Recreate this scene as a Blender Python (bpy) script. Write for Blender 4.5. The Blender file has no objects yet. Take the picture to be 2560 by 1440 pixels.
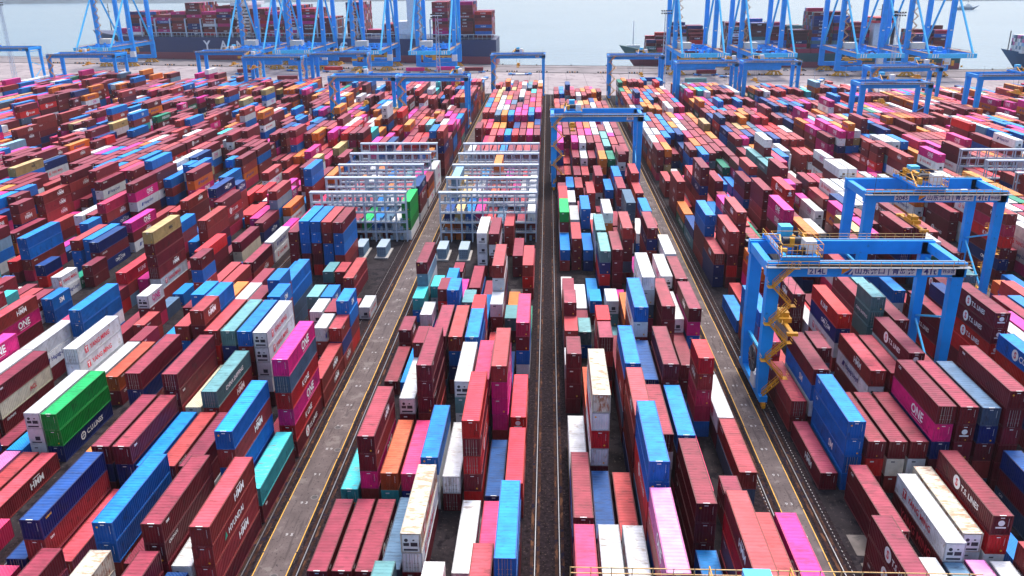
import bpy, bmesh, math, random
from mathutils import Vector, Matrix
random.seed(11)
R = math.radians
S = bpy.context.scene
# ------------------------------------------------------------------ camera
cam_d = bpy.data.cameras.new("camera"); cam = bpy.data.objects.new("camera", cam_d)
S.collection.objects.link(cam); S.camera = cam
cam_d.sensor_width = 36.0; cam_d.lens = 2102.8 / 2560 * 36
cam_d.clip_start = 1.0; cam_d.clip_end = 12000
th, yaw, roll = .3540854, .0446009, .0115165
cy_, sy_ = math.cos(yaw), math.sin(yaw)
Fw = Vector((-sy_ * math.cos(th), cy_ * math.cos(th), -math.sin(th)))
Rt = Vector((cy_, sy_, 0)); Dn = Fw.cross(Rt)
r2 = math.cos(roll) * Rt + math.sin(roll) * Dn; d2 = -math.sin(roll) * Rt + math.cos(roll) * Dn
m = Matrix((r2, -d2, -Fw)).transposed().to_4x4(); m.translation = Vector((0, 0, 72.81))
cam.matrix_world = m
# ------------------------------------------------------------------ light
W = bpy.data.worlds.new("World"); S.world = W; W.use_nodes = True
nt = W.node_tree; bg = nt.nodes["Background"]
sky = nt.nodes.new("ShaderNodeTexSky"); sky.sky_type = 'NISHITA'; sky.sun_disc = False
SUN_EL, SUN_AZ = 62, 20
sky.sun_elevation = R(SUN_EL); sky.sun_rotation = R(SUN_AZ)
sky.air_density = 1.2; sky.dust_density = 5.0; sky.ozone_density = 1.0
nt.links.new(sky.outputs[0], bg.inputs[0]); bg.inputs[1].default_value = 0.15
sl = bpy.data.lights.new("sun", 'SUN'); sl.energy = 1.3; sl.angle = R(14); sl.color = (1, .97, .93)
so = bpy.data.objects.new("sun", sl); S.collection.objects.link(so)
az = R(SUN_AZ); el = R(SUN_EL)
dv = Vector((math.sin(az) * math.cos(el), math.cos(az) * math.cos(el), math.sin(el)))
so.rotation_euler = dv.to_track_quat('Z', 'Y').to_euler(); so.location = (0, 0, 300)
S.view_settings.view_transform = 'Standard'; S.view_settings.look = 'None'
S.view_settings.exposure = 0.8; S.view_settings.gamma = 1.0
S.render.engine = 'CYCLES'; S.cycles.max_bounces = 4; S.cycles.volume_bounces = 0
# ------------------------------------------------------------------ materials
MATS = {}
def mat(name, col, rough=.6, metal=0, noise=0.12, nscale=1.2, bump=0.0, spec=.5, dirt=None, dscale=.6, dthr=.6):
    if name in MATS: return MATS[name]
    M = bpy.data.materials.new(name); M.use_nodes = True; n = M.node_tree; b = n.nodes["Principled BSDF"]
    b.inputs['Roughness'].default_value = rough; b.inputs['Metallic'].default_value = metal
    b.inputs['Specular IOR Level'].default_value = spec
    tc = n.nodes.new("ShaderNodeTexCoord")
    nz = n.nodes.new("ShaderNodeTexNoise"); nz.inputs['Scale'].default_value = nscale; nz.inputs['Detail'].default_value = 6
    n.links.new(tc.outputs['Object'], nz.inputs['Vector'])
    mp = n.nodes.new("ShaderNodeMapRange"); mp.inputs[1].default_value = .3; mp.inputs[2].default_value = .7
    mp.inputs[3].default_value = 1 - noise; mp.inputs[4].default_value = 1 + noise
    n.links.new(nz.outputs[0], mp.inputs[0])
    mx = n.nodes.new("ShaderNodeMix"); mx.data_type = 'RGBA'; mx.blend_type = 'MULTIPLY'; mx.inputs[0].default_value = 1
    mx.inputs[6].default_value = (*col, 1); n.links.new(mp.outputs[0], mx.inputs[7])
    out = mx.outputs[2]
    if dirt:
        n2 = n.nodes.new("ShaderNodeTexNoise"); n2.inputs['Scale'].default_value = dscale; n2.inputs['Detail'].default_value = 8
        n2.inputs['Roughness'].default_value = .7
        n.links.new(tc.outputs['Object'], n2.inputs['Vector'])
        m2 = n.nodes.new("ShaderNodeMapRange"); m2.inputs[1].default_value = dthr; m2.inputs[2].default_value = dthr + .08
        n.links.new(n2.outputs[0], m2.inputs[0])
        x2 = n.nodes.new("ShaderNodeMix"); x2.data_type = 'RGBA'; n.links.new(m2.outputs[0], x2.inputs[0])
        n.links.new(out, x2.inputs[6]); x2.inputs[7].default_value = (*dirt, 1); out = x2.outputs[2]
    n.links.new(out, b.inputs['Base Color'])
    if bump:
        bp = n.nodes.new("ShaderNodeBump"); bp.inputs['Strength'].default_value = bump
        n.links.new(nz.outputs[0], bp.inputs['Height']); n.links.new(bp.outputs[0], b.inputs['Normal'])
    MATS[name] = M; return M
# container paints: code -> (wall albedo, words)
PAINT = dict(
 m=((.185, .011, .024), 'dark maroon'), b=((.34, .034, .034), 'brown red'), k=((.62, .020, .10), 'crimson'),
 r=((.66, .012, .014), 'bright red'), o=((.84, .17, .012), 'orange'), w=((.70, .72, .76), 'white'),
 x=((.74, .66, .55), 'rusty white'), c=((.62, .58, .43), 'cream'), B=((.002, .16, .62), 'bright blue'),
 n=((.006, .022, .17), 'navy blue'), d=((.26, .44, .62), 'pale blue'), s=((.075, .12, .21), 'slate blue'),
 p=((.80, .012, .235), 'magenta'), P=((.80, .20, .50), 'faded pink'), g=((.004, .36, .06), 'bright green'),
 G=((.006, .16, .085), 'dark green'), t=((.05, .46, .50), 'turquoise'), T=((.12, .27, .29), 'grey green'),
 y=((.46, .33, .13), 'tan'), a=((.48, .085, .022), 'burnt orange'), W=((.72, .74, .78), 'white refrigerated'),
 M=((.11, .02, .03), 'blackish maroon'))
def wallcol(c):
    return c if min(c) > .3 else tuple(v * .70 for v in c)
def lit_roofcol(c):   # sky light on the tops painted in: roofs paler than walls of same paint
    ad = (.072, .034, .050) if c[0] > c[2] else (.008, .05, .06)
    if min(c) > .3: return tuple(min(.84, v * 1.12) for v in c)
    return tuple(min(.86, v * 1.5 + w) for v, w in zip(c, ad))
def paint(name, col, wear=.5, roof=False):
    if name in MATS: return MATS[name]
    M = mat(name, col, rough=.5, noise=.20, nscale=.5, spec=.28)
    n = M.node_tree; b = n.nodes["Principled BSDF"]; tc = [x for x in n.nodes if x.type == 'TEX_COORD'][0]
    oi = n.nodes.new("ShaderNodeObjectInfo")
    ad = n.nodes.new("ShaderNodeVectorMath"); ad.operation = 'ADD'
    cm = n.nodes.new("ShaderNodeVectorMath"); cm.operation = 'SCALE'; cm.inputs[3].default_value = 300
    cc = n.nodes.new("ShaderNodeCombineXYZ")
    n.links.new(oi.outputs['Random'], cc.inputs[0]); n.links.new(oi.outputs['Random'], cc.inputs[1])
    n.links.new(cc.outputs[0], cm.inputs[0]); n.links.new(tc.outputs['Object'], ad.inputs[0]); n.links.new(cm.outputs[0], ad.inputs[1])
    for q in n.nodes:
        if q.type == 'TEX_NOISE': n.links.new(ad.outputs[0], q.inputs['Vector'])
    # scuffs, rust blooms and dents: stretched across the roof
    mpn = n.nodes.new("ShaderNodeMapping"); mpn.inputs['Scale'].default_value = (.35, 1.1, 1) if roof else (1, .5, .35)
    n.links.new(ad.outputs[0], mpn.inputs[0])
    z = n.nodes.new("ShaderNodeTexNoise"); z.inputs['Scale'].default_value = 1.3; z.inputs['Detail'].default_value = 9; z.inputs['Roughness'].default_value = .72
    n.links.new(mpn.outputs[0], z.inputs['Vector'])
    mr = n.nodes.new("ShaderNodeMapRange"); t0 = .585 - .065 * wear
    t0 = .47 if 'rusty' in name else t0; mr.inputs[1].default_value = t0; mr.inputs[2].default_value = t0 + .10; mr.inputs[4].default_value = .85 if not roof else .7
    n.links.new(z.outputs[0], mr.inputs[0])
    base = b.inputs['Base Color'].links[0].from_socket
    mx = n.nodes.new("ShaderNodeMix"); mx.data_type = 'RGBA'; n.links.new(mr.outputs[0], mx.inputs[0])
    n.links.new(base, mx.inputs[6])
    lum = sum(col) / 3
    dc = ((.42, .13, .03) if 'rusty' in name else (.36, .27, .20)) if lum > .5 else tuple(v * .38 + .010 for v in col)
    mx.inputs[7].default_value = (*dc, 1)
    # per-container tint
    hv = n.nodes.new("ShaderNodeHueSaturation"); n.links.new(mx.outputs[2], hv.inputs['Color'])
    vr = n.nodes.new("ShaderNodeMapRange"); vr.inputs[3].default_value = .78; vr.inputs[4].default_value = 1.22
    n.links.new(oi.outputs['Random'], vr.inputs[0]); n.links.new(vr.outputs[0], hv.inputs['Value'])
    hr = n.nodes.new("ShaderNodeMapRange"); hr.inputs[3].default_value = .493; hr.inputs[4].default_value = .505
    ml = n.nodes.new("ShaderNodeMath"); ml.operation = 'FRACT'; m7 = n.nodes.new("ShaderNodeMath"); m7.operation = 'MULTIPLY'; m7.inputs[1].default_value = 7.3
    n.links.new(oi.outputs['Random'], m7.inputs[0]); n.links.new(m7.outputs[0], ml.inputs[0]); n.links.new(ml.outputs[0], hr.inputs[0])
    n.links.new(hr.outputs[0], hv.inputs['Hue'])
    n.links.new(hv.outputs[0], b.inputs['Base Color'])
    return M
steel = mat('galvanised steel', (.46, .54, .66), .5, .0)
white = mat('white paint', (.78, .79, .80), .5)
blue = mat('crane blue paint', (.008, .34, .95), .42, noise=.10, nscale=.3, spec=.3, dirt=(.015, .16, .45), dscale=.9, dthr=.62)
blue_l = mat('pale crane blue paint', (.04, .52, .95), .42)
yellow = mat('machine yellow paint', (.80, .36, .015), .5, dirt=(.20, .09, .02), dscale=1.5, dthr=.6)
dark = mat('dark machinery metal', (.035, .035, .05), .5, .4)
rail_m = mat('worn rail steel', (.30, .31, .34), .35, .7)
grey = mat('grey grating', (.26, .29, .34), .6)
rust = mat('rusted steel', (.22, .085, .045), .8)
lowhi = mat('marking white', (.82, .82, .84), .5, noise=.04)
mark_y = mat('sticker yellow', (.80, .38, .03), .5)
glass = mat('dark cab glass', (.02, .03, .05), .1)
powder = mat('grey blue cabinet paint', (.22, .33, .44), .5)
red_m = mat('lettering red', (.62, .02, .05), .5)
mag_m = mat('lettering magenta', (.62, .02, .25), .5)
navy_m = mat('lettering navy', (.02, .04, .25), .5)
black_m = mat('lettering black', (.02, .02, .03), .5)
# ------------------------------------------------------------------ mesh helpers
class MB:
    def __init__(s): s.v = []; s.f = []
    def box(s, x0, y0, z0, x1, y1, z1):
        n = len(s.v)
        s.v += [(x0,y0,z0),(x1,y0,z0),(x1,y1,z0),(x0,y1,z0),(x0,y0,z1),(x1,y0,z1),(x1,y1,z1),(x0,y1,z1)]
        s.f += [tuple(n + i for i in q) for q in ((0,3,2,1),(4,5,6,7),(0,1,5,4),(1,2,6,5),(2,3,7,6),(3,0,4,7))]
        return s
    def bar(s, a, b, w, h=None, up=(0,0,1)):
        a, b = Vector(a), Vector(b); h = h or w; d = (b - a)
        if d.length < 1e-6: return s
        d.normalize(); u = Vector(up)
        if abs(d.dot(u)) > .98: u = Vector((0, 1, 0))
        sx = d.cross(u).normalized() * w / 2; sz = sx.cross(d).normalized() * h / 2
        n = len(s.v)
        for p in (a, b):
            for i, j in ((-1,-1),(1,-1),(1,1),(-1,1)): s.v.append(tuple(p + sx * i + sz * j))
        s.f += [tuple(n + i for i in q) for q in ((0,1,2,3),(7,6,5,4),(0,4,5,1),(1,5,6,2),(2,6,7,3),(3,7,4,0))]
        return s
    def cyl(s, a, b, r, k=10, r2=None):
        a, b = Vector(a), Vector(b); d = (b - a).normalized(); u = Vector((0,0,1)) if abs(d.z) < .9 else Vector((1,0,0))
        x = d.cross(u).normalized(); y = d.cross(x); n = len(s.v); r2 = r if r2 is None else r2
        for p, rr in ((a, r), (b, r2)):
            for i in range(k):
                t = 2 * math.pi * i / k; s.v.append(tuple(p + (x * math.cos(t) + y * math.sin(t)) * rr))
        for i in range(k):
            j = (i + 1) % k; s.f.append((n + i, n + j, n + k + j, n + k + i))
        s.f.append(tuple(n + i for i in range(k))[::-1]); s.f.append(tuple(n + k + i for i in range(k)))
        return s
    def prism(s, pts, axis, a, b):   # pts 2-D polygon extruded along axis
        n = len(s.v); k = len(pts)
        for t in (a, b):
            for p in pts:
                s.v.append({'x': (t, p[0], p[1]), 'y': (p[0], t, p[1]), 'z': (p[0], p[1], t)}[axis])
        for i in range(k):
            j = (i + 1) % k; s.f.append((n + i, n + j, n + k + j, n + k + i))
        s.f.append(tuple(n + i for i in range(k))[::-1]); s.f.append(tuple(n + k + i for i in range(k)))
        return s
    def mesh(s, name, m):
        me = bpy.data.meshes.new(name); me.from_pydata(s.v, [], s.f); me.materials.append(m)
        bm = bmesh.new(); bm.from_mesh(me); bmesh.ops.recalc_face_normals(bm, faces=bm.faces); bm.to_mesh(me); bm.free()
        return me
def link(name, me, parent=None, loc=None, rot=None):
    o = bpy.data.objects.new(name, me); S.collection.objects.link(o)
    if parent: o.parent = parent
    if loc: o.location = loc
    if rot: o.rotation_euler = rot
    return o
def part(name, mb, m, parent): return link(name, mb.mesh(name, m), parent)
def empty(name, loc, label, cat, group=None, rz=0):
    o = link(name, None, None, loc, (0, 0, rz)); tag(o, label, cat, group); return o
def tag(o, label, cat, group=None):
    o['label'] = label; o['category'] = cat
    if group: o['group'] = group
def struct(name, mb, m, kind='structure'):
    o = link(name, mb.mesh(name, m)); o['kind'] = kind; return o
def copy_tree(o, parent=None):
    c = o.copy(); S.collection.objects.link(c)
    if parent: c.parent = parent
    for ch in list(o.children): copy_tree(ch, c)
    return c
TXT = {}
def text_geo(s, bold=.018, spacing=1.0):
    """flat lettering as (verts, faces), height about 1, centred"""
    k = (s, bold)
    if k in TXT: return TXT[k]
    cu = bpy.data.curves.new("t", 'FONT'); cu.body = s; cu.size = 1.35; cu.offset = bold; cu.resolution_u = 2
    cu.align_x = 'CENTER'; cu.align_y = 'CENTER'; cu.space_character = spacing
    ob = bpy.data.objects.new("t", cu); S.collection.objects.link(ob)
    bpy.context.view_layer.update()
    me = bpy.data.meshes.new_from_object(ob)
    v = [(p.co.x, p.co.y) for p in me.vertices]; f = [tuple(p.vertices) for p in me.polygons]
    bpy.data.objects.remove(ob); bpy.data.curves.remove(cu); bpy.data.meshes.remove(me)
    ys = [q[1] for q in v]; my = (min(ys) + max(ys)) / 2
    TXT[k] = ([(a, b - my) for a, b in v], f); return TXT[k]
def disc_geo(r=.5, k=20):
    return [(r * math.cos(2 * math.pi * i / k), r * math.sin(2 * math.pi * i / k)) for i in range(k)], [tuple(range(k))]
def rect_geo(w, h, sk=0): return [(-w/2 - sk, -h/2), (w/2 - sk, -h/2), (w/2 + sk, h/2), (-w/2 + sk, h/2)], [(0, 1, 2, 3)]
def place_flat(mb, geo, o, ux, uy, sc=1.0, off=(0, 0)):
    n = len(mb.v); o = Vector(o); ux = Vector(ux); uy = Vector(uy)
    for a, b in geo[0]: mb.v.append(tuple(o + ux * (a * sc + off[0]) + uy * (b * sc + off[1])))
    mb.f += [tuple(n + i for i in q) for q in geo[1]]
def flat_mesh(name, mb, m):
    me = bpy.data.meshes.new(name); me.from_pydata(mb.v, [], mb.f); me.materials.append(m); return me
# ------------------------------------------------------------------ ground, lanes, apron, quay, water
def quay(x): return 757 - .17 * x if x > -20 else 760.4 - .245 * (x + 20) * 1.0
def ground_mat():
    M = mat('dark yard asphalt', (.028, .023, .028), .95, spec=.15, noise=.5, nscale=.16, bump=.2, dirt=(.010, .008, .013), dscale=.35, dthr=.50)
    return M
xs = [-900, -650, -450, -300, -180, -90, -20, 60, 160, 300, 450, 700]
def strip(xs, f0, f1, z):
    mb = MB(); 
    for x in xs: mb.v += [(x, f0(x), z), (x, f1(x), z)]
    for i in range(len(xs) - 1): mb.f.append((2*i, 2*i+2, 2*i+3, 2*i+1))
    return mb
apf = lambda x: 566 - .1 * x if x < 0 else 566 - .2 * x
struct('ground', strip(xs, lambda x: -150, lambda x: apf(x) + 2, 0), ground_mat())
concrete = mat('pale apron concrete', (.37, .32, .335), .85, spec=.2, noise=.14, nscale=.03, dirt=(.19, .16, .175), dscale=.09, dthr=.54)
def joints(M, sx, sy, w, c):
    n = M.node_tree; b = n.nodes["Principled BSDF"]; tc = [x for x in n.nodes if x.type == 'TEX_COORD'][0]
    br = n.nodes.new("ShaderNodeTexBrick"); br.offset = 0; br.inputs['Scale'].default_value = 1
    br.inputs['Brick Width'].default_value = sx; br.inputs['Row Height'].default_value = sy; br.inputs['Mortar Size'].default_value = w
    br.inputs['Color1'].default_value = (1, 1, 1, 1); br.inputs['Color2'].default_value = (.88, .88, .89, 1); br.inputs['Mortar'].default_value = (*c, 1)
    n.links.new(tc.outputs['Object'], br.inputs['Vector'])
    base = b.inputs['Base Color'].links[0].from_socket
    mx = n.nodes.new("ShaderNodeMix"); mx.data_type = 'RGBA'; mx.blend_type = 'MULTIPLY'; mx.inputs[0].default_value = 1
    n.links.new(base, mx.inputs[6]); n.links.new(br.outputs[0], mx.inputs[7]); n.links.new(mx.outputs[2], b.inputs['Base Color'])
joints(concrete, 14, 9, .22, (.55, .53, .55))
struct('apron_pavement', strip(xs, apf, lambda x: quay(x), .10), concrete)
berth = mat('crane rail concrete', (.20, .175, .19), .85, noise=.25, nscale=.06)
struct('quay_pavement', strip(xs, lambda x: quay(x) - 62, lambda x: quay(x) - .6, .104), berth)
struct('quay_edge', strip(xs, lambda x: quay(x) - 1.6, lambda x: quay(x), .35), mat('quay coping concrete', (.18, .17, .18), .8))
wl = MB()
for i in range(len(xs) - 1):
    a, b = xs[i], xs[i+1]; n = len(wl.v)
    wl.v += [(a, quay(a), -6), (b, quay(b), -6), (b, quay(b), .35), (a, quay(a), .35)]; wl.f.append((n, n+1, n+2, n+3))
o = link('quay_wall', wl.mesh('quay_wall', mat('quay face concrete', (.12, .12, .12), .8))); o['kind'] = 'structure'
# water
wm = bpy.data.materials.new('harbour water'); wm.use_nodes = True; n = wm.node_tree; b = n.nodes["Principled BSDF"]
b.inputs['Base Color'].default_value = (.20, .32, .40, 1); b.inputs['Roughness'].default_value = .22; b.inputs['IOR'].default_value = 1.33
tc = n.nodes.new("ShaderNodeTexCoord"); mp = n.nodes.new("ShaderNodeMapping"); mp.inputs['Scale'].default_value = (.05, .12, 1)
nz = n.nodes.new("ShaderNodeTexNoise"); nz.inputs['Scale'].default_value = 1.0; nz.inputs['Detail'].default_value = 8; nz.inputs['Roughness'].default_value = .6
n.links.new(tc.outputs['Object'], mp.inputs[0]); n.links.new(mp.outputs[0], nz.inputs['Vector'])
bp = n.nodes.new("ShaderNodeBump"); bp.inputs['Strength'].default_value = .8; bp.inputs['Distance'].default_value = 2.2
n.links.new(nz.outputs[0], bp.inputs['Height']); n.links.new(bp.outputs[0], b.inputs['Normal'])
n3 = n.nodes.new("ShaderNodeTexNoise"); n3.inputs['Scale'].default_value = .006; n3.inputs['Detail'].default_value = 5
n.links.new(tc.outputs['Object'], n3.inputs['Vector'])
cr = n.nodes.new("ShaderNodeMix"); cr.data_type = 'RGBA'; cr.inputs[6].default_value = (.13, .22, .31, 1); cr.inputs[7].default_value = (.19, .29, .38, 1)
n.links.new(n3.outputs[0], cr.inputs[0]); n.links.new(cr.outputs[2], b.inputs['Base Color'])
wt = MB(); X0, X1 = -5000, 5000
wt.v = [(X0, 560, -2.2), (X1, 560, -2.2), (X1, 7000, -2.2), (X0, 7000, -2.2)]; wt.f = [(0, 1, 2, 3)]
struct('water', wt, wm)
# far shore: low blue hills
hb = MB(); hm = mat('distant shore woodland', (.06, .10, .14), .9, noise=.4, nscale=.01)
random.seed(5)
for (xa, xb, ya, h) in ((-3200, -1450, 3250, 60), (-1500, -300, 3100, 16), (-900, 300, 3350, 10), (1120, 2600, 2450, 20)):
    k = 40; n = len(hb.v)
    for i in range(k + 1):
        t = i / k; x = xa + (xb - xa) * t; hh = h * (.35 + .65 * math.sin(math.pi * t)) * random.uniform(.75, 1.1)
        hb.v += [(x, ya, -3), (x, ya + 160, hh), (x, ya + 700, -3)]
    for i in range(k):
        for j in (0, 1): hb.f.append((n + 3*i + j, n + 3*i + 3 + j, n + 3*i + 4 + j, n + 3*i + 1 + j))
struct('hills', hb, hm)
# ------------------------------------------------------------------ lanes, rails, markings of the yard
lane_m = mat('lane concrete', (.135, .108, .110), .85, spec=.2, noise=.22, nscale=.35, dirt=(.030, .025, .032), dscale=1.3, dthr=.60)
def add_specks(M, sc, thr, col, stretch=(1, 1, 1)):
    n = M.node_tree; b = n.nodes["Principled BSDF"]; tc = [x for x in n.nodes if x.type == 'TEX_COORD'][0]
    mp = n.nodes.new("ShaderNodeMapping"); mp.inputs['Scale'].default_value = stretch; n.links.new(tc.outputs['Object'], mp.inputs[0])
    z = n.nodes.new("ShaderNodeTexNoise"); z.inputs['Scale'].default_value = sc; z.inputs['Detail'].default_value = 4; z.inputs['Roughness'].default_value = .65
    n.links.new(mp.outputs[0], z.inputs['Vector'])
    mr = n.nodes.new("ShaderNodeMapRange"); mr.inputs[1].default_value = thr; mr.inputs[2].default_value = thr + .05; n.links.new(z.outputs[0], mr.inputs[0])
    mx = n.nodes.new("ShaderNodeMix"); mx.data_type = 'RGBA'; n.links.new(mr.outputs[0], mx.inputs[0])
    n.links.new(b.inputs['Base Color'].links[0].from_socket, mx.inputs[6]); mx.inputs[7].default_value = (*col, 1); n.links.new(mx.outputs[2], b.inputs['Base Color'])
add_specks(lane_m, 2.6, .60, (.035, .028, .03)); add_specks(lane_m, .9, .56, (.085, .068, .07), (1.6, .12, 1)); add_specks(lane_m, .35, .58, (.19, .165, .16))
bed_m = mat('rail bed gravel', (.018, .012, .016), .95, spec=.1, noise=.75, nscale=1.7, bump=.6, dirt=(.085, .055, .045), dscale=.9, dthr=.62)
plinth_m = mat('rusty rail plinth', (.050, .024, .018), .95, spec=.1, noise=.5, nscale=.8, dirt=(.012, .012, .03), dscale=.7, dthr=.52)
ylw = mat('lane yellow line', (.72, .40, .06), .7, dirt=(.2, .15, .09), dscale=1.5, dthr=.6)
YA, YB = -120, 560
def flat(x0, x1, z, y0=YA, y1=None):
    mb = MB(); y1 = y1 or YB; mb.v = [(x0, y0, z), (x1, y0, z), (x1, y1, z), (x0, y1, z)]; mb.f = [(0, 1, 2, 3)]; return mb
def join(*ms):
    o = MB()
    for q in ms:
        n = len(o.v); o.v += q.v; o.f += [tuple(n + i for i in f) for f in q.f]
    return o
pairs = [(-1.5, 1.8), (-72.0, -68.6), (-142.4, -139.1), (-212.8, -209.5), (69.4, 72.8), (140.2, 143.5), (211, 214.3)]
lanes = [(-38.3, -33.8), (-108.8, -104.3), (-179.2, -174.7), (33.9, 37.2), (104.7, 108.2), (175.5, 179)]
add_specks(bed_m, 3.2, .60, (.10, .07, .06)); add_specks(plinth_m, 1.2, .56, (.13, .06, .035), (1, .25, 1))
beds = [flat(a - 2.0, b + 2.0, .012) for a, b in pairs]
beds += [flat(a - 4.3, a - .35, .012) for a, b in lanes] + [flat(b + .35, b + 3.2, .012) for a, b in lanes]
struct('rail_bed', join(*beds), bed_m)
pl = []; rl = MB()
railx = [x for p in pairs for x in p] + [a - 1.35 for a, b in lanes] + [b + 1.35 for a, b in lanes]
for x in railx:
    pl += [flat(x - .62, x - .22, .02), flat(x + .22, x + .62, .02)]
    rl.box(x - .055, YA, .02, x + .055, YB, .17)
struct('rail_plinths', join(*pl), plinth_m); struct('crane_rails', rl, rail_m)
struct('lane_pavement', join(*[flat(a, b, .016) for a, b in lanes]), lane_m)
yl = MB()
random.seed(3)
for a, b in lanes:
    for x in (a, b):
        y = YA
        while y < YB:
            L = 11.6; dx = random.uniform(-.05, .05)
            n = len(yl.v); yl.v += [(x - .07 + dx, y, .021), (x + .07 + dx, y, .021), (x + .07 + dx, y + L, .021), (x - .07 + dx, y + L, .021)]; yl.f.append((n, n+1, n+2, n+3)); y += L + .25
struct('lane_edge_lines', yl, ylw)
# cable channel chain covers (white dashes) beside rails
cc = MB()
for x, dy in [(-32.45, 0), (-42.1, .3), (32.2, .1), (39.7, 0)]:
    y = 60 + dy
    while y < 330:
        n = len(cc.v); cc.v += [(x - .04, y, .03), (x + .04, y, .03), (x + .04, y + .38, .03), (x - .04, y + .38, .03)]; cc.f.append((n, n+1, n+2, n+3)); y += .8
struct('cable_trough_marks', cc, mat('worn white dashes', (.42, .42, .44), .8, noise=.5, nscale=2))
# painted bay numbers on the lanes
nm = MB()
for (xc, y0) in ((35.5, 98.5), (-35.9, 97.0)):
    for i in range(30):
        num = 95 - 2 * i
        if num < 1: break
        place_flat(nm, text_geo('%02d' % num, .02, 1.7), (xc, y0 + 7.6 * i * 1.0, .024), (1, 0, 0), (0, 1, 0), .62)
struct('lane_numbers', nm, mat('road white paint', (.45, .44, .46), .8))
# manholes
random.seed(8)
for i, (x, y) in enumerate([(-35.4, 88.2), (-34.7, 106), (-34.4, 119.5), (-36.1, 126.8), (35.9, 132)]):
    t = empty('manhole', (x, y, .022), ['round manhole cover in left lane lowest in the photo', 'round manhole cover just up the left lane from the lowest one', 'round manhole cover beside the yellow line, third up the left lane', 'dark open looking manhole in left lane beside turquoise box', 'manhole cover in the right lane between yellow lines'][i], 'manhole')
    mb = MB().cyl((0, 0, 0), (0, 0, .02), .62, 24); part('rim', mb, mat('manhole concrete rim', (.16, .14, .145), .8), t)
    mb = MB().cyl((0, 0, .02), (0, 0, .035), .42, 24); part('cover', mb, mat('manhole iron', (.05, .045, .05), .6), t)
# bare slab patches between stacks
add_specks(MATS['dark yard asphalt'], 1.8, .60, (.075, .06, .06)); add_specks(MATS['pale apron concrete'], .16, .62, (.17, .14, .16), (.4, 1, 1))
sp = MB(); pm = mat('worn slab concrete', (.15, .13, .125), .9, noise=.3, nscale=.4, dirt=(.10, .09, .09), dscale=.5, dthr=.55)
for (x0, y0, x1, y1) in ((41.5, 78, 44.5, 84), (41.3, 86, 44.6, 93), (41.4, 94.5, 44.2, 99), (-54, 196, -50.6, 201), (-49.8, 196, -46.2, 201), (-54, 186, -50.6, 194), (-49.8, 186, -46.2, 194), (-29.5, 198, -25, 203),(-24,198,-20,203), (-9, 188, -5.5, 196), (42, 226, 60, 240), (43, 242, 62, 246), (-90, 262, -76, 280), (4, 170, 28, 176)):
    w = (x1 - x0); sp.v += [(x0, y0, .018), (x1, y0, .018), (x1, y1, .018), (x0, y1, .018)]; n = len(sp.v) - 4; sp.f.append((n, n+1, n+2, n+3))
struct('slab_patches', sp, pm)
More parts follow.
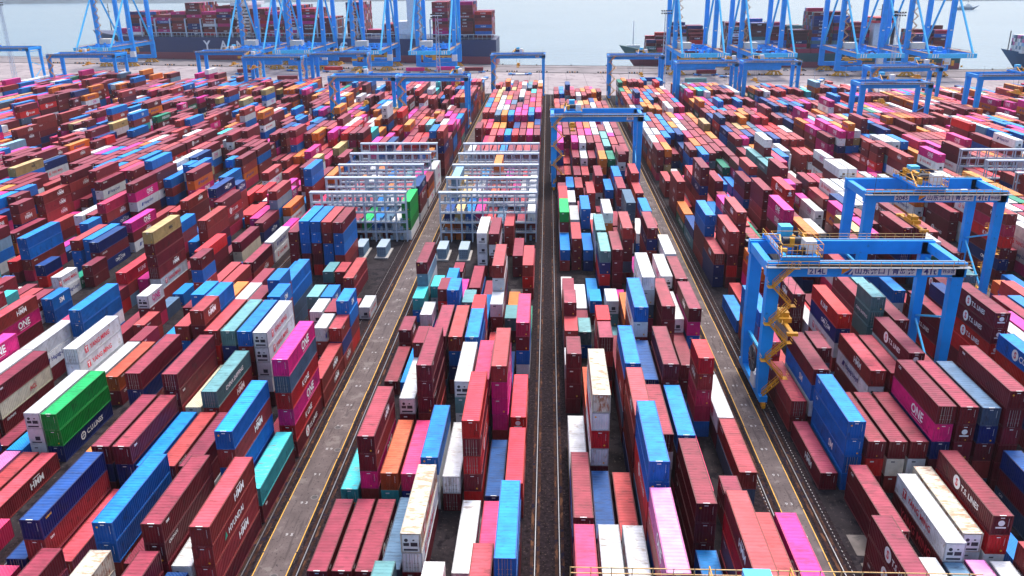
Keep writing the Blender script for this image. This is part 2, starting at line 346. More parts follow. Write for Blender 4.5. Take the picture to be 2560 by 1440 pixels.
# ------------------------------------------------------------------ containers
# yard stacks: block, row, near end in decimetres, long or short, then paint of each tier from the ground (plus 100: built singly)
LAYOUT = (
(8,8,1573,0,3,0,8,108),(8,6,1875,1,0,101),(8,4,1920,0,0,17),(8,5,1920,0,0,1),(8,8,1760,0,5),(8,6,831,1,0,0,100,100),(8,2,833,1,8,101),(8,3,831,1,8),(8,3,1004,1,0,8,108),(8,4,1004,1,0,1,101),(8,5,831,1,0,0),(7,7,973,1,101),(7,6,974,1,101),(7,5,976,1,13),(7,8,800,1,2),(7,7,800,1,0,5),(7,6,800,1,1,0),(8,8,1171,1,100,103,112,103,111,112),(7,7,1148,1,109,114,114),(7,6,1151,1,5,20,120),(7,5,1332,1,5,5,105,105),(7,7,1340,1,0,119),(7,6,1339,1,5,105),(7,1,1393,1,0,5,105),(7,1,1234,1,0,0,5),(7,2,1230,1,101,107,100),(7,0,1244,1,1,1,12,112),(6,8,1518,1,100,112,101),(6,8,1726,0,108,108),(6,5,1598,0,8,8),(11,8,1086,1,0,0,0,100,100,100),(12,1,1202,1,0,9,9,103,108),(12,1,1380,1,0,0,3,103,100,100),(12,2,1380,1,0,0,0,1),(12,3,1380,1,0,1,5,5),(8,4,832,1,3,1,108,108),(8,1,835,1,1,0,101,109),(8,8,827,1,100,101,101,101),(8,1,1006,1,0,0,9,100),(8,2,1006,1,11,9,109,100),(8,5,1004,1,5,0,100),(8,2,664,1,5,0,100),(8,4,662,1,1,5,106),
(8,6,662,1,0,0,100),(8,7,828,1,9,105),(8,0,667,1,0,2),(8,7,660,1,0,9),(8,0,836,1,0,109),(8,8,995,1,100,116),(9,0,1040,1,116),(9,1,1042,1,1,112,100,100),(9,2,1038,1,16,119),(9,3,1037,1,9,102),(9,4,1035,1,5,5,108),(9,4,860,1,0,105,106),(9,5,1032,1,100,105),(9,7,1028,1,109),(9,0,859,1,100),(9,1,860,1,100),(9,2,860,1,100),(9,3,865,1,111),(9,3,688,1,1,117),(9,5,688,1,0,5),(9,6,860,1,105),(9,7,859,1,102),(9,7,687,1,0,11,101),(9,8,779,1,0,0,9,108),(9,8,1017,1,1,103),(10,0,898,1,0,9,100),(10,0,728,1,0,0,102),(10,1,728,1,0,1,105),(10,2,727,1,1,11,105),(10,1,895,1,8,109),(10,2,892,1,0,101),(10,3,891,1,0,11,1,3,108,108),(10,3,723,1,1,11,8,1,113),(10,5,890,1,100,100,100,100),(10,6,719,1,5,1,0,103,101),(10,7,887,1,0,100),(10,8,1053,1,11,101),(10,5,719,1,0,108),(11,0,1099,1,100),(11,1,920,1,100,100),(11,3,898,1,100,105),(11,4,918,1,5,106),(11,5,915,1,5,103,100),(11,0,756,1,0,100,100),(11,2,1093,1,0,3,100),
(11,3,1093,1,1,6,100),(11,4,1094,1,2,5,100),(11,2,750,1,5),(11,3,749,1,111),(11,4,747,1,113),(11,5,745,1,105),(11,8,916,1,111,100,109),(11,6,747,1,0,1),(8,0,1178,1,1,3,1,109,100),(8,7,1001,1,1,9,108,101,108),(7,0,1670,1,3,0),(7,2,1516,1,8,5,108,108),(8,2,1176,1,1,1,1,100,100),(8,4,1174,1,8,0,101,117),(8,3,1176,1,2,5,7),(8,2,1350,1,8,1,3,3,101),(8,3,1349,1,5,0,0,9,117),(8,4,1347,1,3,1,0,1,108),(7,5,1580,0,1,101),(7,4,1745,0,11),(8,1,1372,0,0,0,0,2,0,101),(8,0,1370,0,3,3,11,8,1),(7,6,1500,0,5,0),(7,4,1672,0,2,0,105),(7,3,1597,1,0),(7,1,1536,1,0,1,2),(8,0,1453,0,0,0,2,9,0,8),(8,1,1448,0,0,8,1,8,8,108),(7,4,1839,0,8),(8,5,1343,1,0,5,5,105,105),(8,8,1500,0,1,9,101),(8,6,1587,0,5,5,5),(8,7,1502,0,0,1,105),(8,5,1673,0,0,2,17),(8,6,1673,0,8,1,8),(8,7,1587,0,1,1,0),(8,1,1846,1,8,8),(8,4,1520,0,0,2,0,0,8),(8,8,1340,1,101,101),(9,0,1743,0,8,16),(9,1,1646,0,8,105),(9,0,1562,0,1,100),(9,3,1399,1,11,0,0,100),
(9,4,1397,1,1,9,8,101),(9,5,1396,1,11,0,8,108),(9,2,1370,0,5,0,9,0),(9,0,1390,1,100),(9,1,1386,1,8),(9,3,1216,1,1,1,100,100,100),(9,2,1213,1,1,0,105),(9,5,1218,1,1,5,17,105),(9,6,1038,1,3,100,103,100,103),(9,7,1215,1,1,12,12,12,101),(9,6,1634,0,1,0,5),(9,7,1629,0,0,17),(9,5,1538,0,9,1,2,3),(9,4,1645,0,0,8,17),(9,6,1226,1,11,0,1,102),(9,3,1639,0,3,5,8,108),(9,2,1723,0,1,3,0),(9,6,1546,0,1),(9,8,1465,1,5,8,0,102),(9,8,1207,1,0,103),(10,0,1570,0,11,1,0,100),(10,2,1731,0,0,8),(10,0,1496,0,0,0,1),(10,0,1327,0,0,0,0,100),(10,1,1674,0,0),(10,2,1482,0,0,2,3,3),(10,1,1558,0,8,117),(10,3,1655,0,0,17,20),(10,4,1400,1,1,1,0,1,5,108),(10,6,1480,1,3,0,1,0,100),(10,1,1064,1,0,0,105,103,105,106),(10,3,1386,1,0,0),(10,3,1229,1,0,11,1,0,108),(10,5,1401,1,8),(10,5,1227,1,0,0,5,0,100),(10,7,1407,1,0,100),(10,3,1058,1,9,1,0,1,101),(10,4,1057,1,2,5,5,100),(10,5,1055,1,2,0,0,108),(10,8,1213,1,0,105),(10,8,1387,1,0),
(10,7,1251,0,8,2,102,101,103),(10,1,1240,1,0,19),(10,1,1761,1,5),(10,2,1399,0,3,0,1,100),(10,3,1592,0,17),(10,4,1230,1,1,2,9,109),(11,1,1272,1,0,5,108,100),(11,4,1444,1,5,1,5,109,103),(11,3,1624,1,5,100,100,100),(11,0,1271,1,101,101),(11,1,1099,1,8,108,108,108),(11,0,1448,0,1,3,102),(11,2,1358,0,5,0,11,100),(11,4,1269,1,8,0,105,101),(11,5,1261,1,5,9,0,100),(11,5,1094,1,5,0,109,112,100),(11,6,1092,1,5,1,0,100,100),(11,7,1090,1,11,1,100,109,111),(11,7,1417,1,5,11,0,0,100),(12,1,1570,1,103,100,100),(11,6,1456,0,1,1,1,17,117,117),(11,7,1594,1,1,1,0,100),(11,6,1276,1,0,5,2,5,100),(5,5,2450,1,0,1,101,101),(5,4,2537,1,1,1),(6,4,2080,1,8,8,1),(6,6,2062,1,9,0,109),(6,5,2089,1,8,8,8),(6,2,2349,1,2,9,1,102),(4,6,3111,1,1,1),(4,2,3027,1,2),(6,0,1991,1,0,3),(6,3,1960,0,3,109),(6,6,1873,0,5,105),(6,6,2395,1,1,1),(6,7,2478,1,3,1),(7,2,2172,1,9,0,1,101),(7,4,1990,1,0,0,3),(7,2,1862,1,1,105,101,100,100,118),
(6,6,2249,1,5,0,112),(7,1,1862,1,12,12),(6,3,2478,1,1,0,5,12,100),(6,4,2667,1,0,8,1,8),(7,5,2163,1,7,100),(6,5,3176,1,1),(7,0,2089,1,1,2,1,8),(7,1,2163,1,8,8),(7,1,2372,1,2,1,3,0),(5,8,2297,1,0,1),(6,1,2004,1,2,101,108,108),(5,6,2277,1,1),(5,6,2638,1,5,0),(6,7,1960,0,0,100),(6,8,2498,1,0,0,101),(7,0,2681,1,0,3),(7,7,1759,0,1,2,1,8,100),(8,1,2063,1,0,0,8,8,8),(8,2,2059,1,3,0,0,8,8),(8,3,2055,1,0,8,8,0,1),(8,4,2050,1,0,1,8,8,100),(8,0,2063,1,1,0,0,0),(7,5,2352,1,9,0),(7,6,2529,1,5,4),(7,1,3027,1,3,1),(7,0,3113,1,0,0,1),(7,7,2689,1,1,1,1,8,8),(7,5,3136,1,1,0,2),(7,6,3200,1,2,1,1,18),(7,4,3053,1,8),(7,4,2865,1,0),(6,8,3386,1,0),(7,1,2725,1,0,3),(7,0,2894,1,1,5,1),(8,3,1687,1,11,11,8,108),(8,3,1616,0,0,0,0,1,8),(9,4,2056,1,1,5,5,20),(9,5,2049,1,1,0,20,0),(9,6,2226,1,1,1,1),(9,6,1713,1,1,9,0,5,101),(9,2,2007,0,0),(9,4,1812,1,8,0),(9,1,1821,0,5,16),(9,2,1876,0,8,8),(9,7,2049,1,0,0),(9,8,1889,1,1,3,1),
(10,0,2098,1,1,8),(10,1,2105,1,0,0,1),(10,2,2098,1,9,8),(10,3,1908,1,9,3,9,117),(10,4,1920,1,0,0,0,100),(10,5,2003,1,0,11,0,0,101),(10,7,2250,1,8,5),(10,7,2003,1,5,0,1,9,100),(10,0,2260,1,0,5,1,14),(10,1,2288,1,1,5,5),(10,2,2294,1,1,11,8,8),(10,3,2084,1,0,5,5,17),(10,1,2597,1,1,5),(10,4,2250,1,0,1,4,5),(10,3,2597,1,1,1,1),(10,8,2596,1,1,1,1),(10,8,2380,1,0,2,8),(10,6,2250,1,5,3,0,11,11),(10,5,1560,1,11,0,2,11,5,105),(10,7,1731,1,1,1,0,120),(10,1,2799,1,9,8),(10,2,2792,1,0,1),(10,5,2639,1,5,0,8),(10,6,2542,1,0,11,1,0),(10,0,2984,1,12,0),(10,1,3122,1,1),(10,2,2985,1,0,0),(10,3,2983,1,1,1),(10,4,2716,1,5,5,3,0),(10,6,2708,1,1,9,1,8),(10,8,2966,1,5,0),(10,0,3311,1,13),(10,1,3321,1,1),(10,2,3157,1,11,0,0),(10,3,3142,1,5,2,5),(10,4,3142,1,5,1,0),(10,5,2985,1,11,9,4,4),(10,6,2981,1,1,1,0,15),(11,0,2887,1,1,1),(11,0,2626,1,0,1,1,1),(11,0,2453,1,15,4),(11,0,2284,1,17,9),(11,0,2123,1,1,0,0,8,108),(11,3,2453,1,8,8),
(11,0,1979,1,9,9,101),(11,1,1973,1,0,3,0,1,101),(11,2,2045,1,1,0,0,1,0,101),(11,7,2799,1,8,8),(11,7,2626,1,0,8,0,0),(11,8,2712,1,1,5,1,8,1),(11,7,2972,1,12,0,15),(11,2,2565,1,1,1,1,9,0,0),(11,4,3317,1,8,1,9),(11,4,3144,1,0,8,8,0),(11,0,3144,1,2,0,1,0),(11,1,3153,1,1,18,0,4),(11,3,3361,1,9,0),(11,7,2395,1,0,1,1,0,0),(12,0,2690,1,0,5,0,0,0),(12,2,2922,1,0,3,0,2),(12,7,3197,1,1,1,1),(12,8,3197,1,3,5,1),(12,5,2869,1,0,0),(12,6,2854,1,5,2),(12,7,2853,1,0,0),(12,3,2519,1,0,0,1),(13,1,3203,1,1),(11,8,2281,1,0,1,1,11,3,103),(11,6,2065,1,8,5,3,0,12,112),(12,2,2488,1,5,5),(13,8,3376,1,8,8),(13,3,2860,1,0,0,5,0,1),(13,2,3203,1,0,0),(13,3,3216,1,1,1),(13,7,3064,1,0,0,4,4),(13,7,2901,1,0,9,9,5,12),(12,4,2007,1,0,101,109,101,100),(12,5,2007,1,11,1,0,9,100),(12,8,2321,1,5,8),(13,1,2369,1,0,0,100),(13,0,2027,1,100,109,100,103,102,101),(13,2,2105,1,0,0),(12,8,1911,0,17,117),(11,7,1953,1,9,0,0,1,104),(12,1,2352,1,5),
(3,5,3471,1,0,9,0,0,1),(3,2,3775,1,0,9,0,1,1),(2,8,4305,1,0,1,1),(2,8,3961,1,1,9,0,11,3,0),(2,2,4435,1,1,5,0,3,0),(2,2,4608,1,0,9,1,0,0),(2,2,4969,1,8,8,1,1,4),(2,4,4780,1,8,1,5,4),(2,2,5126,1,1,12),(2,4,5644,1,4),(4,0,4857,1,1,5,4),(4,4,4666,1,5,9,0,12),(2,8,4822,1,0),(4,2,3802,1,9,0,5,18),(4,6,3999,1,0,0,0,15),(4,2,3975,1,5,4),(5,3,3576,1,1,11,0,1),(5,8,3691,1,2,5,16),(5,3,3930,1,1,1,12,1),(5,1,4351,1,0,5),(4,0,3802,1,11,2,0,8),(3,2,4128,1,1),(3,7,3646,1,0,1),(5,8,4013,1,1,1,8,5,1),(5,4,4351,1,0,1,1,3,18),(4,7,4329,1,5),(5,6,4538,1,0,1,0,5,8,18),(5,1,5251,1,0,9,18),(5,7,4913,1,9,4,0),(6,0,4766,1,0,0,1,0,12),(5,8,5431,1,0,0),(6,3,3731,1,8,1,8,5,0,4),(6,1,4077,1,1,0,0,0),(5,8,4535,1,8,8),(6,0,4327,1,1,4),(6,5,4074,1,1,12,8),(6,2,4581,1,5),(6,7,4422,1,1,9,0,4),(6,4,4897,1,12),(6,8,4725,1,9,0,4,4),(6,8,4897,1,5,5),(7,2,4416,1,3,11,3,0,0),(6,7,5242,1,0,1,3),(7,8,3916,1,5,1,8,0,20,20),(8,0,3746,1,0,0,3,0,1,3),
(7,7,4754,1,1),(7,7,4938,1,2,0),(8,0,3595,1,5,9,0,3),(8,7,3236,1,0,0,5,1,1,8),(8,8,3235,1,0,1,0,9,0,1),(7,6,4271,1,12),(7,5,3834,1,0,18,0),(6,8,3860,1,0,0),(8,1,4439,1,0,0),(8,4,4610,1,20,20),(8,3,4637,1,8,0,0),(8,4,4796,1,1,8,12),(8,1,4827,1,5,0,0),(8,2,4827,1,0,1,8),(8,0,2378,1,1,0),(8,1,2378,1,1,1),(8,2,2378,1,1,3),(8,3,2378,1,0,0),(8,4,2378,1,1,14),(8,5,2378,1,5,8),(8,6,2378,1,0,11),(8,7,2378,1,5,5),(8,8,2378,1,20,14,14,14),(8,0,2569,1,0,0),(8,1,2569,1,1,0),(8,2,2569,1,1,1),(8,3,2569,1,5,0),(8,4,2569,1,0,8),(8,5,2569,1,1,5),(8,6,2569,1,0,2),(8,7,2569,1,1,8),(8,8,2569,1,20,0,0,9),(8,0,2760,1,1,1),(8,1,2760,1,0,0),(8,2,2760,1,19,5,5),(8,3,2760,1,1,0),(8,4,2760,1,4,4),(8,5,2760,1,3,0),(8,6,2760,1,1,1),(8,7,2760,1,5,5),(8,8,2760,1,20,4,0),(8,0,2951,1,0,4),(8,1,2951,1,1,8,5),(8,2,2951,1,1,4,4),(8,3,2951,1,0,8),(8,4,2951,1,0,0),(8,5,2951,1,17,17),(8,6,2951,1,0,12),(8,7,2951,1,0,12),(8,8,2951,1,5,5,5),
(9,0,2378,1,4,4,9),(9,1,2378,1,4,19,18),(9,2,2378,1,9,8,8),(9,3,2378,1,0,1,12),(9,4,2378,1,0,1),(9,5,2378,1,0,11),(9,7,2378,1,1,0),(9,8,2378,1,0,1,5),(9,0,2569,1,9,4,5,18,10),(9,1,2569,1,0,0,18),(9,2,2569,1,1,5,5),(9,3,2569,1,0,1),(9,4,2569,1,1,4,19),(9,5,2569,1,0,1,0),(9,6,2569,1,0,0),(9,7,2569,1,1,1),(9,8,2569,1,1,5,5),(9,0,2760,1,0,1,18),(9,1,2760,1,0,4),(9,2,2760,1,5,5),(9,3,2760,1,0,0),(9,4,2760,1,4,4,19,4,4),(9,5,2760,1,0,1),(9,6,2760,1,0,12),(9,7,2760,1,0,5),(9,8,2760,1,0,1,5),(9,0,2951,1,0,0),(9,1,2951,1,1,0),(9,2,2951,1,8,8),(9,3,2951,1,8,0),(9,4,2951,1,1,1),(9,5,2951,1,0,12),(9,6,2951,1,0,0),(9,7,2951,1,1,3),(9,8,2951,1,1,1),(0,0,4823,1,12,12,0,0,17),(0,0,4995,1,9,15,18,5,0),(0,0,5168,1,0,0,12,1,0),(0,0,5341,1,5,8,8,0),(0,0,5514,1,5,0,0,5),(0,0,5686,1,12,0,0,5),(0,0,5859,1,4,0,4,5),(0,1,4823,1,5,0,8,0,1),(0,1,4995,1,2,1,1,0,1),(0,1,5168,1,18,12,8,1,1),(0,1,5514,0,5,0,2,1),(0,1,5600,1,0,4,0,5),
(0,1,5773,1,1,10,5),(0,2,4736,1,1,2,8,1,0),(0,2,4909,1,8,8,0,4,12),(0,2,5082,1,1,8,0,8,0),(0,2,5255,1,1,12,0,1),(0,2,5427,1,8,18,8,8),(0,2,5600,0,0,1,8,0),(0,2,5686,1,5),(0,2,5859,1,0,4,8,8),(0,3,4736,1,1,1,12,2,2),(0,3,4909,1,5,3,9,8,12),(0,3,5082,0,0,0,0,8,4),(0,3,5168,1,5,0,0,5,0),(0,3,5341,1,4,5,0,12),(0,3,5514,1,9,0,0,8),(0,3,5686,0,0,8,0,0),(0,3,5773,1,2,0,0,0),(0,4,4650,1,0,5,1,0),(0,4,4823,1,18,0,0,3,0),(0,4,4995,1,8,2,12,0,9),(0,4,5168,1,4,0,0,1,2),(0,4,5341,1,0,1,12,4),(0,4,5514,1,0,1,0,1),(0,4,5686,1,1,17,5,12),(0,4,5859,1,3,0,12,2),(0,5,4650,1,0,0,0,12),(0,5,4823,1,4,4,1,1),(0,5,4995,1,0,3,4,3,1),(0,5,5168,1,8,0,0,5,5),(0,5,5341,1,5,5,9,0),(0,5,5514,1,0,3,8,8),(0,5,5686,1,8,4,2,0),(0,5,5859,1,12,5,0,0),(0,6,4563,1,0,0,0,0),(0,6,4736,1,0,8,8,0),(0,6,5082,1,1,0,0,0,0),(0,6,5255,1,5,5,12,0),(0,6,5427,1,1,0,0,0),(0,6,5600,1,2,4,1,0),(0,6,5773,1,5,1,12,8),(0,7,4563,1,12,1,2,0),(0,7,4736,1,12),
(0,7,4909,1,17,0,1,9,12),(0,7,5082,1,18,1,0,9,12,12),(0,7,5255,1,8,5,18,12),(0,7,5427,1,3,1,0),(0,7,5600,1,12,5,10,0),(0,7,5773,1,1,1,0,0),(0,8,4477,1,1,0,1),(0,8,4650,1,2,1,12,1),(0,8,4823,1,2,5,12,5,1),(0,8,4995,1,0,5,2,8,1),(0,8,5168,1,8,0,0,5,8),(0,8,5341,1,4,18,0,0),(0,8,5514,1,4,0,0,15),(0,8,5686,1,0,0,8,15),(0,8,5859,1,12,1,4,15),(1,0,4304,1,1,2,8),(1,0,4477,1,1,0,1,1),(1,0,4650,1,1,12,9,12),(1,0,4823,1,0,0,8,12),(1,0,4995,1,9,0,0,1,12),(1,0,5168,1,12,5,12),(1,0,5341,1,9,2,12,8,12),(1,0,5514,1,0,12,8,12),(1,0,5686,1,8,1,0,1,12),(1,1,4218,1,2,5,12),(1,1,4391,1,12,0,0),(1,1,4563,1,4,5,8,0),(1,1,4736,1,11,5,0,0),(1,1,4909,1,12,4,12,11,8),(1,1,5082,1,9,1,5),(1,1,5255,1,0,0,0,12,5),(1,1,5427,1,4,0,5,12),(1,1,5600,1,0,0,0,0,0,12),(1,1,5773,1,0,1,1,1,2),(1,2,4218,0,1,1,5),(1,2,4304,1,0,2,8),(1,2,4477,1,4,17,0,9,18),(1,2,4650,1,8,0,8,18),(1,2,4823,1,1,18,0,18),(1,2,4995,0,8,5,0,12,1),(1,2,5082,1,0,1,0),
(1,2,5255,1,12,0,3,0,8),(1,2,5427,1,11,2,12,8),(1,2,5600,1,12,4,0,8,0),(1,2,5773,1,4,1,12,8,1),(1,3,4132,1,0,0,1,0,0),(1,3,4304,1,0,1,0,0),(1,3,4477,1,8,12,1,4),(1,3,4650,1,9,9,5,4),(1,3,4823,1,10,0,4,0),(1,3,4995,1,5,1,4,4,12),(1,3,5168,1,12,0,12),(1,3,5341,1,8,0,0,4),(1,3,5514,1,4,3,8,0),(1,3,5686,1,1,8,5,0,5),(1,4,4132,1,0,0,0,2,2),(1,4,4304,1,5,1,8),(1,4,4477,0,0,5,0,8),(1,4,4563,1,3,1,5,8),(1,4,4736,1,4,0,2,8),(1,4,4909,1,8,2,12,12,0),(1,4,5082,1,1,5,0),(1,4,5255,1,0,12,1,0),(1,4,5427,1,0,1,5,8),(1,4,5600,1,5,12,11,1,8),(1,4,5773,1,0,2,0,17,0),(1,5,4045,1,0,8,0,8,0),(1,5,4218,1,8,12,1,11),(1,5,4391,0,1,12,11),(1,5,4477,1,0,8,3,11),(1,5,4650,1,1,3,5,8),(1,5,4823,1,1,1,17,8),(1,5,4995,1,5,0,1,0,8),(1,5,5168,0,8,1,8),(1,5,5255,1,3,12,5,12),(1,5,5427,1,9,4,0,12),(1,5,5600,1,12,0,1,17,0),(1,5,5773,1,9,12,9,0,0),(1,6,4045,1,1,2,0,0,4),(1,6,4218,0,2,8,0,4),(1,6,4304,1,0,4,12),(1,6,4477,1,0,1,4),
(1,6,4650,1,10,0,5,12),(1,6,4823,1,0,4,0,12),(1,6,4995,1,15,8,12,0,1),(1,6,5168,1,1,12,0),(1,6,5341,1,5,5,9,1,1),(1,6,5514,1,4,0,15,0),(1,6,5686,1,12,5,0,18,0),(1,7,3959,1,1,16,5),(1,7,4132,1,8,8,8,5,1),(1,7,4304,0,0,4,1,3),(1,7,4391,1,3,8,0),(1,7,4563,1,3,8,9,0),(1,7,4736,1,1,5,8,0),(1,7,4909,0,5,0,0,1,4),(1,7,4995,1,8,9,9,0,4),(1,7,5168,1,0,0,4),(1,7,5341,1,8,1,4,3),(1,7,5514,1,4,0,0,1),(1,7,5686,0,0,1,0,4,0),(1,7,5773,0,0,5,8,4,5),(1,8,3959,1,4,5,1,9),(1,8,4132,1,1,0,1,3,9),(1,8,4304,1,0,5,0),(1,8,4477,1,0,5,2,0),(1,8,4650,1,3,0,12,0),(1,8,4823,1,1,2,2,0),(1,8,4995,1,1,3,3,0,0),(1,8,5168,1,1,0,0),(1,8,5341,1,0,0,1,1,0),(1,8,5514,1,8,0,2,0),(1,8,5686,1,1,9,0,0,11),(2,0,3786,1,5,1,0,0),(2,0,3959,1,4,0,8,0),(2,0,4132,0,1,0,0,0),(2,0,4218,1,0,1,4),(2,0,4391,1,5,8,2),(2,0,4563,1,0,0,4,2),(2,0,4736,1,0,1,0,3,0),(2,0,4909,1,3,5,1,0),(2,0,5082,1,0,5,1,1,1,0),(2,0,5255,1,8,0,4,1,0),(2,0,5427,1,1,5,3,0),
(2,0,5600,1,0,0,8,0,0),(2,1,3786,1,8,1,0,0),(2,1,3959,1,5,8,1,8),(2,1,4132,1,12,3,3,8),(2,1,4304,0,1,8,8),(2,1,4391,1,2,12,0),(2,1,4563,1,0,4,0,0),(2,1,4736,1,1,5,12,4,0),(2,1,4909,1,9,0,2,16),(2,1,5082,1,1,4,1,1,0),(2,1,5255,1,1,0,8,0),(2,1,5427,1,0,1,0,0),(2,1,5600,1,8,12,2,8,0),(2,2,3700,1,8,0,0,2),(2,2,3872,1,2,5,12,9),(2,2,4045,1,8,0,0,12),(2,2,4218,0,18,8,0),(2,2,4304,0,1,0),(2,2,4761,1,0,0,9,10,0),(2,2,5283,1,1,8,15,5),(2,2,5456,1,1,12,9,8),(2,2,5629,1,1,8,0,1,8),(2,3,3700,1,5,1,0,0),(2,3,3872,1,0,8,1,0),(2,3,4045,1,1,1,16,3),(2,3,4218,1,4,1,2,0,12,3),(2,3,4563,1,0),(2,3,4736,1,0,9,11,0,9),(2,3,5255,1,4,0,9),(2,3,5427,1,5,12,15,9),(2,3,5600,1,12,12,2,8,0,4),(2,4,3613,1,8,0,0,0),(2,4,3786,1,0,12,1,0),(2,4,3959,1,12,1,4,1),(2,4,4132,1,0,4,12,0),(2,4,4304,1,0,0),(2,4,4477,1,8),(2,4,4650,0,5,9,0,0),(2,4,5109,1,0,8,1,11,8),(2,4,5282,1,8,5,0,0),(2,4,5455,1,16,2,3,8),(2,5,3527,1,8,1,8,3),
(2,5,3700,1,4,4,1,0),(2,5,3872,1,16,0,0,0),(2,5,4045,1,1,0,0,0),(2,5,4218,1,4,8),(2,5,4391,1,0),(2,5,4563,1,1,8),(2,5,4909,1,0),(2,5,5082,1,5,1,0,1,5),(2,5,5255,1,1,8,5,0),(2,5,5427,1,0,1,0,4),(2,5,5600,1,0,0,8,1,4),(2,6,3527,1,0,8,8,0),(2,6,3700,1,0,4,16,2),(2,6,3872,1,9,12,0,8),(2,6,4045,1,0,0,0,3,12,8),(2,6,4218,1,8),(2,6,4391,1,8),(2,6,4563,1,1,5),(2,6,4736,1,0),(2,6,4909,1,8),(2,6,5082,1,9,0,0,1,4),(2,6,5255,0,0,9,0,9),(2,6,5341,1,0,11,8,0),(2,6,5514,1,1,2,0,0),(2,6,5686,1,9,1,4,4),(2,7,3441,1,1,12,4,0),(2,7,3613,1,1,0,3,4),(2,7,3786,1,0,0,0,0),(2,7,3959,1,12,12,9,1),(2,7,4132,1,8,4,3),(2,7,4304,1,0,0),(2,7,4477,1,0,12,1),(2,7,4650,1,0),(2,7,4823,1,8),(2,7,4995,1,1,12,12,0),(2,7,5168,1,12,1,1,8,0),(2,7,5341,0,1,0,1,8),(2,7,5427,1,5,1,0,0),(2,7,5686,1,0,5,0,3,4),(2,8,3441,1,9,0,0,0),(2,8,3613,1,0,0,0,0),(2,8,3786,1,0,8,1,0),(2,8,4462,0,4,0,1),(2,8,4548,1,8,8),(2,8,4721,0,0,12),(2,8,4977,1,18,2,0),
(2,8,5150,1,2,12,0,1,1,8),(2,8,5323,1,0,0,4,0),(2,8,5495,1,0,9,0,0),(2,8,5668,1,8,12,8,10,0),(3,0,3268,1,0,4,5,1),(3,0,3441,1,0,12,0,8),(3,0,3613,1,9,3,3),(3,0,3786,1,12,0,5),(3,0,3959,1,0,0),(3,0,4132,1,3,0),(3,0,4304,1,0,8,0),(3,0,4477,1,2,4,8),(3,0,4650,1,3,12,8,4),(3,0,4823,1,2,9,17,1,0),(3,0,4995,1,0,0,2,10,0),(3,0,5168,1,4,4,4,5,0),(3,0,5341,1,12,15,0,0),(3,0,5514,1,4,8,4,0),(3,1,3181,1,0,1,1,0),(3,1,3354,1,4,1,0,0),(3,1,3527,0,1,8,1,0,5),(3,1,3613,1,9,9,8,4),(3,1,3786,1,0,1,0,8),(3,1,3959,1,0,8),(3,1,4132,1,0,9,8),(3,1,4304,1,11,1,0),(3,1,4477,1,3,1,0),(3,1,4650,1,0,9,8,8),(3,1,4823,1,0,0,0,0,0),(3,1,4995,1,0,2,1,12,0),(3,1,5168,1,0,17,0,0),(3,1,5341,1,0,0,1,0),(3,1,5514,1,5,0,0,0),(3,2,3181,1,3,0,0),(3,2,3354,1,0,12,4,8),(3,2,3527,1,5,3,15,0),(3,2,3700,0,0,5,5,0),(3,2,3926,1,11,0),(3,2,4279,1,0,1,0),(3,2,4452,1,8,1),(3,2,4624,1,0,10,0,0),(3,2,4797,1,5,8,12,1,0),(3,2,4970,1,1,1,12,4,12),
(3,2,5143,1,0,0,15,0),(3,2,5315,1,0,1,0,8),(3,2,5488,1,0,1,5,12),(3,2,5661,1,1,1,0,15,12),(3,3,3095,1,0,4,1,0),(3,3,3268,1,3,0,12,1),(3,3,3441,1,0,0,12,0),(3,3,3959,1,4,0),(3,3,4132,1,17,4,0),(3,3,4304,1,12,4,15,2),(3,3,4477,1,0,5,1,1),(3,3,4650,1,4,0,8,5),(3,3,4823,1,8,0,10,9,0),(3,3,4995,1,12,16,5,0,8),(3,3,5168,1,12,1,4,0),(3,3,5341,1,9,5,0,0),(3,3,5514,1,8,0,2,8),(3,4,3095,1,8,9,0,0),(3,4,3268,1,1,2,1,0,12,8),(3,4,3441,1,8,1,12,8),(3,4,3786,1,0,2),(3,4,3959,1,4,11,1),(3,4,4132,1,0,2,0),(3,4,4304,1,0,9,12,0),(3,4,4477,1,0,1,0,10,0,1),(3,4,4650,1,0,16,0,0),(3,4,4823,1,8,2,5,5,4),(3,4,4995,1,1,0,0,18,4),(3,4,5168,1,1,12,8,0),(3,4,5341,1,0,2,3,9),(3,4,5514,1,0,1,12,4),(3,5,3009,1,9,1,0,8),(3,5,3181,1,5,12,0,0),(3,5,3354,0,0,0,0,4),(3,5,3631,1,8),(3,5,3803,1,0,12,0),(3,5,3976,1,1,1,0),(3,5,4235,1,3,2,12,9),(3,5,4408,1,0,12,4,0),(3,5,4581,1,16,1,0,8),(3,5,4753,1,1,5,0,0,2),(3,5,5099,1,2,12,1,0),
